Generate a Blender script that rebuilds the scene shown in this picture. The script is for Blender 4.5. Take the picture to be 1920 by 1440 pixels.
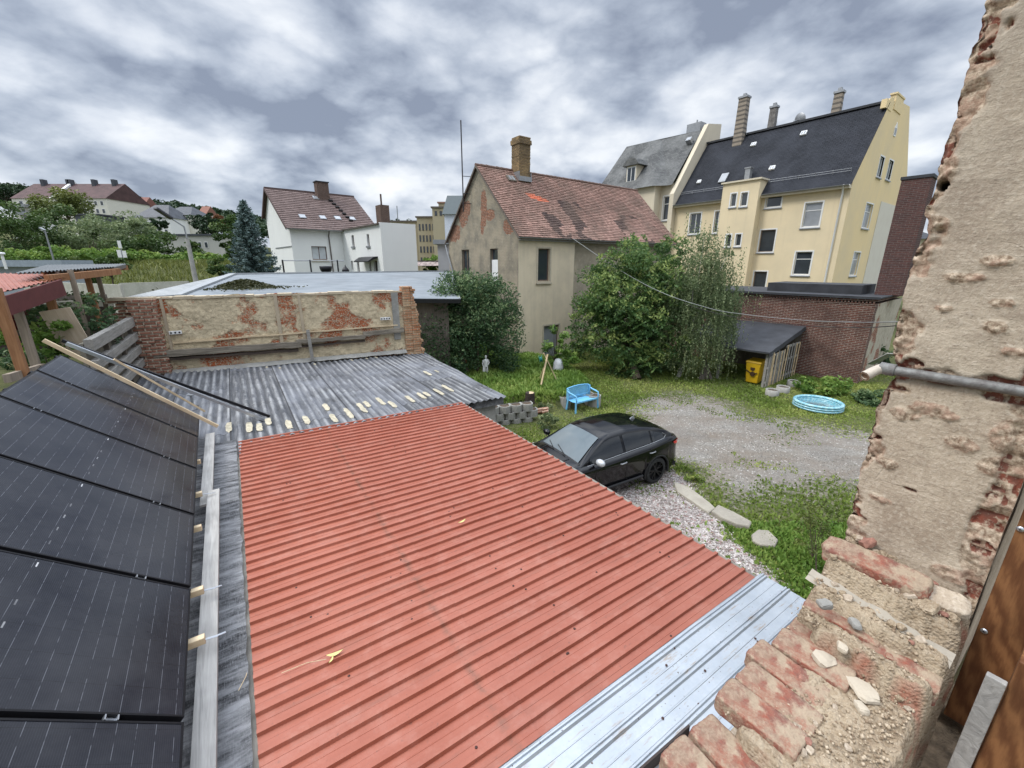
import bpy, math, random
import numpy as np
from mathutils import Vector, Matrix, noise
from math import sin, cos, pi, radians as R, sqrt
random.seed(7); RNG = np.random.default_rng(11)
for o in list(bpy.data.objects): bpy.data.objects.remove(o)
SC = bpy.context.scene; COL = SC.collection
# ------------------------------------------------------------ camera
H = 5.2; FPX = 775.0; HOR = 495.0
PITCH = math.atan((720-HOR)/FPX)
cam = bpy.data.cameras.new('camera'); co = bpy.data.objects.new('camera', cam); COL.objects.link(co)
co.location = (0, 0, H); co.rotation_euler = (pi/2-PITCH, 0, 0)
cam.sensor_width = 36; cam.lens = FPX*36/1920; cam.clip_start = .05; cam.clip_end = 3000
SC.camera = co
SC.render.resolution_x = 1024; SC.render.resolution_y = 768
SC.view_settings.view_transform = 'Standard'; SC.view_settings.look = 'None'
SC.view_settings.exposure = 0.42; SC.view_settings.gamma = 1
# ------------------------------------------------------------ world: overcast sky
SUN_EL, SUN_AZ = 50, 262          # azimuth: compass-like from +Y clockwise
W = bpy.data.worlds.new('World'); SC.world = W; W.use_nodes = True
nt = W.node_tree; nt.nodes.clear()
def wn(t, **k):
    n = nt.nodes.new(t)
    for a, b in k.items(): setattr(n, a, b)
    return n
def wm(op, a, b=None, c=None, clamp=False):
    n = wn('ShaderNodeMath', operation=op, use_clamp=clamp)
    for i, v in enumerate((a, b, c)):
        if v is None: continue
        if isinstance(v, (int, float)): n.inputs[i].default_value = v
        else: nt.links.new(v, n.inputs[i])
    return n.outputs[0]
L_ = nt.links.new
out = wn('ShaderNodeOutputWorld'); tc = wn('ShaderNodeTexCoord'); sep = wn('ShaderNodeSeparateXYZ')
L_(tc.outputs['Generated'], sep.inputs[0])
def wnoise(scale, detail, rough, dist, off=(0, 0, 0), sz=2.4):
    n = wn('ShaderNodeTexNoise'); n.inputs['Scale'].default_value = scale; n.inputs['Detail'].default_value = detail
    n.inputs['Roughness'].default_value = rough; n.inputs['Distortion'].default_value = dist
    mp = wn('ShaderNodeMapping'); mp.inputs['Location'].default_value = off; mp.inputs['Scale'].default_value = (1, 1, sz)
    L_(tc.outputs['Generated'], mp.inputs[0]); L_(mp.outputs[0], n.inputs[0]); return n.outputs[0]
# clouds are read on a curved layer overhead: flattened towards the horizon, heaped in front of it
den = wm('ADD', wm('MAXIMUM', sep.outputs[2], 0.0), .42); cmb = wn('ShaderNodeCombineXYZ')
L_(wm('DIVIDE', sep.outputs[0], den), cmb.inputs[0]); L_(wm('DIVIDE', sep.outputs[1], den), cmb.inputs[1]); L_(wm('MULTIPLY', sep.outputs[2], 1.6), cmb.inputs[2])
def cn(scale, detail, rough, dist, off):
    n = wn('ShaderNodeTexNoise'); n.inputs['Scale'].default_value = scale; n.inputs['Detail'].default_value = detail; n.inputs['Roughness'].default_value = rough; n.inputs['Distortion'].default_value = dist
    mp = wn('ShaderNodeMapping'); mp.inputs['Location'].default_value = off; L_(cmb.outputs[0], mp.inputs[0]); L_(mp.outputs[0], n.inputs[0]); return n.outputs[0]
def puff(scale, off):
    v = wn('ShaderNodeTexVoronoi', feature='F1'); v.inputs['Scale'].default_value = scale; v.inputs['Detail'].default_value = 2.5; v.inputs['Roughness'].default_value = .55; v.inputs['Lacunarity'].default_value = 2.1;
    mp = wn('ShaderNodeMapping'); mp.inputs['Location'].default_value = off; nz = wn('ShaderNodeTexNoise'); nz.inputs['Scale'].default_value = 3.0; nz.inputs['Detail'].default_value = 5
    L_(cmb.outputs[0], mp.inputs[0]); L_(mp.outputs[0], nz.inputs[0]); mv = wn('ShaderNodeMix', data_type='VECTOR'); mv.inputs[0].default_value = .22; L_(mp.outputs[0], mv.inputs[4]); L_(nz.outputs[1], mv.inputs[5]); L_(mv.outputs[1], v.inputs['Vector']); return wm('SUBTRACT', 1.0, v.outputs['Distance'])
O1 = (3.4, .7, .4)
p1 = puff(3.0, O1)
c1 = cn(1.9, 8, .52, .0, (1.4, 3.7, .4)); big = cn(.85, 3, .5, 0, (7.3, 2.2, 1.1))
mixv = wm('ADD', wm('ADD', wm('MULTIPLY', c1, .42), wm('MULTIPLY', big, .46)), wm('MULTIPLY', wm('SUBTRACT', p1, .60), .40)); c1u = cn(1.9, 4, .5, .0, (1.4, 3.64, .50)); mixv = wm('ADD', mixv, wm('MULTIPLY', wm('SUBTRACT', c1, c1u), .5)); f1 = cn(6.5, 8, .62, .2, (2.2, 4.1, .9)); mixv = wm('ADD', mixv, wm('MULTIPLY', wm('SUBTRACT', f1, .5), .30)); mixv = wm('ADD', mixv, .24)
ramp = wn('ShaderNodeValToRGB'); L_(mixv, ramp.inputs[0]); cr = ramp.color_ramp
cr.elements[0].position = .25; cr.elements[0].color = (.215, .25, .325, 1)
cr.elements[1].position = .74; cr.elements[1].color = (.84, .85, .86, 1)
for p, c in ((.35, (.335, .38, .46, 1)), (.43, (.45, .495, .57, 1)), (.50, (.56, .60, .665, 1)), (.60, (.70, .73, .77, 1))):
    e = cr.elements.new(p); e.color = c
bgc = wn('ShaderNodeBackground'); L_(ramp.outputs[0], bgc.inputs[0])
# an overcast sky is brightest overhead; unseen part raised further to light the yard
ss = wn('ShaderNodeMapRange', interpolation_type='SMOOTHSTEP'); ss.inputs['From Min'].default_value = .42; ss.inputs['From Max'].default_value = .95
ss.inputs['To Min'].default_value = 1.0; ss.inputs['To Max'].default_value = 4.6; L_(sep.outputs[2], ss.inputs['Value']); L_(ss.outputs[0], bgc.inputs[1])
sky = wn('ShaderNodeTexSky', sky_type='NISHITA'); sky.sun_disc = False; sky.sun_elevation = R(SUN_EL); sky.sun_rotation = R(SUN_AZ)
bgs = wn('ShaderNodeBackground'); L_(sky.outputs[0], bgs.inputs[0]); bgs.inputs[1].default_value = .1
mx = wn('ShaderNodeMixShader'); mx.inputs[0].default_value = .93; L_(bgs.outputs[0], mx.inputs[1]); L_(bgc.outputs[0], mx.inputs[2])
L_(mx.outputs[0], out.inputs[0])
sun = bpy.data.lights.new('sun', 'SUN'); sun.energy = 1.5; sun.angle = R(14); sun.color = (1, .96, .9)
so = bpy.data.objects.new('sun', sun); COL.objects.link(so)
sd = Vector((sin(R(SUN_AZ))*cos(R(SUN_EL)), cos(R(SUN_AZ))*cos(R(SUN_EL)), sin(R(SUN_EL))))
so.rotation_euler = sd.to_track_quat('Z', 'Y').to_euler(); so.location = (0, 0, 60)

# ------------------------------------------------------------ where a pixel of the photo lies in the place
CP, SP = cos(PITCH), sin(PITCH)
def ray(px, py):
    dx, dy = px-960, 720-py
    return Vector((dx, dy*SP+FPX*CP, dy*CP-FPX*SP))
def at_z(px, py, z):
    r = ray(px, py); k = (z-H)/r.z; return Vector((r.x*k, r.y*k, z))
def at_y(px, py, y):
    r = ray(px, py); k = y/r.y; return Vector((r.x*k, y, H+r.z*k))
def on_wall(px, py, O, ang):
    """distance along the wall line and height"""
    r = ray(px, py); d = (cos(R(ang)), sin(R(ang)))
    # O + s d = k r
    det = d[0]*(-r.y)+r.x*d[1]
    s = (-O[0]*(-r.y) - r.x*O[1])/det
    k = (d[0]*(-O[1]) + d[1]*O[0])/det
    k = abs(k); return s, H+r.z*k
def rect_on(pxl, pxr, pyt, pyb, O, ang):
    pm, qm = (pxl+pxr)/2, (pyt+pyb)/2
    a = on_wall(pxl, qm, O, ang)[0]; b = on_wall(pxr, qm, O, ang)[0]
    return a, b, on_wall(pm, pyb, O, ang)[1], on_wall(pm, pyt, O, ang)[1]
# ------------------------------------------------------------ object helpers
def tag(o, label=None, cat=None, group=None, kind=None):
    if label: o['label'] = label
    if cat: o['category'] = cat
    if group: o['group'] = group
    if kind: o['kind'] = kind
    return o
def thing(name, label, cat, loc=(0, 0, 0), rz=0, group=None):
    o = bpy.data.objects.new(name, None); COL.objects.link(o); o.empty_display_size = .2
    o.location = loc; o.rotation_euler = (0, 0, R(rz)); return tag(o, label, cat, group)
def newell(ps):
    n = Vector((0, 0, 0))
    for i, p in enumerate(ps):
        q = ps[(i+1) % len(ps)]
        n += Vector(((p[1]-q[1])*(p[2]+q[2]), (p[2]-q[2])*(p[0]+q[0]), (p[0]-q[0])*(p[1]+q[1])))
    return n.normalized() if n.length > 1e-12 else Vector((0, 0, 1))
class MB:
    def __init__(s, M=None): s.v = []; s.f = []; s.M = M or Matrix(); s.sm = []; s.uvd = {}
    def add(s, vs, fs, smooth=False):
        b = len(s.v); s.v += [s.M @ Vector(p) for p in vs]
        for f in fs: s.f.append(tuple(b+i for i in f)); s.sm.append(smooth)
        return s
    def box(s, x0, y0, z0, x1, y1, z1, T=None):
        vs = [Vector(p) for p in ((x0,y0,z0),(x1,y0,z0),(x1,y1,z0),(x0,y1,z0),(x0,y0,z1),(x1,y0,z1),(x1,y1,z1),(x0,y1,z1))]
        if T: vs = [T @ p for p in vs]
        return s.add(vs, [(0,3,2,1),(4,5,6,7),(0,1,5,4),(1,2,6,5),(2,3,7,6),(3,0,4,7)])
    def bar(s, a, b, w, h, up=(0, 0, 1)):
        a, b = Vector(a), Vector(b); d = (b-a); L = d.length; d = d.normalized(); up = Vector(up)
        x = d.cross(up).normalized() if abs(d.dot(up)) < .999 else Vector((1, 0, 0)); y = x.cross(d).normalized()
        M = Matrix((x, d, y)).transposed().to_4x4(); M.translation = a
        return s.box(-w/2, 0, -h/2, w/2, L, h/2, M)
    def poly(s, ps): return s.add(ps, [tuple(range(len(ps)))])
    def prism(s, ps, ext):
        n = len(ps); ext = Vector(ext); a = [Vector(p) for p in ps]; b = [p+ext for p in a]
        fs = [tuple(range(n))[::-1], tuple(range(n, 2*n))] + [(i, (i+1) % n, n+(i+1) % n, n+i) for i in range(n)]
        return s.add(a+b, fs)
    def tube(s, path, r, n=8, cap=True, smooth=True):
        path = [Vector(p) for p in path]; rs = r if isinstance(r, (list, tuple)) else [r]*len(path)
        vs = []; x = None
        for i, p in enumerate(path):
            d = (path[min(i+1, len(path)-1)]-path[max(i-1, 0)]).normalized()
            if x is None: x = d.orthogonal().normalized()
            x = (x-d*x.dot(d)); x = x.normalized() if x.length > 1e-6 else d.orthogonal().normalized()
            y = d.cross(x)
            vs += [p+(x*cos(2*pi*k/n)+y*sin(2*pi*k/n))*rs[i] for k in range(n)]
        fs = [(i*n+k, i*n+(k+1) % n, (i+1)*n+(k+1) % n, (i+1)*n+k) for i in range(len(path)-1) for k in range(n)]
        s.add(vs, fs, smooth)
        if cap:
            s.add(vs[:n], [tuple(range(n))[::-1]]); s.add(vs[-n:], [tuple(range(n))])
        return s
    def lathe(s, prof, n=24, c=(0, 0, 0), smooth=True, a0=0, a1=2*pi):
        vs = []; full = abs(a1-a0-2*pi) < 1e-6; m = n if full else n+1
        for r, z in prof: vs += [(c[0]+r*cos(a0+(a1-a0)*k/n), c[1]+r*sin(a0+(a1-a0)*k/n), c[2]+z) for k in range(m)]
        fs = [(i*m+k, i*m+(k+1) % m, (i+1)*m+(k+1) % m, (i+1)*m+k) for i in range(len(prof)-1) for k in range(n)]
        return s.add(vs, fs, smooth)
    def grid(s, fn, nu, nv, smooth=True):
        vs = [fn(i, j) for j in range(nv) for i in range(nu)]
        fs = [(j*nu+i, j*nu+i+1, (j+1)*nu+i+1, (j+1)*nu+i) for j in range(nv-1) for i in range(nu-1)]
        return s.add(vs, fs, smooth)
    def mesh(s, name):
        me = bpy.data.meshes.new(name); me.from_pydata([tuple(p) for p in s.v], [], s.f); me.update()
        me.polygons.foreach_set('use_smooth', s.sm)
        uv = me.uv_layers.new(name='UVMap').data; k = 0; buf = np.zeros(len(me.loops)*2, dtype=np.float32)
        for p in me.polygons:
            n = p.normal; u = Vector((0, 0, 1)).cross(n)
            u = u.normalized() if u.length > .05 else Vector((1, 0, 0)); w = n.cross(u)
            for li in p.loop_indices:
                q = me.vertices[me.loops[li].vertex_index].co; buf[2*li] = q.dot(u); buf[2*li+1] = q.dot(w)
        uv_flat = buf; me.uv_layers[0].data.foreach_set('uv', uv_flat); return me
def obj(name, mb, mat, parent=None, bevel=0, label=None, matrix=None):
    me = mb.mesh(name) if isinstance(mb, MB) else mb
    if mat is not None and not me.materials: me.materials.append(mat)
    o = bpy.data.objects.new(name, me); COL.objects.link(o)
    if parent: o.parent = parent
    if matrix is not None: o.matrix_local = matrix
    if bevel:
        b = o.modifiers.new('bevel', 'BEVEL'); b.width = bevel; b.segments = 2; b.limit_method = 'ANGLE'; b.harden_normals = False
    if label: o['label'] = label
    return o
def struct(name, mb, mat): return tag(obj(name, mb, mat), kind='structure')
def copy_tree(o, parent=None):
    c = o.copy(); COL.objects.link(c); c.parent = parent
    for ch in list(o.children): copy_tree(ch, c)
    return c
# ------------------------------------------------------------ materials
class NT:
    def __init__(s, name):
        s.m = bpy.data.materials.new(name); s.m.use_nodes = True; s.t = s.m.node_tree
        s.b = s.t.nodes['Principled BSDF']; s.out = s.t.nodes['Material Output']; s.tc = s.n('ShaderNodeTexCoord')
    def n(s, t, **k):
        n = s.t.nodes.new(t)
        for a, b in k.items(): setattr(n, a, b)
        return n
    def set(s, n, i, v):
        if v is None: return
        if hasattr(v, 'is_linked') or isinstance(v, bpy.types.NodeSocket): s.t.links.new(v, n.inputs[i])
        else:
            inp = n.inputs[i]
            if isinstance(v, (tuple, list)) and len(v) == 3 and inp.type == 'RGBA': v = (*v, 1)
            inp.default_value = v
    def math(s, op, a, b=None, c=None, clamp=False):
        n = s.n('ShaderNodeMath', operation=op, use_clamp=clamp)
        for i, v in enumerate((a, b, c)): s.set(n, i, v)
        return n.outputs[0]
    def noise(s, scale, detail=4, rough=.55, coord='Object', off=0, dist=0, stretch=None):
        n = s.n('ShaderNodeTexNoise'); mp = s.n('ShaderNodeMapping'); mp.inputs['Location'].default_value = (off, off*1.3, off*.7)
        if stretch: mp.inputs['Scale'].default_value = stretch
        s.t.links.new(s.tc.outputs[coord], mp.inputs[0]); s.t.links.new(mp.outputs[0], n.inputs[0])
        n.inputs['Scale'].default_value = scale; n.inputs['Detail'].default_value = detail
        n.inputs['Roughness'].default_value = rough; n.inputs['Distortion'].default_value = dist; return n.outputs[0]
    def rng(s, v, a, b, c=0, d=1):
        n = s.n('ShaderNodeMapRange'); s.set(n, 0, v)
        for i, x in enumerate((a, b, c, d)): n.inputs[i+1].default_value = x
        n.clamp = True; return n.outputs[0]
    def mix(s, f, a, b, mode='MIX'):
        n = s.n('ShaderNodeMix', data_type='RGBA', blend_type=mode); s.set(n, 0, f); s.set(n, 6, a); s.set(n, 7, b); return n.outputs[2]
    def sep(s, coord='UV'):
        n = s.n('ShaderNodeSeparateXYZ'); s.t.links.new(s.tc.outputs[coord], n.inputs[0]); return n.outputs
    def bump(s, h, dist=.01, strength=1.0, prev=None):
        n = s.n('ShaderNodeBump'); s.set(n, 'Height', h); n.inputs['Distance'].default_value = dist; n.inputs['Strength'].default_value = strength
        if prev: s.set(n, 'Normal', prev)
        return n.outputs[0]
    def fin(s, col=None, rough=None, normal=None, metal=None, spec=None):
        s.set(s.b, 'Base Color', col); s.set(s.b, 'Roughness', rough); s.set(s.b, 'Normal', normal); s.set(s.b, 'Metallic', metal)
        if spec is not None: s.b.inputs['Specular IOR Level'].default_value = spec
        return s.m
def M_plain(name, col, rough=.7, metal=0, var=.12, vs=6, bs=60, bd=.002, spec=.4):
    t = NT(name); n = t.noise(vs, 5); c = t.mix(t.rng(n, .3, .7), tuple(x*(1-var) for x in col), tuple(min(1, x*(1+var)) for x in col))
    nb = t.noise(bs, 3); return t.fin(c, rough, t.bump(nb, bd, .6), metal, spec)
def M_plaster(name, base, dark, light=None, stain=.5, grain=90, gd=.004, scale=1.2, streaks=True, rough=.92):
    t = NT(name); n1 = t.noise(scale, 7, .62); n2 = t.noise(scale*6, 5, .6, off=5)
    c = t.mix(t.math('MULTIPLY', t.rng(n1, .42, .68), stain), base, dark)
    if light: c = t.mix(t.math('MULTIPLY', t.rng(n2, .52, .75), .7), c, light)
    if streaks:
        n3 = t.noise(1.0, 4, .6, off=9, stretch=(3.2, 3.2, .18)); c = t.mix(t.math('MULTIPLY', t.rng(n3, .52, .75), stain*.7), c, dark)
    nb = t.noise(grain, 3, .6); return t.fin(c, rough, t.bump(nb, gd, .8), 0, .25)
def brick_nodes(t, cA, cB, mortar, bw=.25, bh=.077, ms=.012, coord=None):
    b = t.n('ShaderNodeTexBrick'); s_ = t.sep('UV')
    # slight waviness keeps the courses hand-laid
    wob = t.noise(1.7, 3, .5); mp = t.n('ShaderNodeCombineXYZ')
    t.set(mp, 0, t.math('ADD', s_[0], t.math('MULTIPLY', wob, .03))); t.set(mp, 1, t.math('ADD', s_[1], t.math('MULTIPLY', wob, .03)))
    t.t.links.new(mp.outputs[0], b.inputs['Vector'])
    t.set(b, 'Color1', cA); t.set(b, 'Color2', cB); t.set(b, 'Mortar', mortar)
    b.inputs['Scale'].default_value = 1; b.inputs['Brick Width'].default_value = bw; b.inputs['Row Height'].default_value = bh
    b.inputs['Mortar Size'].default_value = ms; b.inputs['Mortar Smooth'].default_value = .25; b.inputs['Bias'].default_value = 0
    return b
def M_brick(name, cA, cB, mortar, var=.5, plaster=None, pthr=(.5, .56), pscale=.8, ms=.012, bd=.012, dark=None):
    t = NT(name); b = brick_nodes(t, cA, cB, mortar, ms=ms)
    n = t.noise(9, 4); c = t.mix(t.math('MULTIPLY', t.rng(n, .35, .7), var), b.outputs[0], tuple(x*.45 for x in cA))
    if dark: n4 = t.noise(.7, 6, .65, off=4); c = t.mix(t.math('MULTIPLY', t.rng(n4, .45, .65), .75), c, dark)
    h = t.math('SUBTRACT', 1, b.outputs[1]); h2 = t.noise(40, 4, off=2); hh = t.math('ADD', t.math('MULTIPLY', h, .7), t.math('MULTIPLY', h2, .3))
    if plaster:
        n5 = t.noise(pscale, 6, .6, off=8); m = t.rng(n5, *pthr); pc = t.mix(t.rng(t.noise(5, 6, .65, off=3), .35, .7), plaster, tuple(x*.68 for x in plaster))
        c = t.mix(m, c, pc); hh = t.math('ADD', t.math('MULTIPLY', hh, t.math('SUBTRACT', 1, t.math('MULTIPLY', m, .55))), t.math('MULTIPLY', m, .7))
    return t.fin(c, .93, t.bump(hh, bd, 1), 0, .2)
def M_wood(name, c1, c2, axis=0, rough=.8, scale=1.0, bd=.002):
    t = NT(name); st = [14*scale]*3; st[axis] = 1.0*scale
    n1 = t.noise(1.6, 5, .6, stretch=tuple(st), dist=1.2); n2 = t.noise(6, 3, .6, stretch=tuple(st), off=3)
    f = t.math('ADD', t.math('MULTIPLY', t.rng(n1, .35, .65), .7), t.math('MULTIPLY', n2, .3))
    n0 = t.noise(2.5, 3); c = t.mix(f, c1, c2); c = t.mix(t.math('MULTIPLY', t.rng(n0, .4, .7), .35), c, tuple(x*.5 for x in c1))
    return t.fin(c, rough, t.bump(f, bd, .8), 0, .25)
def M_glass(name, col=(.02, .025, .03), rough=.06):
    t = NT(name); n = t.noise(1.5, 2); return t.fin(t.mix(n, col, tuple(x*2.2 for x in col)), rough, t.bump(t.noise(2, 1), .004, .5), 0, .8)
def M_leaf(name, c1, c2, c3, trans=.35, rough=.55):
    t = NT(name); a = t.n('ShaderNodeAttribute', attribute_name='tint'); r = t.n('ShaderNodeValToRGB'); t.t.links.new(a.outputs['Fac'], r.inputs[0])
    e = r.color_ramp.elements; e[0].position = 0; e[0].color = (*c1, 1); e[1].position = 1; e[1].color = (*c3, 1); k = e.new(.55); k.color = (*c2, 1)
    t.fin(r.outputs[0], rough, None, 0, .3)
    tr = t.n('ShaderNodeBsdfTranslucent'); t.set(tr, 0, r.outputs[0]); mx = t.n('ShaderNodeMixShader'); mx.inputs[0].default_value = trans
    t.t.links.new(t.b.outputs[0], mx.inputs[1]); t.t.links.new(tr.outputs[0], mx.inputs[2]); t.t.links.new(mx.outputs[0], t.out.inputs[0]); return t.m

MT = {}
MT['white_trim'] = M_plain('white trim', (.72, .72, .70), .5, var=.05)
MT['glass'] = M_glass('window glass')
MT['glass_pale'] = M_glass('window glass with blind', (.16, .17, .18), .15)
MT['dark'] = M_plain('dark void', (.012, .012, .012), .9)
MT['zinc'] = M_plain('zinc sheet', (.30, .31, .32), .45, .6)
MT['black_felt'] = M_plain('black roofing felt', (.035, .037, .042), .75, var=.3, vs=2, bs=150, bd=.004)
MT['plaster_house'] = M_plaster('weathered house plaster', (.43, .37, .275), (.26, .23, .18), (.52, .47, .37), .9, 60, .012, .9)
MT['render_front'] = M_plaster('beige roughcast', (.68, .58, .42), (.50, .43, .32), None, .6, 45, .018, 1.0)
MT['yellow'] = M_plaster('yellow render', (.73, .61, .405), (.56, .48, .33), None, .5, 60, .006, .35)
MT['yellow_warm'] = M_plaster('warm yellow gable render', (.76, .60, .34), (.64, .53, .35), None, .6, 60, .006, .35)
MT['cream'] = M_plaster('cream render', (.62, .55, .42), (.48, .43, .34), None, .4, 60, .006, .35)
MT['white_render'] = M_plaster('white render', (.70, .71, .69), (.60, .61, .60), None, .3, 60, .006, .5)
MT['brick_dark'] = M_brick('dark red brick', (.17, .058, .04), (.10, .043, .035), (.32, .275, .23), .5, dark=(.06, .035, .03), ms=.015)
MT['brick_stack'] = M_brick('purple brown brick', (.125, .058, .05), (.08, .044, .042), (.17, .15, .135), .5, ms=.010)
MT['brick_red'] = M_brick('old red brick', (.38, .18, .12), (.29, .125, .085), (.50, .42, .32), .4, ms=.018)
MT['brick_pale'] = M_brick('yellow chimney brick', (.42, .29, .14), (.25, .17, .09), (.16, .13, .10), .6, ms=.012, dark=(.07, .06, .045))
MT['ruin'] = M_brick('ruined plastered brick wall', (.44, .125, .05), (.34, .12, .06), (.50, .41, .29), .4, plaster=(.66, .55, .37), pthr=(.425, .475), pscale=1.05, ms=.014, bd=.05)
MT['wood_grey'] = M_wood('grey weathered wood', (.20, .19, .17), (.36, .34, .31))
MT['wood_light'] = M_wood('fresh light timber', (.50, .37, .22), (.66, .52, .34), 1)
MT['wood_brown'] = M_wood('brown stained timber', (.20, .075, .03), (.36, .16, .07), 2)
MT['wood_old'] = M_wood('old dark timber', (.10, .085, .07), (.20, .17, .14), 2)
MT['alu'] = M_plain('aluminium', (.55, .57, .6), .35, .85, var=.05)
MT['black_metal'] = M_plain('black anodised metal', (.012, .012, .014), .4, .3, var=.2)
MT['concrete'] = M_plaster('weathered concrete', (.32, .31, .28), (.19, .185, .17), (.42, .41, .38), .7, 70, .006, 2.5)
MT['bark'] = M_plain('bark', (.09, .07, .05), .95, var=.4, vs=9, bs=30, bd=.02)
MT['birch_bark'] = M_plain('birch bark', (.42, .40, .36), .9, var=.5, vs=12, bs=30, bd=.01)
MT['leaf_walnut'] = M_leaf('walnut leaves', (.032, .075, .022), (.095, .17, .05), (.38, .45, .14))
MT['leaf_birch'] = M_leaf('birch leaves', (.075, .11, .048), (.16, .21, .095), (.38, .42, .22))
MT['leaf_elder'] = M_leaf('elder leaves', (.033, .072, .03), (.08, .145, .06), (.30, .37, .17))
MT['leaf_far'] = M_leaf('hedge leaves', (.035, .070, .018), (.07, .12, .03), (.16, .20, .055), .2)
MT['leaf_olive'] = M_leaf('olive leaves', (.06, .085, .02), (.12, .145, .035), (.22, .23, .06), .2)
MT['leaf_bright'] = M_leaf('bright leaves', (.06, .13, .022), (.15, .25, .045), (.34, .41, .11), .3)
MT['leaf_dark'] = M_leaf('dark conifer needles', (.015, .035, .015), (.03, .06, .025), (.06, .095, .04), .1)
MT['leaf_rust'] = M_leaf('rust leaves', (.10, .05, .02), (.18, .08, .035), (.25, .13, .06), .1)
MT['leaf_blue'] = M_leaf('blue spruce needles', (.035, .07, .06), (.075, .12, .11), (.16, .22, .21), .1)
MT['grass'] = M_leaf('grass blades', (.08, .13, .022), (.19, .26, .05), (.42, .44, .14), .3)
# ============================================================ NEAR ROOFS
UA = 33.5
uV = Vector((cos(R(UA)), sin(R(UA)), 0)); vV = Vector((-sin(R(UA)), cos(R(UA)), 0))
R0 = Vector((2.26, 3.19, 2.4)); RSL = .02
def to_roof(p): d = p-R0; return d.dot(uV), d.dot(vV)
def at_roof(px, py, dz=0):
    z = 2.4
    for _ in range(6):
        p = at_z(px, py, z+dz); z = 2.4-RSL*to_roof(p)[0]
    return p
# --- materials of the roofs
def mat_red():
    t = NT('red coated trapezoidal steel'); n = t.noise(1.3, 6, .65); c = t.mix(t.rng(n, .3, .7), (.265, .074, .042), (.355, .115, .072)); bigv = t.noise(.45, 4, .6, off=15); c = t.mix(t.math('MULTIPLY', t.rng(bigv, .42, .62), .35), c, (.40, .155, .105)); sxx = t.sep('Object'); c = t.mix(t.math('MULTIPLY', t.math('GREATER_THAN', sxx[0], -2.60), .14), c, (.24, .06, .04)); val_ = t.rng(t.math('ABSOLUTE', t.math('SUBTRACT', t.math('FRACT', t.math('DIVIDE', t.math('ADD', sxx[1], 1.365), .1365)), .76)), .10, .17); dr_ = t.noise(4, 6, .7, off=22, stretch=(.35, 3, 1)); c = t.mix(t.math('MULTIPLY', t.math('MULTIPLY', val_, t.rng(dr_, .52, .72)), .5), c, (.17, .085, .06))
    st = t.noise(3, 7, .7, off=5, stretch=(.6, 5, 1)); c = t.mix(t.math('MULTIPLY', t.rng(st, .54, .72), .55), c, (.36, .12, .08))
    sp = t.noise(26, 3, .6, off=2); c = t.mix(t.math('MULTIPLY', t.rng(sp, .66, .74), .6), c, (.16, .07, .05))
    chalk = t.noise(5, 6, .7, off=12); c = t.mix(t.math('MULTIPLY', t.rng(chalk, .50, .72), .40), c, (.43, .21, .16))
    # drift of dirt along the sheet overlap
    sx = t.sep('Object'); d = t.math('ABSOLUTE', t.math('ADD', sx[0], 2.66)); dn = t.noise(7, 5, .7, off=8)
    f = t.math('MULTIPLY', t.rng(d, 0.0, .045, 1, 0), t.rng(dn, .42, .66)); c = t.mix(t.math('MULTIPLY', f, .8), c, (.14, .075, .05))
    return t.fin(c, t.rng(st, .3, .7, .33, .5), t.bump(t.noise(120, 3), .001, .5), 0, .4)
def mat_galv():
    t = NT('galvanised steel'); v = t.n('ShaderNodeTexVoronoi'); t.t.links.new(t.tc.outputs['Object'], v.inputs[0]); v.inputs['Scale'].default_value = 45
    n = t.noise(2.5, 6, .65); c = t.mix(t.rng(n, .35, .65), (.40, .43, .45), (.52, .55, .57)); c = t.mix(t.math('MULTIPLY', v.outputs[0], .35), c, (.38, .43, .5))
    d = t.noise(9, 6, .7, off=4, stretch=(.5, 3, 1)); c = t.mix(t.math('MULTIPLY', t.rng(d, .58, .7), .8), c, (.33, .24, .16))
    sp = t.noise(50, 2, .5, off=6); c = t.mix(t.rng(sp, .70, .74), c, (.12, .09, .07))
    return t.fin(c, .42, None, .55, .5)
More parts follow.
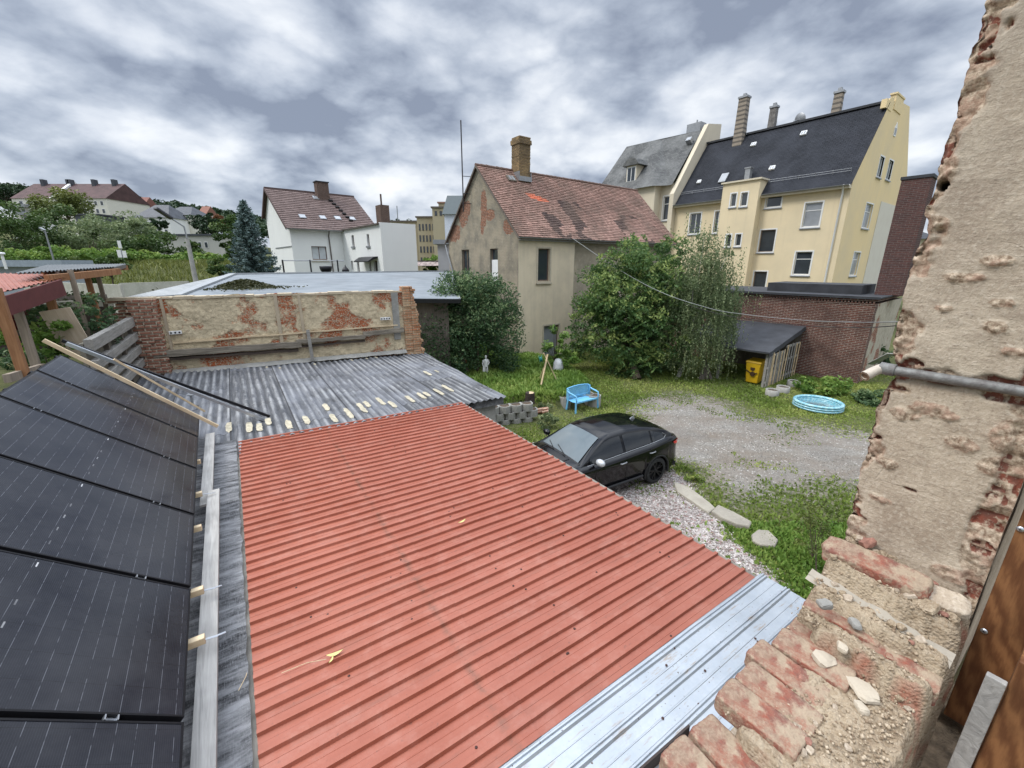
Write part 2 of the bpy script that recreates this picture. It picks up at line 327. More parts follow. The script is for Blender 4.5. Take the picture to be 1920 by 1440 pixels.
def mat_bitumen():
    t = NT('bitumen corrugated sheet'); n = t.noise(2.2, 7, .7); c = t.mix(t.rng(n, .3, .7), (.030, .031, .034), (.085, .088, .095))
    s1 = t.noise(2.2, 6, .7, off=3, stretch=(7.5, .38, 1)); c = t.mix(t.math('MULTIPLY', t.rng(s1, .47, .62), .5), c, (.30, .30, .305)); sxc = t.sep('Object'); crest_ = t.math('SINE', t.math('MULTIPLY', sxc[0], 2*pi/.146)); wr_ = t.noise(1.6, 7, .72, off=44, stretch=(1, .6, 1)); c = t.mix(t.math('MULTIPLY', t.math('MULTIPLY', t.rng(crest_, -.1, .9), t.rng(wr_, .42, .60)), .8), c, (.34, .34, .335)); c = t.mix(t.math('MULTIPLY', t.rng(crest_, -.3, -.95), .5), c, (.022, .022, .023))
    # big paler sheets
    cell = t.n('ShaderNodeTexBrick'); mp = t.n('ShaderNodeMapping'); t.t.links.new(t.tc.outputs['Object'], mp.inputs[0]); mp.inputs['Rotation'].default_value = (0, 0, pi/2); mp.inputs['Location'].default_value = (.3, .15, 0)
    t.t.links.new(mp.outputs[0], cell.inputs[0]); cell.inputs['Scale'].default_value = 1; cell.inputs['Brick Width'].default_value = 3.1; cell.inputs['Row Height'].default_value = .97
    t.set(cell, 'Color1', (0, 0, 0)); t.set(cell, 'Color2', (1, 1, 1)); t.set(cell, 'Mortar', (0, 0, 0)); cell.inputs['Mortar Size'].default_value = .012
    c = t.mix(t.math('MULTIPLY', t.math('MULTIPLY', cell.outputs[0], t.rng(t.noise(1.1, 5, .6, off=9), .35, .6)), .62), c, (.21, .22, .245))
    c = t.mix(t.math('MULTIPLY', cell.outputs[1], .8), c, (.02, .02, .022))
    s2 = t.noise(1.2, 4, .7, off=6); sx = t.sep('Object'); 
    gr = t.noise(90, 2, .5, off=1); c = t.mix(t.math('MULTIPLY', t.rng(gr, .5, .8), .5), c, (.2, .2, .2))
    return t.fin(c, .85, t.bump(gr, .003, .8), 0, .3)
MT['red'] = mat_red(); MT['galv'] = mat_galv(); MT['bitumen'] = mat_bitumen()
MT['paint_white'] = M_plain('peeling pale coating', (.42, .375, .275), .85, var=.3, vs=18, bs=50, bd=.004)
# --- garage with the red roof
gar = thing('garage', 'low garage with a red ribbed metal roof and a pale galvanised edge sheet', 'garage', R0, UA)
def trap(mb, x0, x1, y0, n, per, prof, dz=0, flip=False, jx=0):
    """ribs along x, profile along y; prof = (offset, height) in one period"""
    ys = []
    for k in range(n):
        for o_, h in prof: ys.append((y0+k*per+o_, h))
    ys.append((y0+n*per, 0))
    xs = np.linspace(x0, x1, 12)
    P = [[(x, y+.0015*sin(x*3+k), -RSL*x+h+dz+.0018*sin(x*5+y*2.3)+(.0012*sin(y*40+x*9))) for k, (y, h) in enumerate(ys)] for x in xs]
    nv = len(ys); mb.add([p for r in P for p in r], [(i*nv+k, (i+1)*nv+k, (i+1)*nv+k+1, i*nv+k+1) for i in range(len(xs)-1) for k in range(nv-1)])
prof = [(0, 0), (.040, 0), (.0415, .002), (.0455, .002), (.047, 0), (.088, 0), (.094, .026), (.122, .026), (.1300, 0)]
m = MB(); trap(m, -2.62, .0, 0.0, 44, .1365, prof, .004); obj('roof_sheet', m, MT['red'], gar)
m = MB(); trap(m, -3.93, -2.50, 0.0, 44, .1365, prof, .0075); obj('roof_sheet', m, MT['red'], gar)
gp = [(0, 0), (.055, 0), (.058, .003), (.064, .003), (.067, 0), (.130, 0), (.140, .016), (.150, .016), (.156, .004), (.162, .004), (.168, .016), (.178, .016), (.188, 0)]
m = MB(); trap(m, -3.9, .10, -.985, 5, .197, gp, .0); obj('edge_sheet', m, MT['galv'], gar)
m = MB(); m.bar((-2.0, -.42, .051), (-1.2, -.43, .036), .05, .004); m.bar((-.9, -.17, .03), (-.45, -.17, .022), .03, .004)
m = MB(); m.box(-4.6, 0.0, -.10, .045, 6.02, -.004); m.box(-4.6, -1.0, -.14, .03, 0, -.03)
for vtx in m.v: vtx.z += -RSL*vtx.x
obj('roof_deck', m, M_plain('weathered roof deck board', (.22, .20, .17), .9, var=.4, vs=5), gar)
m = MB(); m.box(-4.5, -1.0, -2.4, -.1, 6.0, -.09); obj('wall', m, MT['concrete'], gar)
scr = MB(); scr.lathe([(.0001, .008), (.005, .007), (.006, .004), (.009, .003), (.009, 0)], 8); sme = scr.mesh('screw'); sme.materials.append(M_plain('screw head', (.07, .035, .03), .6))
rr = random.Random(4)
for q in range(70):
    row = rr.choice((-.35, -1.15, -1.9, -2.75, -3.5)); k = rr.randrange(44)
    x = row+rr.uniform(-.12, .12); y = .1365*k+rr.choice((.02, .065)); o = obj('screw', sme, None, gar); o.location = (x, y, -RSL*x+.006)
for q in range(16):
    x = rr.uniform(-3.2, 0); y = rr.uniform(-.8, -.05); o = obj('screw', sme, None, gar); o.location = (x, y, -RSL*x+.004)
fa_, fb_ = at_z(1150, 1500, 2.47), at_z(1290, 1374, 2.47); ml = Matrix.Rotation(-R(UA), 4, 'Z'); m = MB(); m.bar(ml @ (fa_-R0), ml @ (fb_-R0), .012, .13); m.bar(ml @ (fb_-R0), ml @ (at_z(1312, 1398, 2.44)-R0), .012, .10); obj('metal_flashing', m, M_plain('rusty dark flashing', (.05, .035, .03), .6), gar)
# felt strip at the left edge of the red roof
felt = MB()
def feltf(i, j):
    x = -3.955-.64*(i/14); y = -1.0+7.1*j/160; return (x+(.02*noise.noise((y*6, 1, 0)) if i == 0 else 0), y, -RSL*x+.030+.009*sin(y*2*pi/.137)+.006*noise.noise((x*6, y*5, 0)))
felt.grid(feltf, 15, 161)
def mat_felt():
    t = NT('mineral felt'); n = t.noise(2.4, 7, .7, stretch=(1, 5, 1)); c = t.mix(t.rng(n, .38, .62), (.035, .035, .037), (.25, .25, .255)); g = t.noise(140, 2, .5)
    w = t.noise(28, 5, .7, stretch=(5, .8, 1)); c = t.mix(t.math('MULTIPLY', t.rng(w, .5, .7), .5), c, (.30, .30, .31))
    return t.fin(c, .9, t.bump(t.math('ADD', g, w), .006, .9), 0, .25)
MT['felt'] = mat_felt()
obj('felt_strip', felt, MT['felt'], gar)
# --- shed with black corrugated roof
shed = thing('shed', 'low shed with a streaked black corrugated roof in front of the ruined wall', 'shed', R0, UA)
pFR = to_roof(at_roof(945, 742)); pBR = to_roof(at_roof(797, 662)); pBL = to_roof(at_roof(285, 702))
YF = 6.03
def backline(x): t = (x-pBL[0])/(pBR[0]-pBL[0]); return pBL[1]+t*(pBR[1]-pBL[1])
XL, XR = -5.9, pFR[0]
NX = 330; NY = 26
def corr(i, j):
    f = i/(NX-1); t = j/(NY-1); x = XL+(XR-XL)*f+ (pBR[0]-XR)*t*max(0, f-.5)*2
    y0 = YF-.12 if x > -3.9 else YF-.62; y = y0+(backline(x)+.02-y0)*t
    lap = .008*((x*1.03) % 1.0 > .5)
    return (x, y, -RSL*x+.018*sin(x*2*pi/.146)+lap+.012*noise.noise((x*.9, y*.9, 3))+(.03 if t < .02 and False else 0))
m = MB(); m.grid(corr, NX, NY); obj('roof_sheet', m, MT['bitumen'], shed)
m = MB(); m.prism([(XL+.05, YF-.02, -.03), (XR-.01, YF-.02, -.03), (pBR[0]-.02, pBR[1], -.03), (XL+.05, backline(XL)-.02, -.03)], (0, 0, -.16))
for vtx in m.v: vtx.z += -RSL*vtx.x
obj('roof_edge', m, MT['felt'], shed)
m = MB(); m.prism([(XL+.3, YF+.1, -.15), (XR-.15, YF+.1, -.15), (pBR[0]-.2, pBR[1], -.15), (XL+.3, backline(XL)-.1, -.15)], (0, 0, -2.3)); obj('wall', m, MT['concrete'], shed)
# peeled pale coating on the crests near the front and back edge: each patch lies in the trough
rr = random.Random(9)
def patch(x, y, L, w):
    pm = MB(); n = 10; vs = []
    for k in range(2*n):
        a = 2*pi*k/(2*n); px_ = x+max(-.8, min(.8, cos(a)*1.2))*1.1*w*(1+.16*rr.uniform(-1, 1)); py_ = y+sin(a)*L*(1+.14*rr.uniform(-1, 1)); vs.append((px_, py_, -RSL*px_+.031+.012*noise.noise((px_*.9, py_*.9, 3))))
    pm.poly(vs); obj('pale_coating_patch', pm, MT['paint_white'], shed)
for (a, b) in ((545,795),(567,788),(615,762),(630,783),(472,800),(437,800),(505,790),(490,800),(650,775),(675,765),(693,757),(717,752),(735,758),(762,748),(785,742),(803,738),(820,735),(838,728),(600,660),(520,690),(500,688),(585,683),(660,675),(690,672),(705,670),(800,700),(815,697)):
    x, y = to_roof(at_roof(a, b, .03)); k = round((x/.146)-.25); x = (k+.25)*.146; far = b < 700
    patch(x, y, rr.uniform(.08, .14) if far else rr.uniform(.18, .34), .03 if far else .052)
# ============================================================ SOLAR PANELS on the left
def mat_pv():
    t = NT('solar cells'); s = t.sep('Object'); x, y = s[0], s[1]
    def lines(c, per, off, w): f = t.math('FRACT', t.math('DIVIDE', t.math('ADD', c, off+10*per), per)); return t.math('LESS_THAN', t.math('ABSOLUTE', t.math('SUBTRACT', f, .5)), w/per/2)
    L1 = lines(x, .0855, .0, .0028); L2 = lines(y, .1815, 0.09, .0025); L3 = lines(y, .0113, 0, .0012); L4 = lines(x, .0095, 0, .0012)
    n = t.noise(1.2, 3); c = t.mix(n, (.008, .009, .013), (.016, .017, .024))
    c = t.mix(t.math('MULTIPLY', L4, .28), c, (.07, .07, .09)); c = t.mix(t.math('MULTIPLY', L2, .8), c, (.003, .003, .004))
    brk = t.rng(t.noise(16, 2, .5, stretch=(1, 1, 1)), .40, .5); c = t.mix(t.math('MULTIPLY', t.math('MULTIPLY', L1, brk), .42), c, (.26, .27, .30))
    # white tabs on the centre line
    cl = t.math('LESS_THAN', t.math('ABSOLUTE', t.math('SUBTRACT', x, -.88)), .004)
    tb = t.math('GREATER_THAN', t.math('FRACT', t.math('DIVIDE', y, .1815)), .74); tb = t.math('MULTIPLY', tb, t.rng(t.noise(1.3, 2, off=17), .46, .56)); c = t.mix(t.math('MULTIPLY', t.math('MULTIPLY', cl, tb), .7), c, (.75, .75, .75))
    dust = t.noise(2.2, 6, .7, off=2); c = t.mix(t.math('MULTIPLY', t.rng(dust, .3, .8), .10), c, (.3, .3, .3))
    return t.fin(c, t.rng(dust, .3, .7, .12, .22), t.bump(t.noise(1.5, 2, off=4),   .01, .2), 0, .42)
MT['pv'] = mat_pv()
PA = 35.3; TILT = R(41.6); LP, WP = 1.78, 1.134
pu = Vector((cos(R(PA)), sin(R(PA)), 0)); pv_ = Vector((-sin(R(PA)), cos(R(PA)), 0)); pn_up = Vector((-pu.x*cos(TILT), -pu.y*cos(TILT), sin(TILT)))
P0 = Vector((-1.786, 1.656, 2.83)); PITCHP = 1.168
rot_panel = Matrix((-pn_up, pv_, (-pn_up).cross(pv_))).transposed().to_4x4()   # x points down the slope, y along the row
labels = ['lowermost solar panel cut by the bottom edge, nearest the window', 'second solar panel up from the bottom left corner, the largest in view', 'third solar panel from the window in the tilted row', 'fourth solar panel from the window in the tilted row', 'fifth solar panel from the window, last but one before the timber rail', 'farthest solar panel of the tilted row, next to the light timber rail']
for i in range(6):
    e = thing('solar_panel', labels[i], 'solar panel', group='black solar panels tilted in a row')
    M = rot_panel.copy(); M.translation = P0+pv_*(PITCHP*(i-1)); e.matrix_world = M
    WW = WP if i < 5 else 1.0
    m = MB(); m.box(-LP+.012, .012, -.004, -.012, WW-.012, .0); obj('cell_field', m, MT['pv'], e)
    m = MB()
    for b in ((-LP, 0, -.033, 0, .012, .003), (-LP, WW-.012, -.033, 0, WW, .003), (-LP, .012, -.033, -LP+.012, WW-.012, .003), (-.012, .012, -.033, 0, WW-.012, .003)): m.box(*b)
    obj('frame', m, MT['black_metal'], e)
    m = MB(); m.box(-LP+.01, .01, -.012, -.01, WW-.01, -.006); obj('backsheet', m, MT['dark'], e)
    if i < 5:
        for xx in (-LP+.30, -.33):
            m = MB(); m.box(xx-.03, WW+.004, -.02, xx+.03, WW+.030, -.012); m.box(xx-.03, WW+.002, -.02, xx-.024, WW+.032, .006); m.box(xx+.024, WW+.002, -.02, xx+.03, WW+.032, .006); obj('clamp', m, MT['alu'], e)
    m = MB(); m.box(-LP-.03, WW-.03, -.075, .0, WW+.045, -.036); m.box(-LP-.02, .3, -.07, .02, .34, -.037); obj('mounting_rail', m, MT['black_metal'], e)
# grey planks below the panels
def along(px1, py1, px2, py2, z1, z2=None): return at_z(px1, py1, z1), at_z(px2, py2, z2 or z1)
a, b = at_z(388, 818, 2.66), at_z(388, 930, 2.62)
def plank(name, a, b, w, h, mat, label, cat, group=None, up=(0, 0, 1), bev=.003):
    a, b = Vector(a), Vector(b); d = (b-a).normalized(); o_ = obj(name, MB(), None) if False else None
    x = d.cross(Vector(up)).normalized(); y = x.cross(d).normalized(); M = Matrix((d, -x, y)).transposed().to_4x4(); M.translation = a
    m = MB(); m.box(0, -w/2, -h, (b-a).length, w/2, 0); o = obj(name, m, mat, bevel=bev); o.matrix_world = M; return tag(o, label, cat, group)
MT['wood_greyx'] = M_wood('grey weathered plank', (.25, .24, .225), (.46, .44, .41), 0, bd=.003)
MT['wood_lightx'] = M_wood('light timber', (.52, .40, .25), (.68, .55, .37), 0)
MT['wood_brownx'] = M_wood('brown timber', (.16, .06, .025), (.30, .13, .055), 0)
MT['wood_oldx'] = M_wood('old split timber', (.13, .11, .085), (.34, .30, .24), 0, bd=.012)
plank('plank', at_z(394, 812, 2.68), at_z(386, 945, 2.66), .115, .03, MT['wood_greyx'], 'shorter grey weathered plank at the far end of the solar panels', 'plank', 'grey planks beside the solar panels')
plank('plank', at_z(400, 918, 2.70), at_z(378, 1500, 2.64), .115, .035, MT['wood_greyx'], 'long grey weathered plank running to the bottom edge beside the solar panels', 'plank', 'grey planks beside the solar panels')
for k, (px, py) in enumerate(((372, 868), (372, 929), (368, 993), (366, 1112), (364, 1206))):
    a = at_z(px-14, py-4, 2.79); c = a+uV*.20-Vector((0, 0, .03))
    if k == 0: first = a
    lab = ['farthest light timber block under the solar panels', 'second farthest light timber block under the solar panels', 'middle light timber block under the solar panels', 'second nearest light timber block under the solar panels', 'nearest light timber block under the solar panels'][k]
    e = thing('timber_block', lab, 'timber block', a, UA, 'timber blocks under the solar panels')
    m = MB(); m.box(-.1, -.024, -.06, .095, .024, -.008); obj('block', m, MT['wood_lightx'], e, bevel=.004)
    if k in (1, 3, 4):
        m = MB(); m.bar((.085, 0, -.04), (.16, .01, -.06), .018, .003); m.bar((.13, .006, -.055), (.205, .03, -.072), .016, .003); obj('bracket', m, MT['alu'], e)
# light timber rail and aluminium rails beyond the last panel
a = at_z(410, 797, 2.78); top = a+Vector((-uV.x*.748, -uV.y*.748, .664))*2.35
plank('timber_rail', a, at_y(84, 635, top.y), .05, .045, MT['wood_lightx'], 'light timber rail lying along the last solar panel, its end over the plank', 'rail')
plank('timber_rail', at_z(385, 770, 2.80), at_y(215, 672, top.y+.75), .035, .03, MT['wood_lightx'], 'thin light batten between the timber rail and the aluminium rail', 'rail')
plank('metal_rail', at_z(503, 787, 2.47), at_y(126, 641, 5.9), .045, .05, MT['alu'], 'pale aluminium rail slanting from the black roof up to the left', 'rail', bev=.001)
plank('metal_rail', at_z(507, 779, 2.52), at_y(118, 636, 6.0), .035, .045, MT['black_metal'], 'black metal rail on the far side of the aluminium rail', 'rail', bev=.001)
p = at_z(360, 752, 2.62); e = thing('rail_clamp', 'small grey clamp and cable hanging under the aluminium rail', 'clamp', p)
m = MB(); m.bar((0, 0, .12), (0, 0, -.06), .03, .03); m.bar((-.05, 0, .12), (.05, 0, .12), .05, .02); obj('bracket', m, MT['zinc'], e)
m = MB(); m.tube([(0, 0, 0), (.06, -.1, -.05), (.15, -.05, -.08), (.25, -.2, -.09), (.22, -.35, -.09)], .004, 5); obj('cable', m, MT['dark'], e)
# gutter trough at the back left of the shed
p = at_z(285, 702, 2.5); e = tag(obj('gutter', MB().bar((p.x-.5, p.y-.6, 2.46), (p.x+.45, p.y-.1, 2.44), .22, .16), MT['black_metal']), 'short black gutter box at the foot of the ruined wall', 'gutter')
# leaves and twigs lying on the red roof
for (px, py, s_, a_, lab) in ((628, 1228, .06, 20, 'dry yellow leaf lying on the red roof, the largest'), (621, 1241, .03, 80, 'small dry leaf just below the larger yellow leaf'), (866, 980, .05, 40, 'dry pale leaf on the middle of the red roof')):
    q = at_roof(px, py, .02); m = MB(); n = 10
    m.grid(lambda i, j: ((i/8-.5)*2*s_, (j/2-1)*s_*.5*sin(pi*i/8+.001), .006+.010*(i/8)**2+.004*abs(j-1)), 9, 3)
    o = obj('leaf', m, M_plain('dry leaf', (.55, .50, .20), .7)); o.location = q+Vector((0, 0, .012)); o.rotation_euler = (0, 0, R(a_)); tag(o, lab, 'leaf', 'fallen leaves on the red roof')
for (p1, p2, lab) in (((528, 1262), (612, 1236), 'thin dry twig beside the yellow leaf on the red roof'), ((447, 1295), (465, 1255), 'thin dry twig on the black felt strip')):
    a, b = at_roof(*p1, .03), at_roof(*p2, .03); mid = (a+b)/2+Vector((.01, .015, .01)); tag(obj('twig', MB().tube([a, mid, b], .0025, 5), MT['wood_light']), lab, 'twig', 'dry twigs on the roof')
# ============================================================ RUINED BRICK WALL
wl = at_roof(250, 703); wr = at_roof(795, 662); RA = math.degrees(math.atan2(wr.y-wl.y, wr.x-wl.x)); RW = (wr.xy-wl.xy).length
ruin = thing('ruined_wall', 'ruined brick wall with peeling cream plaster behind the black corrugated roof', 'ruined wall', (wl.x, wl.y, 0), RA)
ZT = on_wall(500, 553, wl, RA)[1]; s0 = on_wall(300, 600, wl, RA)[0]; sE = on_wall(757, 600, wl, RA)[0]
NXr, NZr = 220, 60
def ruinf(i, j):
    x = s0+(sE-s0)*i/(NXr-1); t = j/(NZr-1); zt = ZT+.05*noise.noise((x*2.2, 0, 1))+.02*noise.noise((x*11, 0, 1))+.02; z = 2.3+(zt-2.3)*t
    if z > ZT-.55 and False: pass
    return (x, .018*noise.noise((x*3, z*3, 5))+.022*noise.noise((x*11, z*13, 2)), z)
m = MB(); m.grid(ruinf, NXr, NZr)
m.box(s0, .05, 0, sE, .33, ZT-.03); obj('plastered_face', m, MT['ruin'], ruin)
# capping, irregular
m = MB(); x = s0-.9
while x < sE+.1:
    w = rr.uniform(.2, .5); m.box(x, -.03+rr.uniform(-.02, .02), ZT-.035+rr.uniform(-.01, .01), x+w-.01, .36, ZT+.012+rr.uniform(-.015, .02)); x += w
obj('mortar_capping', m, M_plaster('crumbled wall top', (.50, .42, .30), (.36, .30, .22), None, .6, 40, .01, 3), ruin)
def brick_stack(mb, x0, x1, y0, y1, z0, z1, ragl=0, ragr=0, jut=.012, r=None, ztop=None):
    """courses of single bricks with ragged ends"""
    r = r or random.Random(3); z = z0; k = 0
    while z < z1:
        xl = x0+r.uniform(-ragl, ragl); xr = x1+r.uniform(-ragr, ragr); x = xl-(.12 if k % 2 else 0)*(ragl > 0)
        if k % 2 and ragl == 0: step = .125
        else: step = .25
        first_ = True
        while x < xr-.04:
            e_ = min(x+(step if first_ else .25), xr); first_ = False; j = r.uniform(-jut, jut)
            mb.box(x+.006, y0+j, z+.005, e_-.006, y1, z+.071); x = e_
        z += .077; k += 1
m = MB(); r_ = random.Random(5)
brick_stack(m, s0-.02, s0+.02, 0, .3, 2.3, 2.35)
m = MB(); xb = on_wall(262, 620, wl, RA)[0]
brick_stack(m, xb-.05, s0+.02, -.15, .33, 2.3, ZT-.05, .05, .02, .02, r_); m.box(xb, -.12, 2.3, s0, .3, ZT-.07); obj('brick_pilaster', m, MT['brick_red'], ruin)
m = MB(); xa = on_wall(222, 600, wl, RA)[0]; brick_stack(m, xa, xb-.05, .05, .33, 2.2, ZT-.05, .08, .02, .03, r_)
obj('ragged_end', m, MT['brick_red'], ruin)
m = MB(); xz = on_wall(792, 640, wl, RA)[0]
z = 2.3
while z < ZT+.08:
    f = (z-2.3)/(ZT-2.3); brick_stack(m, sE-.01, sE+.36+(1-f)*.22, -.06, .3, z, z+.07, 0, .05, .02, r_); z += .077
m.box(sE, -.03, 2.3, sE+.33, .28, ZT); obj('brick_pier', m, M_brick('bleached brick', (.48, .20, .10), (.42, .24, .13), (.5, .42, .3), .5, dark=(.5, .4, .26)), ruin)
MT['strip'] = M_plaster('old plaster strip', (.46, .38, .27), (.33, .27, .20), None, .7, 40, .01, 3)
# timber beams, rail and post
def rb(px1, py1, px2, py2, hw, hh, mat, name, y=-.08):
    a = on_wall(px1, py1, wl, RA); b = on_wall(px2, py2, wl, RA); n = 14; vs = MB()
    pts = [(a[0]+(b[0]-a[0])*k/n, y+.012*noise.noise((k*.9, 1, a[0])), a[1]+(b[1]-a[1])*k/n+.018*noise.noise((k*.7, 3, a[0]))) for k in range(n+1)]
    sec = [(-1, -1), (1, -1), (1, 1), (-1, 1)]; P = []
    for k, p in enumerate(pts):
        for c_ in range(4): P.append((p[0], p[1]+sec[c_][0]*hw*(1+.2*noise.noise((k, c_, 3))), p[2]+sec[c_][1]*hh*(1+.35*noise.noise((k*1.3, c_, 7)))))
    vs.add(P, [(i*4+c_, i*4+(c_+1) % 4, (i+1)*4+(c_+1) % 4, (i+1)*4+c_) for i in range(n) for c_ in range(4)]+[(3, 2, 1, 0), (n*4, n*4+1, n*4+2, n*4+3)])
    return obj(name, vs, mat, ruin)
rb(290, 664, 565, 644, .07, .075, MT['wood_oldx'], 'timber_beam'); rb(300, 674, 560, 655, .05, .035, M_wood('charred timber', (.04, .03, .025), (.12, .09, .07), 0), 'timber_beam', -.06)
rb(556, 640, 684, 630, .06, .05, MT['wood_oldx'], 'timber_beam'); rb(680, 626, 756, 618, .06, .065, MT['wood_oldx'], 'timber_beam')
rb(560, 650, 684, 638, .045, .025, M_wood('charred wood', (.04, .03, .025), (.12, .09, .07), 0), 'timber_beam', -.05)
rb(325, 643, 745, 609, .02, .018, MT['wood_lightx'], 'conduit', -.03)
a = on_wall(578, 617, wl, RA); b = on_wall(580, 669, wl, RA); m = MB(); m.bar((a[0], -.17, b[1]-.1), (a[0]-.02, -.16, a[1]), .09, .07, (0, 1, 0)); obj('timber_post', m, MT['wood_grey'], ruin)
for (px, w_) in ((521, .045), (565, .035), (742, .10), (308, .03)):
    s_ = on_wall(px, 590, wl, RA)[0]; m = MB(); z0_ = 2.95 if px < 700 else 2.9
    n = 20; P = []
    for k in range(n+1):
        zz = z0_+(ZT-.03-z0_)*k/n; j = .012*noise.noise((k*.8, px, 2)); P += [(s_-w_+j, -.035, zz), (s_+w_+j, -.04, zz)]
    m.add(P, [(2*k, 2*k+1, 2*k+3, 2*k+2) for k in range(n)]); m.box(s_-w_, -.03, z0_, s_+w_, 0.02, ZT-.04); obj('plaster_strip', m, MT['concrete'] if px > 700 else MT['strip'], ruin)
for (px, py, wd, nh) in ((330, 623, .26, 3), (722, 597, .3, 4)):
    s_, z_ = on_wall(px, py, wl, RA); m = MB(); m.box(s_-wd/2, -.075, z_-.04, s_+wd/2, -.02, z_+.04); o = obj('socket_strip', m, MT['white_trim'], ruin, bevel=.004)
    for k in range(nh):
        c_ = s_-wd/2+wd*(k+.5)/nh; m = MB(); m.lathe([(.0001, 0), (.022, 0)], 12); h = obj('socket', m, MT['dark'], o); h.matrix_local = Matrix.Translation((c_, -.079, z_)) @ Matrix.Rotation(pi/2, 4, 'X')
# mortar fillet where wall meets the black roof
m = MB(); m.grid(lambda i, j: (s0+(sE-s0)*i/150, -.03-.16*(j/4)*(1+.6*noise.noise((i*.15, 0, 0))), 2.58-.02*s0+.0*i-.09*(j/4)+.012*noise.noise((i*.2, j, 0))), 151, 5)
obj('mortar_fillet', m, MT['concrete'], ruin)
# ============================================================ BUILDINGS
def wall_cells(mb, W_, z0, z1, ops, th=.14, top=None):
    """front face at y=0 of a wall W_ wide with real openings; reveals go back by th"""
    xs = sorted({0, W_, *[max(0, o[0]) for o in ops], *[min(W_, o[1]) for o in ops]}); zs = sorted({z0, z1, *[max(z0, o[2]) for o in ops], *[min(z1, o[3]) for o in ops]})
    for i in range(len(xs)-1):
        for j in range(len(zs)-1):
            cx, cz = (xs[i]+xs[i+1])/2, (zs[j]+zs[j+1])/2
            if any(o[0] < cx < o[1] and o[2] < cz < o[3] for o in ops): continue
            mb.poly([(xs[i], 0, zs[j]), (xs[i+1], 0, zs[j]), (xs[i+1], 0, zs[j+1]), (xs[i], 0, zs[j+1])])
    for a, b, c, d in ops:
        mb.poly([(a, 0, c), (a, 0, d), (a, th, d), (a, th, c)]); mb.poly([(b, 0, d), (b, 0, c), (b, th, c), (b, th, d)])
        mb.poly([(a, 0, d), (b, 0, d), (b, th, d), (a, th, d)]); mb.poly([(b, 0, c), (a, 0, c), (a, th, c), (b, th, c)])
    if top: mb.poly(top)
def window(par, Mx, op, frame=None, glass=None, rec=.12, style='plain', surround=None, sill=None, fw=.055, y0=0):
    a, b, c, d = op; fr = frame or MT['white_trim']; gl = glass or MT['glass']
    m = MB(Mx); y = rec+y0
    m.box(a, y, c, a+fw, y+.05, d); m.box(b-fw, y, c, b, y+.05, d); m.box(a+fw, y, c, b-fw, y+.05, c+fw); m.box(a+fw, y, d-fw, b-fw, y+.05, d)
    if style in ('cross', 'mid'): m.box((a+b)/2-.025, y+.002, c+fw, (a+b)/2+.025, y+.048, d-fw)
    if style in ('cross', 'transom'): zz = c+(d-c)*.68; m.box(a+fw, y+.003, zz-.025, b-fw, y+.047, zz+.025)
    w = obj('window', m, fr, par)
    m = MB(Mx); m.box(a+.01, y+.025, c+.01, b-.01, y+.035, d-.01); obj('pane', m, gl, w)
    if surround:
        sw = .09; m = MB(Mx); p_ = -.022+y0; m.box(a-sw, p_, c-sw, a, y0+.01, d+sw); m.box(b, p_, c-sw, b+sw, y0+.01, d+sw); m.box(a, p_, d, b, y0+.01, d+sw); m.box(a, p_, c-sw, b, y0+.01, c); obj('surround', m, surround, w)
    if sill: m = MB(Mx); m.box(a-.12, -.09+y0, c-.15, b+.12, y0+.02, c-.08 if surround else c-.005); obj('sill', m, sill, w)
    return w
def tile_roof(mb, M, W_, S_, row, col, jit=.006, tint=None, thick=.018, rng=None, sag=.0):
    """courses of separate tiles; local x along the eave, y up the slope; returns tint per face"""
    rng = rng or random.Random(2); nr = int(S_/row); nc = int(W_/col); cols = []
    for j in range(nr+1):
        off = (j % 2)*col/2
        for i in range(-1, nc+1):
            x0 = i*col+off; x1 = x0+col-.004; x0, x1 = max(0, x0), min(W_, x1)
            if x1-x0 < .02: continue
            y0 = j*row+rng.uniform(-1, 1)*jit; y1 = min((j+1)*row+.012, S_); h = thick+rng.uniform(0, 1)*jit
            zz = -sag*sin(pi*(x0/W_))*sin(pi*min(1, y0/S_))
            vs = [(x0, y0, zz-.02), (x1, y0, zz-.02), (x1, y0, zz+h), (x0, y0, zz+h), (x1, y1, zz+.004), (x0, y1, zz+.004)]
            b = len(mb.v); mb.v += [M @ Vector(p) for p in vs]
            for f in ((0, 1, 2, 3), (3, 2, 4, 5)): mb.f.append(tuple(b+k for k in f)); mb.sm.append(False)
            t = tint(x0, y0, rng) if tint else rng.random(); cols += [t, t]
    return cols
def tint_obj(name, mb, cols, mat, par):
    me = mb.mesh(name); at = me.attributes.new('tint', 'FLOAT', 'FACE'); at.data.foreach_set('value', np.array(cols, dtype=np.float32))
    return obj(name, me, mat, par)
def M_tiles(name, stops, rough=.85, dirt=None):
    t = NT(name); a = t.n('ShaderNodeAttribute', attribute_name='tint'); r = t.n('ShaderNodeValToRGB'); t.t.links.new(a.outputs['Fac'], r.inputs[0]); e = r.color_ramp.elements
    e[0].position = stops[0][0]; e[0].color = (*stops[0][1], 1); e[1].position = stops[-1][0]; e[1].color = (*stops[-1][1], 1)
    for p, c in stops[1:-1]: q = e.new(p); q.color = (*c, 1)
    c = r.outputs[0]
    if dirt: c = t.mix(t.math('MULTIPLY', t.rng(t.noise(.8, 6, .65), .42, .62), .7), c, dirt)
    return t.fin(c, rough, t.bump(t.noise(40, 3), .003, .6), 0, .25)
def slope_M(P, Q, Z): # P eave start, Q eave end, Z ridge point above P: local x along PQ, y up slope
    x = (Q-P).normalized(); y = (Z-P); y = (y-x*y.dot(x)).normalized(); z = x.cross(y); M = Matrix((x, y, z)).transposed().to_4x4(); M.translation = P; return M
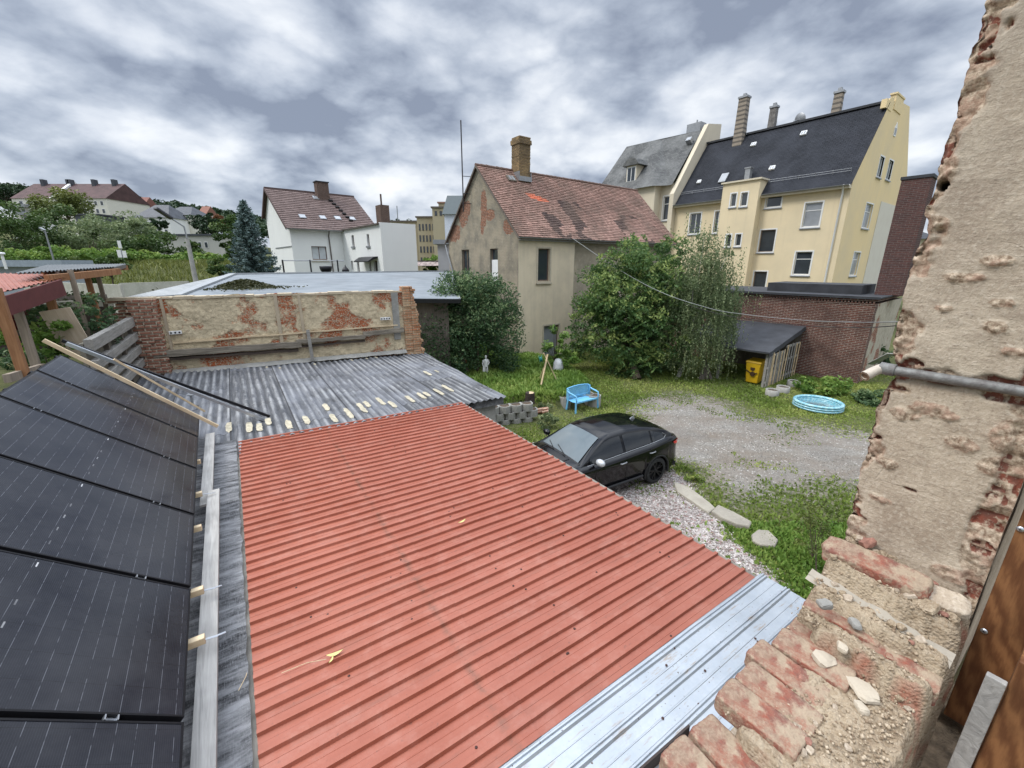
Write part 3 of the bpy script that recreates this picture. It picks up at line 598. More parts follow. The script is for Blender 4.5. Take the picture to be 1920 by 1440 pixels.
Rz90 = Matrix.Rotation(pi/2, 4, 'Z')
# ---------------------------------------------------- middle house (beige, clay tile roof)
OH = Vector((-4.05, 27.9, 0)); HA = -53.6; CH = Vector((.33, 22.0, 0))     # gable runs from OH to the near corner CH
GW = (CH-OH).length; HA = math.degrees(math.atan2(CH.y-OH.y, CH.x-OH.x)); HL = 13.6; EV = 6.68; RZ = 10.32
house = thing('old_house', 'old beige house with a worn red clay tile roof, tall brick chimney and peeling gable', 'house', OH, HA)
FM = Matrix.Translation((GW, 0, 0)) @ Rz90
GO, GA = OH, HA; FO, FA = CH, HA+90
g1 = rect_on(866, 880, 468, 512, GO, GA); g2 = rect_on(919, 933.5, 466, 528, GO, GA)
g1 = (g1[0], g1[1], g2[2], g1[3])
m = MB(); top = [(0, 0, EV), (GW, 0, EV), (GW/2, 0, RZ)]; wall_cells(m, GW, 0, EV, [g1, g2], .2, top)
def M_gable():
    t = NT('patchy gable plaster'); b = brick_nodes(t, (.38, .14, .07), (.28, .12, .07), (.40, .33, .25), ms=.014); s = t.sep('UV'); x, z = s[0], s[1]
    n1 = t.noise(1.1, 7, .62); c = t.mix(t.rng(n1, .40, .66), (.33, .285, .21), (.185, .17, .135)); n2 = t.noise(4, 5, .65, off=5); c = t.mix(t.math('MULTIPLY', t.rng(n2, .55, .75), .7), c, (.42, .38, .30))
    wob = t.noise(2.6, 5, .65, off=8)
    def blob(cx, cz, rx, rz):
        dx = t.math('DIVIDE', t.math('SUBTRACT', x, cx), rx); dz = t.math('DIVIDE', t.math('SUBTRACT', z, cz), rz)
        d = t.math('ADD', t.math('POWER', t.math('ABSOLUTE', dx), 2.4), t.math('POWER', t.math('ABSOLUTE', dz), 2.4)); return t.math('SUBTRACT', t.math('ADD', 1, t.math('MULTIPLY', t.math('SUBTRACT', wob, .5), 3.2)), d)
    bl = [blob(*on_blob) for on_blob in GB]
    mk = bl[0]
    for q in bl[1:]: mk = t.math('MAXIMUM', mk, q)
    mk = t.rng(mk, -.05, .12); c = t.mix(mk, c, t.mix(t.rng(t.noise(8, 4), .3, .7), b.outputs[0], (.13, .07, .05)))
    h = t.math('ADD', t.math('MULTIPLY', t.math('SUBTRACT', 1, mk), .8), t.math('MULTIPLY', t.math('SUBTRACT', 1, b.outputs[1]), .5)); h = t.math('ADD', h, t.math('MULTIPLY', t.noise(30, 4), .3))
    return t.fin(c, .93, t.bump(h, .02, 1), 0, .2)
def gb(px, py, rx, rz): s, z = on_wall(px, py, GO, GA); return (s, z, rx, rz)
GB = [gb(852, 437, .75, .5), gb(868, 400, .55, .75), gb(877, 390, .3, .4), gb(907, 392, .30, 1.0), gb(918, 403, .5, .28), gb(955, 424, .55, .38), gb(904, 425, .18, .4)]
obj('gable_wall', m, M_gable(), house)
bw = on_wall(1075, 520, FO, FA)[0]
f1 = rect_on(1008.5, 1031, 466, 527, FO, FA); f2 = rect_on(1019, 1047, 610, 684, FO, FA)
m = MB(FM); wall_cells(m, bw, 0, EV-.12, [f1, f2], .18); m.box(bw-.001, 0.001, 0, bw+.02, .42, EV-.12); obj('bay_wall', m, MT['render_front'], house)
RM = FM @ Matrix.Translation((bw, .40, 0)); RO = (FM @ Vector((bw, .40, 0))); RO = Matrix.Rotation(R(HA), 4, 'Z') @ RO + OH
f3 = rect_on(1089, 1112, 467, 526, RO, FA); f4 = (2.2, 3.2, 0.02, 2.15); f5 = (4.4, 5.4, f3[2], f3[3]); f6 = (7.2, 8.2, f3[2], f3[3]); f3 = (max(.1, f3[0]), f3[1]+.1, f3[2], f3[3])
f7 = (.25, 1.35, .1, 2.2)
m = MB(RM); wall_cells(m, HL-bw, 0, EV-.14, [f3, f5, f6, f7, (3.0, 4.4, .1, 2.3)], .2); obj('recessed_wall', m, MT['plaster_house'], house)
m = MB(); m.box(.02, .25, 0, GW-.3, HL, EV-.2); m.poly([(.2, HL, EV), (GW-.2, HL, EV), (GW/2, HL, RZ-.2)]); obj('back_wall', m, MT['plaster_house'], house)
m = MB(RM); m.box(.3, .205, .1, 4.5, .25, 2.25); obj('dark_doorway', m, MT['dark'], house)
oldframe = M_plain('old window frame', (.16, .11, .08), .8); stone = M_plain('window surround', (.47, .41, .31), .9)
window(house, MB().M, g1, oldframe, MT['glass'], .14, 'mid'); 
w2 = window(house, Matrix(), (g2[0], g2[1], g2[2], g2[3]), oldframe, MT['glass'], .14)
zb = on_wall(926, 487, GO, GA)[1]; m = MB(); m.box(g2[0]+.02, .10, g2[2], g2[1]-.02, .13, zb); obj('white_board', m, MT['white_trim'], w2)
w1 = window(house, FM, f1, oldframe, MT['glass'], .13, 'plain', stone, stone)
w4 = window(house, FM, f2, oldframe, MT['glass_pale'], .12, 'plain', stone)
w3 = window(house, RM, f3, oldframe, MT['glass'], .14); m = MB(RM); m.box(f3[0]+.05, .11, f3[2]+.05, (f3[0]+f3[1])/2+.12, .135, f3[3]-.5); obj('boarding', m, M_wood('ochre board', (.30, .19, .07), (.42, .28, .11), 2), w3)
for q in (f5, f6): window(house, RM, q, oldframe, MT['glass'], .14)
# roof
OVG, OVE = .16, .22
ry = RZ+.06
def roofpt(x, y, z): return Vector((x, y, z))
pitchv = Vector((GW/2, RZ-EV)); pl = pitchv.length; dn = OVE/pitchv[0]*pitchv[1]
tm = MB(); 
Pf, Qf, Zf = Vector((GW+OVE, -OVG, EV-dn+.05)), Vector((GW+OVE, HL+.1, EV-dn+.05)), Vector((GW/2, -OVG, ry))
Ms = slope_M(Pf, Qf, Zf); SL = (Zf-Pf).length
brt = [(on_wall(0, 0, FO, FA))] if False else None
def tint_h(x, y, r):
    n = noise.noise((x*.55, y*.5, 2))*.5+.5; n2 = noise.noise((x*.35, y*1.4, 9)); t = .24+.34*n+.26*r.random()
    # moss and soot run where rain water drains
    if 2.6 < x < 6.2 and y < 3.2 and noise.noise((x*.9, y*.45, 4)) > -.12+.10*y: t = .05+.12*r.random()
    if 8.5 < x < 12.5 and y < 2.4 and noise.noise((x*.8, y*.5, 14)) > .10: t = .10+.1*r.random()
    if y < 1.0 and noise.noise((x*1.2, y, 21)) > .12: t = .70+.1*r.random()
    if 2.35 < x-.0 < 3.7 and 2.95 < y < 3.5 and abs((x-3.0)*.35+(y-3.2)) < .24: t = .97
    return t
cl = tile_roof(tm, Ms, HL+.26, SL, .15, .175, .014, tint_h, .032, random.Random(6), .06)
tiles_mat = M_tiles('worn clay tiles', [(0, (.05, .036, .034)), (.18, (.10, .065, .055)), (.35, (.19, .115, .09)), (.55, (.275, .165, .13)), (.72, (.37, .225, .18)), (.90, (.44, .27, .21)), (.96, (.62, .17, .09))], dirt=(.16, .11, .085))
tint_obj('roof_tiles', tm, cl, tiles_mat, house)
m = MB(); Pb, Qb, Zb = Vector((-OVE, HL+.1, EV-dn+.05)), Vector((-OVE, -OVG, EV-dn+.05)), Vector((GW/2, HL+.1, ry)); tile_roof(m, slope_M(Pb, Qb, Zb), HL+.26, SL, .3, .35, .01)
me = m.mesh('x'); me.attributes.new('tint', 'FLOAT', 'FACE').data.foreach_set('value', np.full(len(me.polygons), .4, dtype=np.float32)); obj('rear_roof', me, tiles_mat, house)
m = MB()
k = 0; y = -OVG
while y < HL: m.lathe([(.0001, 0)]*2, 3) if False else m.tube([(GW/2, y, ry-.005+rr.uniform(-.012, .012)), (GW/2+rr.uniform(-.01, .01), y+.36, ry-.01)], [.095, .082], 8); y += .34
me = m.mesh('r'); me.attributes.new('tint', 'FLOAT', 'FACE').data.foreach_set('value', np.full(len(me.polygons), .28, dtype=np.float32)); obj('ridge_tiles', me, tiles_mat, house)
m = MB() # verge boards and battens
for sx, e_ in ((1, GW+OVE), (-1, -OVE)):
    a = Vector((e_, -OVG+.01, EV-dn-.03)); b = Vector((GW/2, -OVG+.01, ry-.07)); m.bar(a, b, .05, .09)
obj('verge_board', m, MT['wood_old'], house)
m = MB(); m.box(GW+.01, .0, EV-dn-.12, GW+OVE-.04, HL, EV-dn-.06); obj('eaves_board', m, MT['wood_grey'], house)
def gutter(par, a, b, r=.06, mat=None):
    a, b = Vector(a), Vector(b); d = (b-a).normalized(); x = Vector((0, 0, 1)).cross(d); m = MB(); n = 8; P = []
    for p in (a, b): P += [p+x*cos(pi+pi*k/n)*r+Vector((0, 0, 1))*sin(pi+pi*k/n)*r for k in range(n+1)]
    m.add(P, [(k, k+1, n+2+k, n+1+k) for k in range(n)], True); m.add([p+Vector((0, 0, .002)) for p in P], [(n+1+k, n+2+k, k+1, k) for k in range(n)], True); return obj('gutter', m, mat or MT['zinc'], par)
gutter(house, (GW+OVE+.05, -OVG, EV-dn+.03), (GW+OVE+.05, HL, EV-dn+.03))
m = MB(); zb2 = on_wall(842, 460, GO, GA); m.tube([(-OVE-.05, -.1, EV-dn), (-.05, -.12, EV-.7), (.55, -.1, EV-1.9), (.62, -.1, EV-2.3), (.62, -.09, 2.0)], .05, 8); obj('downpipe', m, MT['zinc'], house)
# brick chimney on the front slope
cz = at_y(1003, 348, 25.3); cl_ = Matrix.Rotation(-R(HA), 4, 'Z') @ (Vector((cz.x, cz.y, 0))-OH)
cx, cy = GW/2+.30, cl_.y
ctop = 12.0; m = MB(); r_ = random.Random(8)
z = 9.2
while z < ctop:
    for (x0, x1) in ((cx-.36, cx+.36),):
        rag = r_.uniform(-.008, .008); c_ = .05 if ctop-.40 < z < ctop-.16 else 0
        m.box(x0-c_+rag, cy-.40-c_+rag, z+.004, x1+c_+rag, cy+.40+c_+rag, z+.074)
    z += .077
m.box(cx-.34, cy-.1, ctop, cx-.02, cy+.38, ctop+.10); o = obj('chimney', m, MT['brick_pale'], house)
m = MB(); m.box(cx+.30, cy-.46, 9.75, cx+.46, cy+.46, 10.0); m.box(cx-.4, cy-.45, 9.85, cx+.42, cy-.405, 10.25); m.box(cx-.4, cy+.405, 9.85, cx+.42, cy+.45, 10.25); obj('flashing', m, MT['zinc'], o)
# roof hatch
hm = Ms @ Matrix.Translation((1.95, SL-.85, 0)); m = MB(hm); m.box(-.28, -.22, .0, .28, .22, .09); h_ = obj('roof_hatch', m, MT['wood_old'], house); m = MB(hm); m.box(-.16, -.15, .09, -.02, .18, .1); m.box(.04, -.15, .09, .18, .18, .1); obj('pane', m, MT['glass_pale'], h_)
# antenna mast at the gable
s_, z_ = on_wall(881, 398, GO, GA); s2, z2 = on_wall(881, 226, GO, GA); m = MB(); m.tube([(s_, -.42, z_), (s_, -.42, z2)], .035, 8); o = obj('antenna_mast', m, M_plain('dark steel mast', (.06, .055, .055), .5, .6), house)
for py in (330, 363, 381): s3, z3 = on_wall(884, py, GO, GA); m = MB(); m.tube([(s_-.06, -.42, z3), (s_+.25, -.03, z3-.03)], .018, 6); obj('bracket', m, MT['black_metal'], o)
# ---------------------------------------------------- yellow apartment house
YC = Vector((23.3, 31.0, 0)); YL = Vector((15.3, 41.6, 0)); YA = math.degrees(math.atan2(YC.y-YL.y, YC.x-YL.x)); YW = (YC-YL).length
yel = thing('apartment_house', 'yellow apartment house with a steep black roof, white framed windows and tall chimneys', 'apartment house', YL, YA)
YM = Matrix.Translation((YW, 0, 0)) @ Rz90; YF2 = YA+90
EY = on_wall(1600, 333, YL, YA)[1]; EYl = on_wall(1268, 376, YL, YA)[1]; EY = (EY+EYl)/2
b0 = on_wall(1358, 400, YL, YA)[0]; b1 = on_wall(1425, 400, YL, YA)[0]; BP = .75
def yr(l, r, t, b): return rect_on(l, r, t, b, YL, YA)
wn_l = [('mid', yr(1293, 1313, 400, 438)), ('mid', yr(1339, 1352, 396, 436)), ('hop', yr(1437, 1465, 366, 388)), ('blind', yr(1507, 1539, 380, 425)), ('dark', yr(1424, 1452, 431, 472)), ('tr', yr(1489, 1520, 472, 515)), ('dark', yr(1412, 1436, 509, 545)), ('mid', yr(1362, 1375, 524, 546)), ('mid', (.9, 1.9, 1.0, 2.7))]
flat = [q[1] for q in wn_l]
m = MB(); wall_cells(m, YW, 0, EY, flat, .16); obj('front_wall', m, MT['yellow'], yel)
for st, q in wn_l:
    window(yel, Matrix(), q, MT['white_trim'] if st != 'dark' else oldframe, MT['glass_pale'] if st == 'blind' else MT['glass'], .10, {'mid': 'mid', 'tr': 'transom', 'blind': 'transom', 'hop': 'plain', 'dark': 'plain'}[st], MT['white_trim'], MT['zinc'])
# stair bay
BM_ = Matrix.Translation((b0, -BP, 0)); BO = Matrix.Rotation(R(YA), 4, 'Z') @ Vector((b0, -BP, 0))+YL
BT = on_wall(1390, 341, BO, YA)[1]
bo = [rect_on(1370, 1380, 363, 387, BO, YA), rect_on(1389, 1401, 361, 386, BO, YA), rect_on(1361, 1370, 440, 462, BO, YA), rect_on(1379, 1389, 439, 461, BO, YA)]
m = MB(BM_); wall_cells(m, b1-b0, 0, BT, bo, .15); m.box(-.001+.001, .17, 0, b1-b0, BP+1.2, BT-.02); m.poly([(b1-b0+.001, 0, 0), (b1-b0+.001, BP, 0), (b1-b0+.001, BP+1.0, BT), (b1-b0+.001, 0, BT)]); m.poly([(0, BP, 0), (0, 0, 0), (0, 0, BT), (0, BP+1, BT)]); obj('stair_bay', m, MT['yellow'], yel)
for q in bo: window(yel, BM_, q, MT['white_trim'], MT['glass'], .1, 'plain', MT['white_trim'], MT['zinc'], .05)
m = MB(BM_); m.box(-.12, -.15, BT, b1-b0+.12, BP+1.3, BT+.12); obj('bay_roof', m, MT['cream'], yel)
# gable wall on the right: ragged outline with small shoulders at the top
RIs, RIz = 4.0, 16.1
def gsz(px, py): return on_wall(px, py, YC, YF2)
rz_pt = gsz(1667, 193); RIs, RIz = rz_pt
p1, p2, p3, p4, p5 = gsz(1664, 183), gsz(1678, 182), gsz(1683, 176), gsz(1698, 176), gsz(1706, 200)
p6 = gsz(1701, 328)
go = [rect_on(1647, 1655, 292, 333, YC, YF2), rect_on(1664, 1672, 299, 338, YC, YF2), rect_on(1620, 1633, 381, 428, YC, YF2), rect_on(1597, 1609, 473, 516, YC, YF2)]
Gw = p6[0]+.4
m = MB(YM); wall_cells(m, Gw, 0, EY, go[2:], .15)
def zt(s):
    pts = [(0, EY-.02), (RIs, RIz-.02), (RIs+.05, p1[1]+.1), (p2[0], p2[1]), (p2[0]+.03, p3[1]-.5), (p4[0], p4[1]-.6), (p5[0], p5[1]), (p6[0], p6[1]), (Gw, EY)]
    for (a, b), (c, d) in zip(pts, pts[1:]):
        if a <= s <= c: return b+(d-b)*(s-a)/(c-a+1e-9)
    return EY
ss_ = sorted({0, Gw, RIs, RIs+.05, p2[0], p2[0]+.03, p4[0], p5[0], p6[0], *[v for o in go[:2] for v in o[:2]], *np.linspace(0, Gw, 9)[1:-1]})
for a, b in zip(ss_, ss_[1:]):
    mid = (a+b)/2; hit = [o for o in go[:2] if o[0] < mid < o[1]]
    if hit:
        o = hit[0]; m.poly([(a, 0, EY), (b, 0, EY), (b, 0, o[2]), (a, 0, o[2])]); m.poly([(a, 0, o[3]), (b, 0, o[3]), (b, 0, zt(b)), (a, 0, zt(a))])
    else: m.poly([(a, 0, EY), (b, 0, EY), (b, 0, zt(b)), (a, 0, zt(a))])
m.prism([(s, .0, zt(s)) for s in ss_]+[(s, .0, zt(s)-.3) for s in ss_[::-1]], (0, .35, 0)) if False else None
for a, b in zip(ss_, ss_[1:]): m.poly([(a, 0, zt(a)), (b, 0, zt(b)), (b, .10, zt(b)), (a, .10, zt(a))])
m.poly([(Gw, 0, 0), (Gw, 10, 0), (Gw, 10, EY), (Gw, 0, EY)])
obj('gable_wall', m, MT['yellow_warm'], yel)
m = MB(YM); m.box(p2[0]+.2, -.05, p3[1]-1.0, p4[0]-.2, .30, p3[1]-.05); m.box(p2[0]+.12, -.09, p3[1]-.05, p4[0]-.12, .34, p3[1]+.06); m.box(p1[0]-.05, -.03, p1[1]-.6, p2[0]-.25, .28, p1[1]-.05); obj('gable_finial', m, MT['yellow_warm'], yel)
for q in go: window(yel, YM, q, MT['white_trim'], MT['glass_pale'], .1, 'transom' if q[2] < EY else 'plain', MT['white_trim'], MT['zinc'], .05)
q = gsz(1679, 243); m = MB(YM); m.prism([(q[0]-.3, -.03, q[1]-.45), (q[0]+.3, -.03, q[1]-.45), (q[0]+.3, -.03, q[1]+.1), (q[0], -.03, q[1]+.5), (q[0]-.3, -.03, q[1]+.1)], (0, .05, 0)); w = obj('gable_light', m, MT['white_trim'], yel)
m = MB(YM); m.box(q[0]-.2, -.035, q[1]-.35, q[0]-.03, -.031, q[1]+.1); m.box(q[0]+.03, -.035, q[1]-.35, q[0]+.2, -.031, q[1]+.1); obj('pane', m, MT['glass'], w)
q1 = gsz(1690, 400); wp_ = gsz(1630, 470); wq = gsz(1668, 470); m = MB(YM); m.box(wp_[0]+.1, -.03, 0, Gw-.02, -.005, on_wall(1660, 380, YC, YF2)[1]); obj('pale_render_patch', m, M_plaster('newer pale render', (.62, .585, .50), (.55, .50, .42), None, .4), yel)
# roof of the yellow house: shingles with snow guard
def M_shingle(name, c1, c2, bwid=.3, rh=.17, dark=.3):
    t = NT(name); b = t.n('ShaderNodeTexBrick'); t.t.links.new(t.tc.outputs['UV'], b.inputs[0]); t.set(b, 'Color1', c1); t.set(b, 'Color2', c2); t.set(b, 'Mortar', tuple(x*dark for x in c1))
    b.inputs['Scale'].default_value = 1; b.inputs['Brick Width'].default_value = bwid; b.inputs['Row Height'].default_value = rh; b.inputs['Mortar Size'].default_value = .009; b.inputs['Mortar Smooth'].default_value = .3
    n = t.noise(.5, 6, .65); c = t.mix(t.math('MULTIPLY', t.rng(n, .4, .65), .5), b.outputs[0], tuple(x*1.9 for x in c2)); return t.fin(c, .8, t.bump(t.math('SUBTRACT', 1, b.outputs[1]), .02, .8), 0, .2)
MT['shingle'] = M_shingle('black shingles', (.016, .018, .023), (.024, .026, .032)); MT['slate'] = M_shingle('grey slate', (.075, .077, .076), (.125, .126, .122), .28, .2)
def rp(x, s, z): return (x, s, z)
RIl = on_wall(1326, 268, Matrix.Rotation(R(YA), 4, 'Z') @ Vector((0, RIs, 0))+YL, YA)
m = MB(); e0 = .35; dz = e0*(RIz-EY)/RIs
RL = 0.0
m.prism([(.05, -e0, EY-dz), (YW+.05, -e0, EY-dz), (YW+.05, RIs, RIz), (.05, RIs, RIz)], (0, .10, .08)); obj('roof_slope', m, MT['shingle'], yel)
m = MB(); zb_ = zt(p6[0])
m.poly([(YW-.02, RIs, RIz+.07), (YW-.02, p5[0], p5[1]-.6), (.05, p5[0], p5[1]-.6), (.05, RIs, RIz+.07)]); m.poly([(YW-.02, p5[0], p5[1]-.6), (YW-.02, Gw, EY), (.05, Gw, EY), (.05, p5[0], p5[1]-.6)]); obj('rear_roof', m, MT['shingle'], yel)
m = MB(); m.box(.0, RIs-.12, RIz+.05, YW-.05, RIs+.12, RIz+.2); obj('ridge_cap', m, MT['black_felt'], yel)
m = MB(); m.box(0, -.42, EY-dz-.22, b0-.05, -.05, EY-dz-.02); m.box(b1+.05, -.42, EY-dz-.22, YW, -.05, EY-dz-.02); obj('eaves_board', m, MT['cream'], yel)
gutter(yel, (0, -.50, EY-dz), (b0-.1, -.50, EY-dz), .09); gutter(yel, (b1+.1, -.50, EY-dz), (YW, -.50, EY-dz), .09)
for (xa_, xb_) in ((.2, b0-.1), (b1+.1, YW-.3)):
    m = MB(); yy = .25; zz = EY+yy*(RIz-EY)/RIs+.1
    for dz_ in (.10, .24): m.tube([(xa_, yy, zz+dz_), (xb_, yy, zz+dz_)], .014, 5)
    n = int((xb_-xa_)/.9)
    for k in range(n+1): xx = xa_+(xb_-xa_)*k/max(1, n); m.bar((xx, yy+.1, zz-.02), (xx, yy, zz+.28), .03, .02)
    obj('snow_guard', m, MT['zinc'], yel)
dp = on_wall(1598, 345, YL, YA)[0]; m = MB(); m.tube([(YW-.35, -.5, EY-dz-.02), (YW-.35, -.45, EY-.5), (YW-.42, -.1, EY-1.0), (YW-.42, -.1, 0)], .06, 8); obj('downpipe', m, MT['white_trim'], yel)
# chimneys (tapering tall stack first), dish, skylights, vents
def yslope(px, py):   # point on the front roof slope
    r = ray(px, py); Mi = Matrix.Rotation(-R(YA), 4, 'Z'); o = Mi @ (Vector((0, 0, H))-YL); d = Mi @ r; k_ = (RIz-EY)/RIs
    t = (EY+.09+k_*o.y-o.z)/(d.z-k_*d.y); p = o+d*t; return p
striped = NT('banded chimney brick'); sz = striped.sep('Object'); fr = striped.math('LESS_THAN', striped.math('FRACT', striped.math('MULTIPLY', sz[2], 2.9)), .42)
nn = striped.noise(6, 5); striped.fin(striped.mix(striped.math('MULTIPLY', fr, .75), striped.mix(nn, (.22, .18, .14), (.34, .29, .23)), (.06, .055, .05)), .9, striped.bump(striped.noise(30, 3), .01, .8))
kk = (RIz-EY)/RIs
MRIs = Matrix.Rotation(R(YA), 4, 'Z')
def ridge_x(px, py, off=0): return on_wall(px, py, MRIs @ Vector((0, RIs+off, 0))+YL, YA)
for (pl_, pr_, pt, pb, taper, mat, off) in ((1387, 1405, 187, 252, .05, striped.m, -.3), (1445, 1459, 204, 242, .03, M_plain('grey chimney', (.16, .15, .14), .9, var=.4), .6), (1565, 1583, 177, 214, .03, striped.m, .5)):
    a, b = ridge_x(pl_, pt, off), ridge_x(pr_, pt, off); xm = (a[0]+b[0])/2; hw = (b[0]-a[0])/2*.82; zt_ = a[1]; m = MB(); n = 3; zb__ = RIz-.9; yy = RIs+off
    m.add([(xm+sx*hw*(1+taper*3), yy+sy*hw*1.0, zb__) for sx, sy in ((-1, -1), (1, -1), (1, 1), (-1, 1))]+[(xm+sx*hw, yy+sy*hw*.9, zt_) for sx, sy in ((-1, -1), (1, -1), (1, 1), (-1, 1))], [(0, 1, 5, 4), (1, 2, 6, 5), (2, 3, 7, 6), (3, 0, 4, 7), (4, 5, 6, 7)])
    o = obj('chimney', m, mat, yel); m = MB(); m.box(xm-hw-.06, yy-hw-.04, zt_-.03, xm+hw+.06, yy+hw+.04, zt_+.12); m.box(xm-.12, yy-.12, zt_+.12, xm+.12, yy+.12, zt_+.35); obj('chimney_cap', m, MT['zinc'], o)
    m = MB(); m.tube([(xm+hw+.25, yy, RIz), (xm+hw+.05, yy, RIz+(zt_-RIz)*.6)], .012, 4); obj('stay_rod', m, MT['zinc'], o)
q = ridge_x(1497, 225, .4); m = MB(Matrix.Translation((q[0], RIs+.4, q[1])) @ Matrix.Rotation(R(-75), 4, 'X') @ Matrix.Rotation(R(20), 4, 'Y')); m.lathe([(.0001, .0), (.2, .02), (.38, .08), (.5, .16)], 20); m.lathe([(.5, .165), (.38, .085), (.2, .025), (.0001, .005)], 20); m.tube([(0, 0, 0), (0, .0, -.5)], .03, 6); m.tube([(0, .45, .1), (0, 0, .5)], .012, 5); obj('satellite_dish', m, MT['zinc'], yel)
for (px, py, w_, h_, kd) in ((1357, 334, .62, .95, 's'), (1311, 341, .36, .34, 'v'), (1413, 271, .42, .36, 'v'), (1448, 315, .42, .36, 'v'), (1507, 250, .42, .40, 'v')):
    p = yslope(px, py); an = math.atan(kk); Mt = Matrix.Translation(p) @ Matrix.Rotation(an, 4, 'X'); m = MB(Mt); m.box(-w_/2, -h_/2, -.05, w_/2, h_/2, .09)
    o = obj('skylight' if kd == 's' else 'roof_vent', m, MT['zinc'] if kd == 's' else MT['white_trim'], yel, bevel=.02); m = MB(Mt)
    if kd == 's': m.box(-w_/2+.07, -h_/2+.07, .09, w_/2-.07, h_/2-.07, .1)
    else: m.box(-w_/2+.06, -h_/2+.05, .09, -.03, h_/2-.08, .1); m.box(.03, -h_/2+.05, .09, w_/2-.06, h_/2-.08, .1)
    obj('pane', m, MT['glass_pale'], o)
p = yslope(1400, 341); m = MB(); m.box(p.x-.2, p.y-.1, p.z-.3, p.x+.2, p.y+.3, p.z+1.0); m.box(p.x-.26, p.y-.16, p.z+1.0, p.x+.26, p.y+.36, p.z+1.08); obj('flue', m, MT['zinc'], yel)
# ---------------------------------------------------- party wall and slate-roofed house beyond
MI = Matrix.Rotation(-R(YA), 4, 'Z')
party = thing('party_wall_house', 'cream house with a grey slate roof and dormer behind the yellow party wall', 'house', YL, YA)
# profile of the fire wall, just left of the black roof
m = MB(); hh = .75; s_top = RIs
prof_ = [(-.55, 0), (-.55, EY+.55), (RIs-.1, RIz+1.75), (RIs+2.2, RIz+2.1), (RIs+2.2, 0)]
m.prism([(-.02, a, b) for a, b in prof_], (-.42, 0, 0)); obj('fire_wall', m, MT['cream'], party)
SO = MRIs @ Vector((-.44, -.0, 0))+YL
def sl(px, py, off=0): return on_wall(px, py, MRIs @ Vector((0, off, 0))+YL, YA)
xl = sl(1140, 352)[0]; xm1 = sl(1240, 347)[0]; ez = sl(1250, 345)[1]; xk = sl(1196, 353, -.9)[0]
so_ = [rect_on(1243, 1257, 368, 412, YL, YA)]
m = MB(Matrix.Translation((xm1, 0, 0))); ww = -.44-xm1; q = so_[0]; q = (q[0]-xm1, q[1]-xm1, q[2], q[3]); wall_cells(m, ww, 0, ez, [q], .15)
obj('wall', m, MT['cream'], party); window(party, Matrix.Translation((xm1, 0, 0)), q, MT['white_trim'], MT['glass'], .1, 'transom', MT['white_trim'], MT['zinc'])
m = MB(); m.box(xl, -.9, 0, xm1, 4, ez-.03); obj('wing_wall', m, MT['cream'], party)
rzs, sR = sl(1310, 246, 3.6)[1], 3.6
t0 = sl(1175, 275, 3.0); t1 = sl(1223, 264, 3.0); t2 = sl(1318, 243, 3.6)
m = MB(); m.poly([(xl-.8, -1.3, ez-.2), (xm1-.1, -1.3, ez-.2), (t1[0], 3.0, t1[1]), (t0[0], 3.0, t0[1])]); m.poly([(xm1-.1, -1.3, ez-.2), (xm1+.9, -.35, ez-.2), (t1[0]+1.0, 3.2, t1[1]), (t1[0], 3.0, t1[1])])
m.poly([(xm1+.9, -.35, ez-.2), (-.44, -.35, ez-.2), (-.44, 3.6, t2[1]), (t1[0]+1.0, 3.2, t1[1])]); m.poly([(xl-.8, -1.3, ez-.2), (t0[0], 3.0, t0[1]), (t0[0]-.6, 8, ez)])
m.poly([(t0[0], 3.0, t0[1]), (t1[0], 3.0, t1[1]), (t1[0], 8, ez), (t0[0], 8, ez)]); m.poly([(t1[0], 3.0, t1[1]), (-.44, 3.6, t2[1]), (-.44, 9, ez), (t1[0], 8, ez)]); obj('slate_roof', m, MT['slate'], party)
ca, cb = sl(1291, 240, 4.2), sl(1318, 240, 4.2); m = MB(); m.box(ca[0], 3.9, t2[1]-1, cb[0]-.1, 4.9, sl(1300, 233, 4.2)[1]); m.box((ca[0]+cb[0])/2-.05, 4.3, t2[1]-1, (ca[0]+cb[0])/2+.05, 4.4, sl(1300, 226, 4.2)[1]); obj('chimney', m, MT['zinc'], party)
da, db = sl(1179, 322, -.3), sl(1193, 340, -.3); m = MB(); m.box(da[0]-.1, -.5, db[1]-.1, db[0]+.1, 2, da[1]+.5); o = obj('dormer', m, MT['cream'], party); m = MB(); xa_, xb_ = da[0]-.5, db[0]+.5; xc_ = (xa_+xb_)/2; zz = da[1]+.45; m.prism([(xa_, -.75, zz), (xb_, -.75, zz), (xb_-.5, -.75, zz+.55), (xc_, -.75, zz+.7), (xa_+.5, -.75, zz+.55)], (0, 2.9, .0)); obj('dormer_roof', m, MT['slate'], o)
m = MB(); m.box(da[0], -.54, db[1], db[0], -.5, da[1]+.35); w = obj('window', m, MT['white_trim'], o); m = MB(); xm_ = (da[0]+db[0])/2; m.box(da[0]+.07, -.55, db[1]+.08, xm_-.04, -.54, da[1]+.25); m.box(xm_+.04, -.55, db[1]+.08, db[0]-.07, -.54, da[1]+.25); obj('pane', m, MT['glass'], w)
for (px, py, w_, h_) in ((1257, 321, .75, 1.0), (1187, 288, .5, .55), (1217, 325, .4, .5), (1292, 262, .5, .4)):
    a = sl(px, py, 1.1 if py > 300 else 2.4); Mt = Matrix.Translation((a[0], 1.1 if py > 300 else 2.4, a[1])) @ Matrix.Rotation(math.atan2(t2[1]-ez, 4.0), 4, 'X'); m = MB(Mt); m.box(-w_/2, -h_/2, -.5, w_/2, h_/2, .12); o = obj('skylight', m, MT['zinc'], party); m = MB(Mt); m.box(-w_/2+.07, -h_/2+.07, .12, w_/2-.07, h_/2-.07, .13); obj('pane', m, MT['glass_pale'], o)
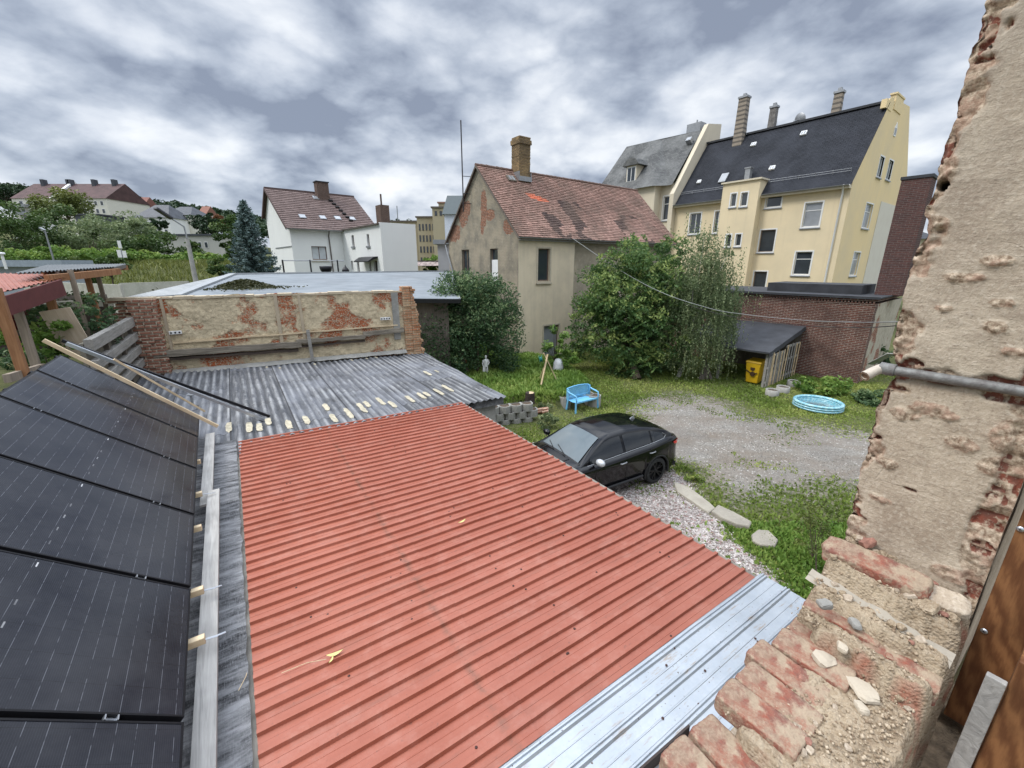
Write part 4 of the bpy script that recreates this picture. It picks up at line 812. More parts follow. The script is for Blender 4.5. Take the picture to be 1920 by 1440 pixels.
# ---------------------------------------------------- brick outbuilding, right
BC = Vector((15.55, 17.9, 0)); BL2 = at_z(1385, 545, 3.85); BA = math.degrees(math.atan2(BC.y-BL2.y, BC.x-BL2.x)); BL3 = BC-Vector((cos(R(BA)), sin(R(BA)), 0))*11.5
bb = thing('brick_outbuilding', 'low dark red brick outbuilding with a flat felt roof and cogged brick cornice', 'outbuilding', (BL3.x, BL3.y, 0), BA)
m = MB(); m.box(0, 0, 0, 11.5, 5.5, 3.55); o_bw = obj('brick_wall', m, MT['brick_dark'], bb)
m = MB(); 
for k in range(92): m.box(.02+k*.125, -.045, 3.56, .085+k*.125, 0.0, 3.66)
m.box(0, -.02, 3.5, 11.52, 0.0, 3.56); m.box(-.02, -.05, 3.66, 11.55, 5.5, 3.76); obj('cornice', m, MT['brick_dark'], bb)
m = MB(); m.box(-.1, -.12, 3.77, 11.62, 5.6, 3.83); m.bar((-.1, -.13, 3.8), (11.62, -.13, 3.8), .02, .1); obj('felt_roof', m, MT['black_felt'], bb)
m = MB(); m.box(6.6, 1.6, 3.83, 10.6, 4.2, 4.25); obj('roof_upstand', m, MT['black_felt'], bb)
m = MB(Matrix.Translation((11.5, 0, 0)) @ Rz90); m.grid(lambda i, j: (i*5.5/20, -.012-.02*noise.noise((i*.6, j*.6, 4))-(.0 if i > 1 else -.03), .0+3.55*j/20), 21, 21); obj('plastered_side', m, M_brick('side wall plaster over brick', (.30, .10, .06), (.22, .09, .06), (.4, .33, .25), .5, plaster=(.48, .43, .34), pthr=(.40, .44), pscale=.7), bb)
m = MB(); m.box(5.0, -.1, 2.95, 5.14, -.01, 3.5) if False else m.bar((5.05, -.12, 2.35), (5.25, -.07, 3.25), .12, .06, (0, 1, 0)); obj('plank_prop', m, MT['wood_grey'], bb)
# square brick stack
CO = Vector((17.0, 19.8, 0)); BMi = Matrix.Rotation(-R(BA), 4, 'Z')
ZTs = on_wall(1692, 332, CO, BA)[1]; wS = on_wall(1750, 326, CO, BA)[0]
stk = thing('brick_chimney_stack', 'thick purple-brown brick chimney stack rising beside the yellow gable', 'chimney', (CO.x, CO.y, 3.83), BA)
m = MB(); hS = ZTs-3.83; 
m.box(0, 0, 0, wS, 1.1, hS-.12); obj('shaft', m, MT['brick_stack'], stk); m = MB(); m.box(-.04, -.04, hS-.12, wS+.04, 1.14, hS); obj('chimney_cap', m, MT['black_felt'], stk)
# ---------------------------------------------------- woodshed lean-to
wf = Vector((10.97, 17.2, 0)); wa = BA
WS = thing('lean_to', 'lean-to shelter with a black felt roof against the brick wall', 'shelter', wf, wa)
Wi = Matrix.Rotation(-R(wa), 4, 'Z')
def wloc(px, py, y): p = at_y(px, py, y); q = Wi @ (p-wf); return q
fr_, fl_, br_, bl_ = wloc(1445, 661, 17.2), wloc(1300, 630, 21.0), wloc(1521, 618, 18.9), wloc(1370, 597, 22.2)
zf, zb3 = 1.62, 2.35
yb = (Wi @ (BC-wf)).y-.02
m = MB(); nx = 30
P = lambda x, y: (x, y, zf+(zb3-zf)*y/yb+.02*noise.noise((x*1.5, y*1.5, 2)))
m.grid(lambda i, j: P(-4.2+4.2*i/29+(.03*noise.noise((j*.8, 0, 0)) if i == 29 else 0), -.12+(yb+.10)*j/14), 30, 15); m.grid(lambda i, j: tuple(Vector(P(-4.2+4.2*i/29, -.12+(yb+.10)*j/14))-Vector((0, 0, .06)))[:3], 30, 15)
m.grid(lambda i, j: (.0+.03*noise.noise((i*.8, 0, 0))+(.02 if j else 0), -.12+(yb+.1)*i/14, P(0, -.12+(yb+.1)*i/14)[2]-j*(.20+.05*noise.noise((i*.9, 5, 0)))), 15, 2)
m.grid(lambda i, j: (-4.2+4.2*i/29, -.125, P(-4.2+4.2*i/29, -.12)[2]-j*.07), 30, 2); obj('felt_roof', m, MT['black_felt'], WS)
m = MB(); 
for x in (-4.0, -2.1, -.12): m.bar((x, .1, 0), (x, .1, zf-.05), .1, .1); obj('post', m, MT['wood_grey'], WS); m = MB()
m = MB(); m.bar((-4.1, .1, zf-.09), (-.05, .1, zf-.09), .07, .1); obj('front_beam', m, MT['wood_grey'], WS)
for k in range(5):
    x = -.15-k*.95; m = MB(); m.bar((x, -.06, zf-.06), (x, yb, zb3-.06), .05, .07); obj('rafter', m, MT['wood_light'], WS)
m = MB(); m.box(-4.2, yb-.05, .02, -.1, yb-.02, 2.2); obj('back_boarding', m, MT['wood_old'], WS)
# slatted pallet side of the shelter: slats with gaps
def pallet(M0, L, hgt, n, label):
    e = thing('pallet_fence', label, 'pallet', group='pallet panels on the side of the shelter'); e.matrix_world = M0
    for zz in (.2, hgt*.55, hgt-.18): m = MB(); m.box(0, .03, zz, L, .07, zz+.09); obj('rail', m, MT['wood_grey'], e)
    r = random.Random(n)
    for k in range(n):
        x = L*k/(n-1)*.95; m = MB(Matrix.Translation((x, 0, 0)) @ Matrix.Rotation(r.uniform(-.04, .04), 4, 'Y')); m.box(0, 0, .03+r.uniform(0, .04), .075, .025, hgt-r.uniform(0, .12)); obj('slat', m, MT['wood_light'] if r.random() < .35 else MT['wood_grey'], e)
Mw = WS.matrix_basis @ Matrix()
WM = Matrix.Translation(wf) @ Matrix.Rotation(R(wa), 4, 'Z')
pallet(WM @ Matrix.Translation((.02, 0, 0)) @ Matrix.Rotation(pi/2, 4, 'Z'), 1.75, 1.55, 11, 'nearer slatted pallet panel closing the side of the shelter beside the yellow bin')
pallet(WM @ Matrix.Translation((.05, 1.85, 0)) @ Matrix.Rotation(pi/2, 4, 'Z'), 1.6, 1.75, 6, 'farther pallet panel with wider gaps next to the brick wall')
# firewood and planks leaning at the left of the shelter
for k, (px, tilt, h_) in enumerate(((1318, .12, 1.0), (1326, -.1, 1.1), (1312, .3, .9), (1334, -.25, .95))):
    b = at_z(px, 712, 0); m = MB(); m.bar((0, 0, 0), (tilt*h_*1.2, .35, h_), .13, .03, (0, 1, 0)); o = obj('board', m, MT['wood_old']); o.location = b; tag(o, ['upright grey board leaning beside the birch trunk', 'tallest grey board of the bundle by the birch', 'leftmost grey board of the bundle by the birch, leaning most', 'rightmost grey board of the bundle by the birch'][k], 'board', 'boards leaning by the birch tree')
# ============================================================ GROUND
def poly_mask(X, Y, poly, soft):
    """signed soft mask of a polygon on the ground (numpy)"""
    inside = np.zeros(X.shape, bool); dmin = np.full(X.shape, 1e9); n = len(poly)
    for i in range(n):
        x1, y1 = poly[i][0], poly[i][1]; x2, y2 = poly[(i+1) % n][0], poly[(i+1) % n][1]
        c = ((y1 > Y) != (y2 > Y)) & (X < (x2-x1)*(Y-y1)/(y2-y1+1e-12)+x1); inside ^= c
        L2 = (x2-x1)**2+(y2-y1)**2; t = np.clip(((X-x1)*(x2-x1)+(Y-y1)*(y2-y1))/L2, 0, 1); d = np.hypot(X-x1-t*(x2-x1), Y-y1-t*(y2-y1)); dmin = np.minimum(dmin, d)
    return np.clip(np.where(inside, dmin, -dmin)/soft+.5, 0, 1)
def sst(a, b, v): t = np.clip((v-a)/(b-a), 0, 1); return t*t*(3-2*t)
def vn(X, Y, s, seed=0):
    """cheap value noise on arrays"""
    rg = np.random.default_rng(seed); T = rg.random((64, 64)); x = X*s; y = Y*s; i = np.floor(x).astype(int); j = np.floor(y).astype(int); fx = x-i; fy = y-j; fx = fx*fx*(3-2*fx); fy = fy*fy*(3-2*fy)
    a = T[i % 64, j % 64]; b = T[(i+1) % 64, j % 64]; c = T[i % 64, (j+1) % 64]; d = T[(i+1) % 64, (j+1) % 64]; return (a*(1-fx)+b*fx)*(1-fy)+(c*(1-fx)+d*fx)*fy
G0 = lambda px, py, z=0: tuple(at_z(px, py, z).xy)
gravel_poly = [G0(*p) for p in ((1195,768),(1230,742),(1290,742),(1350,752),(1420,778),(1500,797),(1570,806),(1640,815),(1760,840),(1800,900),(1720,960),(1610,925),(1540,938),(1480,925),(1430,940),(1380,955),(1330,930),(1300,905),(1285,880),(1255,865),(1180,830))]
pebble_poly = [G0(*p) for p in ((1270,880),(1300,915),(1330,960),(1375,1000),(1410,1040),(1440,1075),(1480,1110),(1400,1150),(1100,1100),(900,900),(1000,830),(1130,880))]
terr_poly = [G0(*p, .5) for p in ((930,748),(985,742),(1040,744),(1102,735),(1108,712),(1075,690),(1050,672),(985,660),(900,640),(780,620),(780,700),(870,740))]
FW = (R0.x-5.95*uV.x, R0.y-5.95*uV.y)
def height(X, Y):
    Z = np.zeros_like(X); lx = (X-R0.x)*uV.x+(Y-R0.y)*uV.y
    left = 1-sst(-6.6, -5.95, lx); Z = Z+3.0*left*(1-sst(30, 40, Y)*.3)
    Z = np.maximum(Z, .48*poly_mask(X, Y, terr_poly, .25))
    back = sst(27, 33, Y)*(1-sst(-4.5, -2.5, X+.12*(Y-27))); Z = np.maximum(Z, 2.2*back)
    r = X/np.maximum(Y, 1); lf = 1-sst(-.42, -.28, r)
    Z = np.where(Y > 38, np.maximum(Z, lf*(2.6+2.7*sst(46, 56, Y))), Z)
    hill = np.interp(Y, [62, 100, 180, 260, 350, 450, 900], [0, 1.5, 10, 20, 34, 43, 46])
    az = 1-sst(-1.0, -.05, r)*.97; Z = Z+hill*az*np.clip((Y > 62), 0, 1)*(.25+.75*(1-sst(-.9, -.3, r)))
    return Z
xs = np.unique(np.concatenate([np.linspace(-1600, -120, 14), np.linspace(-120, -16, 40), np.arange(-16, 24, .17), np.linspace(24, 120, 24), np.linspace(120, 1600, 12)]))
ys = np.unique(np.concatenate([np.linspace(-60, 2, 10), np.arange(2, 30, .17), np.linspace(30, 140, 70), np.linspace(140, 460, 30), np.linspace(460, 2200, 10)]))
X, Y = np.meshgrid(xs, ys); Z = height(X, Y)+np.where((Y < 30) & (X > -16) & (X < 24), .05*(vn(X, Y, .6, 3)-.5)+.03*(vn(X, Y, 2.1, 4)-.5), 0)
nx_, ny_ = len(xs), len(ys); me = bpy.data.meshes.new('ground'); idx = np.arange(nx_*ny_).reshape(ny_, nx_)
F = np.stack([idx[:-1, :-1], idx[:-1, 1:], idx[1:, 1:], idx[1:, :-1]], -1).reshape(-1, 4)
def np_mesh(me, V, F):
    nf, k = F.shape; me.vertices.add(len(V)); me.vertices.foreach_set('co', V.astype(np.float32).ravel()); me.loops.add(nf*k); me.loops.foreach_set('vertex_index', F.astype(np.int32).ravel())
    me.polygons.add(nf); me.polygons.foreach_set('loop_start', np.arange(0, nf*k, k, dtype=np.int32)); me.polygons.foreach_set('loop_total', np.full(nf, k, dtype=np.int32)); me.update(calc_edges=True)
np_mesh(me, np.stack([X, Y, Z], -1).reshape(-1, 3), F); me.polygons.foreach_set('use_smooth', np.ones(len(F), bool))
def grav_at(X, Y): return poly_mask(X+.9*(vn(X, Y, .9, 7)-.5)+.4*(vn(X, Y, 2.7, 17)-.5), Y+.9*(vn(X, Y, .9, 8)-.5)+.4*(vn(X, Y, 2.7, 18)-.5), gravel_poly, 1.9)
def peb_at(X, Y): return poly_mask(X+.4*(vn(X, Y, 1.3, 9)-.5), Y+.4*(vn(X, Y, 1.3, 10)-.5), pebble_poly, .35)
for nm, val in (('gravel', grav_at(X, Y)), ('pebble', peb_at(X, Y))): a = me.attributes.new(nm, 'FLOAT', 'POINT'); a.data.foreach_set('value', val.astype(np.float32).ravel())
t = NT('yard ground'); ag = t.n('ShaderNodeAttribute', attribute_name='gravel').outputs['Fac']; ap = t.n('ShaderNodeAttribute', attribute_name='pebble').outputs['Fac']
n1 = t.noise(.8, 7, .65); n2 = t.noise(7, 6, .65, off=3); soil = t.mix(t.rng(n2, .3, .7), (.05, .065, .022), (.12, .12, .05))
v = t.n('ShaderNodeTexVoronoi'); t.t.links.new(t.tc.outputs['Object'], v.inputs[0]); v.inputs['Scale'].default_value = 34; vc = t.n('ShaderNodeSeparateColor'); t.t.links.new(v.outputs['Color'], vc.inputs[0])
v2 = t.n('ShaderNodeTexVoronoi'); t.t.links.new(t.tc.outputs['Object'], v2.inputs[0]); v2.inputs['Scale'].default_value = 17; vc2 = t.n('ShaderNodeSeparateColor'); t.t.links.new(v2.outputs['Color'], vc2.inputs[0])
gr = t.mix(vc.outputs[0], (.17, .158, .138), (.275, .255, .225)); gr = t.mix(t.math('MULTIPLY', t.rng(n1, .42, .60), .65), gr, (.185, .15, .12)); gr = t.mix(t.math('GREATER_THAN', vc.outputs[1], .965), gr, (.44, .42, .39))
wet = t.noise(.45, 6, .7, off=12); trk = t.noise(.9, 5, .6, off=31, stretch=(.5, 1.6, 1)); gr = t.mix(t.math('MULTIPLY', t.rng(trk, .5, .64), .5), gr, (.155, .125, .095)); gr = t.mix(t.math('MULTIPLY', t.rng(wet, .5, .66), .45), gr, (.145, .13, .115))
pb = t.mix(vc2.outputs[0], (.26, .22, .205), (.56, .51, .475)); pb = t.mix(t.math('GREATER_THAN', vc2.outputs[1], .8), pb, (.30, .20, .18)); 
e1 = t.rng(t.math('ADD', ag, t.math('MULTIPLY', t.math('SUBTRACT', n2, .5), 2.2)), .36, .74); e2 = t.rng(t.math('ADD', ap, t.math('MULTIPLY', t.math('SUBTRACT', n2, .5), .8)), .4, .6)
c = t.mix(e1, soil, gr); c = t.mix(e2, c, pb)
bh_ = t.math('ADD', t.math('MULTIPLY', v.outputs[0], -.8), t.math('MULTIPLY', n2, .6)); t.fin(c, .95, t.bump(bh_, .02, .8), 0, .15)
me.materials.append(t.m); o = bpy.data.objects.new('ground', me); COL.objects.link(o); tag(o, kind='structure')
# ============================================================ LEAVES, TREES
def leaf_obj(name, C, size, mat, parent=None, aspect=.5, droop=.3, seed=0, tint=None, flat=.0, loc=None):
    rg = np.random.default_rng(seed); N = len(C); size = np.broadcast_to(size, (N,))*(.7+.6*rg.random(N))
    a = rg.random(N)*2*np.pi; el = (rg.random(N)-.5)*1.6-droop; d = np.stack([np.cos(a)*np.cos(el), np.sin(a)*np.cos(el), np.sin(el)], 1)
    r = rg.normal(size=(N, 3)); r[:, 2] *= (1-flat)*.6+.05; s = np.cross(d, r+np.array([0, 0, .6*flat])) if flat < .5 else np.cross(d, np.array([0, 0, 1.0])+.5*r)
    s /= np.linalg.norm(s, axis=1, keepdims=True)+1e-9; L = size[:, None]*d; Wd = size[:, None]*s*aspect/2
    V = np.stack([C-L*.5, C-L*.05+Wd, C+L*.5, C-L*.05-Wd], 1).reshape(-1, 3); F = np.arange(4*N).reshape(N, 4)
    me = bpy.data.meshes.new(name); np_mesh(me, V, F); tv = rg.random(N) if tint is None else np.clip(tint+rg.normal(size=N)*.12, 0, 1)
    me.attributes.new('tint', 'FLOAT', 'FACE').data.foreach_set('value', tv.astype(np.float32)); me.materials.append(mat); o = bpy.data.objects.new(name, me); COL.objects.link(o)
    if parent: o.parent = parent
    return o
def crown_points(rg, cen, rad, nclump, nleaf, cr=.28, hollow=.45, up=.0, spread=1.0):
    """clump centres near the surface of an ellipsoid, leaves in a shell round each clump"""
    cen = np.array(cen); rad = np.array(rad); d = rg.normal(size=(nclump, 3)); d /= np.linalg.norm(d, axis=1, keepdims=True); rr_ = (hollow+(1-hollow)*rg.random(nclump)**.6)[:, None]
    cc = cen+d*rad*rr_*(.82+.36*rg.random((nclump, 1))); cs = cr*rad.mean()*(.55+.9*rg.random(nclump)); k = rg.integers(0, nclump, nleaf); e = rg.normal(size=(nleaf, 3)); e /= np.linalg.norm(e, axis=1, keepdims=True)
    q = (.35+.65*rg.random(nleaf)**.5)[:, None]; P = cc[k]+e*q*cs[k][:, None]*np.array([1, 1, .7])*spread
    ti = rg.random(nclump)[k]*.5+.25*(e[:, 2])*.5+.25*((P[:, 2]-cen[2])/rad[2]*.5+.5); return P, cc, cs, ti  # tint rises towards clump and crown tops, painting their brightness into the leaves
def shoots(rg, cen, rad, n, L, k, sp=.05, droop=.25):
    P = []; cen = np.array(cen); rad = np.array(rad)
    for _ in range(n):
        d = rg.normal(size=3); d /= np.linalg.norm(d); d[2] = abs(d[2])*.9-.15; s = cen+d*rad*.88; l = L*(.5+rg.random()); d2 = d+np.array([0, 0, .35]); d2 /= np.linalg.norm(d2); t_ = np.linspace(0, 1, k)[:, None]
        P.append(s+d2*l*t_+np.array([0, 0, -droop*l])*t_**2+rg.normal(size=(k, 3))*sp)
    return np.concatenate(P)
def tree(name, label, cat, base, cen, rad, nclump, nleaf, leaf, mat, trunk_r, tmat=None, seed=0, cr=.28, hollow=.45, droop=.3, group=None, aspect=.5, limbs=14, extra=None, flat=0, lean=None, trunks=1, kids=('crown', 'trunk')):
    rg = np.random.default_rng(seed); e = thing(name, label, cat, base, 0, group); b = np.array(base); c0 = np.array(cen)-b
    P, cc, cs, ti = crown_points(rg, c0, rad, nclump, nleaf, cr, hollow)
    if extra is not None: P2, ti2 = extra(rg); P = np.concatenate([P, P2-b]); ti = np.concatenate([ti, ti2])
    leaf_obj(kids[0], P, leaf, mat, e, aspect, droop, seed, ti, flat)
    m = MB(); 
    for q in range(trunks):
        off = Vector((rg.normal()*.25, rg.normal()*.25, 0)) if trunks > 1 else Vector((0, 0, 0)); sp_ = Vector(c0*np.array([1, 1, .15]))+off*3*(trunks > 1); sp_.z = c0[2]-rad[2]*.25
        m.tube([off, off.lerp(sp_, .3)+Vector((rg.normal(), rg.normal(), 0))*.04*c0[2], off.lerp(sp_, .7), sp_], [trunk_r*1.25, trunk_r, trunk_r*.8, trunk_r*.5], 8)
    st = Vector((float(c0[0])*.7, float(c0[1])*.7, max(.2*c0[2], (c0[2]-rad[2])*.9)))
    for k in rg.permutation(len(cc))[:limbs]: q = Vector(cc[k]); mid = st.lerp(q, .5)+Vector((0, 0, .08*rad[2])); m.tube([st, mid, q], [trunk_r*.4, trunk_r*.25, trunk_r*.08], 5)
    obj(kids[1], m, tmat or MT['bark'], e); return e
# --- walnut tree in front of the house
tb = at_z(1195, 712, 0)
def walnut_extra(rg):
    """hanging compound leaves: a stalk with leaflets in pairs"""
    P = []; T = []; cc = [(at_y(px, py, y), r) for px, py, y, r in ((1100, 605, 20.2, .9), (1130, 640, 19.4, .8), (1180, 650, 19.0, .8), (1135, 565, 20.6, .9), (1230, 660, 19.0, .7), (1170, 570, 19.2, 1.2), (1205, 680, 18.8, .75), (1160, 685, 19.3, .6), (1265, 640, 18.8, .7), (1270, 560, 19.5, .8), (1090, 640, 20.4, .5), (1235, 520, 19.6, 1.1), (1150, 500, 21.0, 1.0), (1215, 600, 18.8, 1.0), (1260, 470, 21.5, .8), (1190, 465, 21.5, .7), (1075, 660, 20.6, .5))]
    for c, r in cc:
        for _ in range(int(95*r)):
            d = rg.normal(size=3); d /= np.linalg.norm(d); s = np.array(c)+d*r*(.6+.5*rg.random()); a = rg.random()*6.28; dr = np.array([cos(a)*.8, sin(a)*.8, -.5]); sd_ = np.array([-sin(a), cos(a), 0])
            tt = rg.random()*.6+.35*(d[2] > .2)  # upper sprays tinted paler, light put into the leaf colour
            for k in range(5):
                for sg in (-1, 1): P.append(s+dr*.075*k+sd_*sg*.07); T.append(tt)
            P.append(s+dr*.42); T.append(tt)
    Q = shoots(rg, at_y(1192, 572, 20.8), (2.5, 1.9, 2.75), 130, .75, 22, .08); P = np.concatenate([np.array(P), Q]); T = np.concatenate([np.array(T), .55+.45*rg.random(len(Q))]); return P, T
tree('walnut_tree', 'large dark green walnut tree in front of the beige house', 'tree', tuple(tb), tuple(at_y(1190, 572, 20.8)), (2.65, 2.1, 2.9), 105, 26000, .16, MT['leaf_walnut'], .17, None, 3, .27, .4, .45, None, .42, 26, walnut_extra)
# --- birch with hanging twigs
bb_ = at_z(1271, 707, 0)
def birch_extra(rg):
    P = []; T = []
    for _ in range(760):
        a = rg.random()*6.28; r = rg.random()**.5; c = np.array(at_y(1315, 540, 19.3)); top = c+np.array([cos(a)*1.55*r, sin(a)*1.4*r, 1.5-2.2*r+rg.normal()*.5]); L = .8+1.5*rg.random(); n = int(L*20); ph = rg.random()*6
        tt = rg.random()*.7
        for k in range(n): s = k/n; P.append(top+np.array([cos(a)*.28*s**.6+.03*sin(ph+5*s), sin(a)*.28*s**.6, -L*s])+rg.normal(size=3)*.028); T.append(tt)
    for (px, py, y, n, L) in ((1300, 655, 18.3, 90, .8), (1345, 650, 18.3, 110, .9), (1270, 650, 18.6, 80, .8), (1320, 520, 18.9, 120, 1.0), (1290, 620, 18.6, 90, 1.0), (1330, 620, 18.4, 110, 1.1), (1355, 580, 18.8, 80, 1.1), (1280, 520, 19.4, 60, .9), (1355, 470, 19.5, 60, .9), (1330, 450, 19.5, 60, .7), (1372, 500, 19.5, 40, .9), (1300, 440, 20, 50, .6), (1385, 560, 19.2, 30, .7), (1365, 620, 18.8, 50, .8)):
        c = np.array(at_y(px, py, y))
        for _ in range(n):
            s0_ = c+rg.normal(size=3)*np.array([.35, .35, .4])
            for k in range(int(L*16)): P.append(s0_+np.array([0, 0, -L*k/(L*16)])+rg.normal(size=3)*.03); T.append(rg.random())
    return np.array(P), np.array(T)
bt = tree('birch_tree', 'slender birch tree with hanging grey-green twigs beside the lean-to shelter', 'tree', tuple(bb_), tuple(at_y(1312, 540, 19.4)), (1.45, 1.3, 2.3), 70, 9000, .088, MT['leaf_birch'], .085, MT['birch_bark'], 5, .22, .25, .9, None, .5, 22, birch_extra)
# --- elder shrub left of the house
eb = at_z(890, 700, .4)
def elder_extra(rg):
    P = []; T = []
    for (px, py, y, r, n) in ((845, 545, 18.6, .8, 1300), (830, 575, 17.8, .8, 1300), (800, 620, 17.2, .8, 1200), (805, 680, 16.8, .7, 1100), (850, 690, 17.0, .6, 800), (900, 545, 18.4, .8, 1100), (875, 525, 18.8, .5, 500), (955, 585, 18.6, .6, 800), (940, 560, 18.9, .8, 900), (885, 560, 18.2, .9, 1200), (820, 600, 18.2, .8, 900), (870, 640, 17.6, 1.0, 1500), (950, 640, 18.0, .8, 1200), (812, 650, 17.4, .7, 900), (915, 600, 18.0, .9, 1300), (848, 522, 18.8, .35, 260), (925, 533, 19.0, .4, 260), (955, 680, 18.0, .5, 700)):
        d = rg.normal(size=(n, 3)); d /= np.linalg.norm(d, axis=1, keepdims=True); P.append(np.array(at_y(px, py, y))+d*r*(.5+.6*rg.random((n, 1)))); T.append(rg.random(n)*.5+.45*(d[:, 2] > .45)*rg.random(n))  # tops of the clumps tinted paler, highlights painted into the leaves
    Q = shoots(rg, at_y(885, 612, 18.6), (2.1, 1.3, 2.0), 120, .6, 18, .07); P.append(Q); T.append(.5+.5*rg.random(len(Q))); return np.concatenate(P), np.concatenate(T)
tree('elder_shrub', 'tall dark elder shrub between the black roof and the beige house', 'shrub', tuple(eb), tuple(at_y(885, 610, 18.8)), (2.35, 1.5, 2.1), 90, 16000, .135, MT['leaf_elder'], .06, None, 8, .24, .4, .4, None, .36, 20, elder_extra, trunks=5, kids=('foliage', 'stem'))
m = bpy.data.materials  # pale flower heads on the elder
# young tree beside the house corner
yb_ = at_z(1042, 690, .45)
tree('young_tree', 'young tree with bright green fronds by the house corner', 'tree', tuple(yb_), tuple(at_y(1040, 642, 18.6)), (.65, .5, .85), 16, 1300, .15, MT['leaf_bright'], .035, None, 12, .3, .3, .2, None, .32, 10, None, .6)
tree('leafy_plant', 'bushy light green plant at the foot of the young tree', 'plant', tuple(at_z(1062, 692, .3)), tuple(at_y(1063, 672, 18.2)), (.55, .5, .45), 12, 900, .13, MT['leaf_bright'], .02, None, 13, .35, .2, .3, None, .34, 6, kids=('foliage', 'stem'))
tree('leafy_plant', 'dark low plant under the walnut at the house wall', 'plant', tuple(at_z(1240, 700, 0)), tuple(at_y(1235, 690, 20.5)), (1.4, .8, .4), 12, 1400, .13, MT['leaf_elder'], .02, None, 14, .35, .2, .3, None, .34, 4, kids=('foliage', 'stem'))
# plants along the brick wall and other weeds
for k, (px, py, w_, h_, n, mt, lab) in enumerate(((1555, 734, 1.1, .32, 1800, 'leaf_bright', 'broad-leaved weeds along the brick wall behind the pool'), (1640, 752, .7, .28, 1200, 'leaf_elder', 'dark weeds right of the pool by the plastered wall'), (1645, 690, .6, .8, 1200, 'leaf_elder', 'tall shrub at the foot of the plastered side wall'), (1508, 725, .5, .28, 500, 'leaf_bright', 'small weeds between the pallet panels and the pool'),
        (1026, 800, .42, .32, 1000, 'leaf_birch', 'grey-green weed clump growing in front of the brick rubble'), (1020, 768, .3, .2, 400, 'leaf_birch', 'feathery weed at the planter wall beside the bench'), (1280, 880, .35, .10, 260, 'grass', 'low weeds right of the black car'), (1305, 900, .3, .10, 260, 'grass', 'low weeds at the kerb near the car'))):
    b_ = at_z(px, py+6, 0); tree('weed_plant', lab, 'plant', (b_.x, b_.y, 0), (b_.x, b_.y+.1, h_*.8), (w_, w_*.6, h_), 12, n, .12 if w_ > .45 else .07, MT[mt], .012, None, 30+k, .4, .2, .2, 'weeds in the yard', .55, 4, kids=('foliage', 'stem'))
# sapling among the weeds in front of the broken wall
sb = at_z(1530, 1085, 0); tree('sapling', 'yellow-green sapling growing in the weeds behind the broken wall', 'sapling', (sb.x, sb.y, 0), (sb.x+.0, sb.y+.25, .95), (.38, .38, .62), 22, 900, .055, MT['leaf_olive'], .012, None, 41, .28, .3, .1, None, .45, 14)
# ============================================================ GRASS: too many blades to count
rg = np.random.default_rng(5)
def blades(N, region, hgt, wid, name, seed=1, mat='grass', thr=None):
    rg = np.random.default_rng(seed); (x0, x1, y0, y1) = region; x = x0+(x1-x0)*rg.random(N); y = y0+(y1-y0)*rg.random(N)
    # keep only what the camera side of the yard shows
    g = grav_at(x, y); p = peb_at(x, y); dens = (1-g)**1.2*(1-p*.97)*(.35+.75*vn(x, y, .8, 21))*(.5+.8*vn(x, y, 2.6, 22)); lx = (x-R0.x)*uV.x+(y-R0.y)*uV.y
    patch_ = np.maximum(dens, np.where((vn(x, y, 1.1, 33) > .78) & (g > .3), .16, 0)+np.where((vn(x, y, 2.3, 34) > .80) & (p > .5), .35, 0)); keep = (rg.random(N) < patch_) & (lx > .1)
    if thr: keep &= thr(x, y)
    x, y = x[keep], y[keep]; n = len(x); z = height(x, y); h = hgt*(.4+1.0*rg.random(n))*(.6+.9*vn(x, y, .9, 23)); a = rg.random(n)*2*np.pi; ln = 1.0*h*rg.random(n); w = wid*(.6+.8*rg.random(n))
    bx, by = np.cos(a), np.sin(a); b1_ = np.stack([x-by*w/2, y+bx*w/2, z-.01], 1); b2_ = np.stack([x+by*w/2, y-bx*w/2, z-.01], 1); tp = np.stack([x+bx*ln, y+by*ln, z+h], 1); md = np.stack([x+bx*ln*.35+by*w*.6, y+by*ln*.35-bx*w*.6, z+h*.55], 1)
    V = np.stack([b1_, b2_, md, tp], 1).reshape(-1, 3); F = np.arange(4*n).reshape(n, 4); me = bpy.data.meshes.new(name); np_mesh(me, V, F)
    ti = np.clip(.25+.6*vn(x, y, .7, 25)+.35*(rg.random(n)-.5)+.25*(vn(x, y, 3, 26)-.5), 0, 1); me.attributes.new('tint', 'FLOAT', 'FACE').data.foreach_set('value', ti.astype(np.float32)); me.materials.append(MT[mat]); o = bpy.data.objects.new(name, me); COL.objects.link(o); return o
G = blades(430000, (-3.5, 19, 5.0, 26), .04, .046, 'grass', 1); tag(G, 'short green grass and weeds growing across the yard', 'grass', kind='stuff')
def in_terr(x, y): return poly_mask(x, y, terr_poly, .1) > .5
G2 = blades(120000, (-6, 4, 12, 26), .13, .075, 'ground_cover', 2, 'leaf_bright', in_terr); tag(G2, 'thick green ground cover on the raised bed behind the planter wall', 'ground cover', kind='stuff')
def near_wall(x, y): return (x > 2.3) & (y < 7.5)
G3 = blades(70000, (2.3, 9, 2.5, 7.5), .06, .055, 'weeds', 3, 'leaf_bright', near_wall); tag(G3, 'low bright weeds on the ground right of the galvanised sheet', 'weeds', kind='stuff')
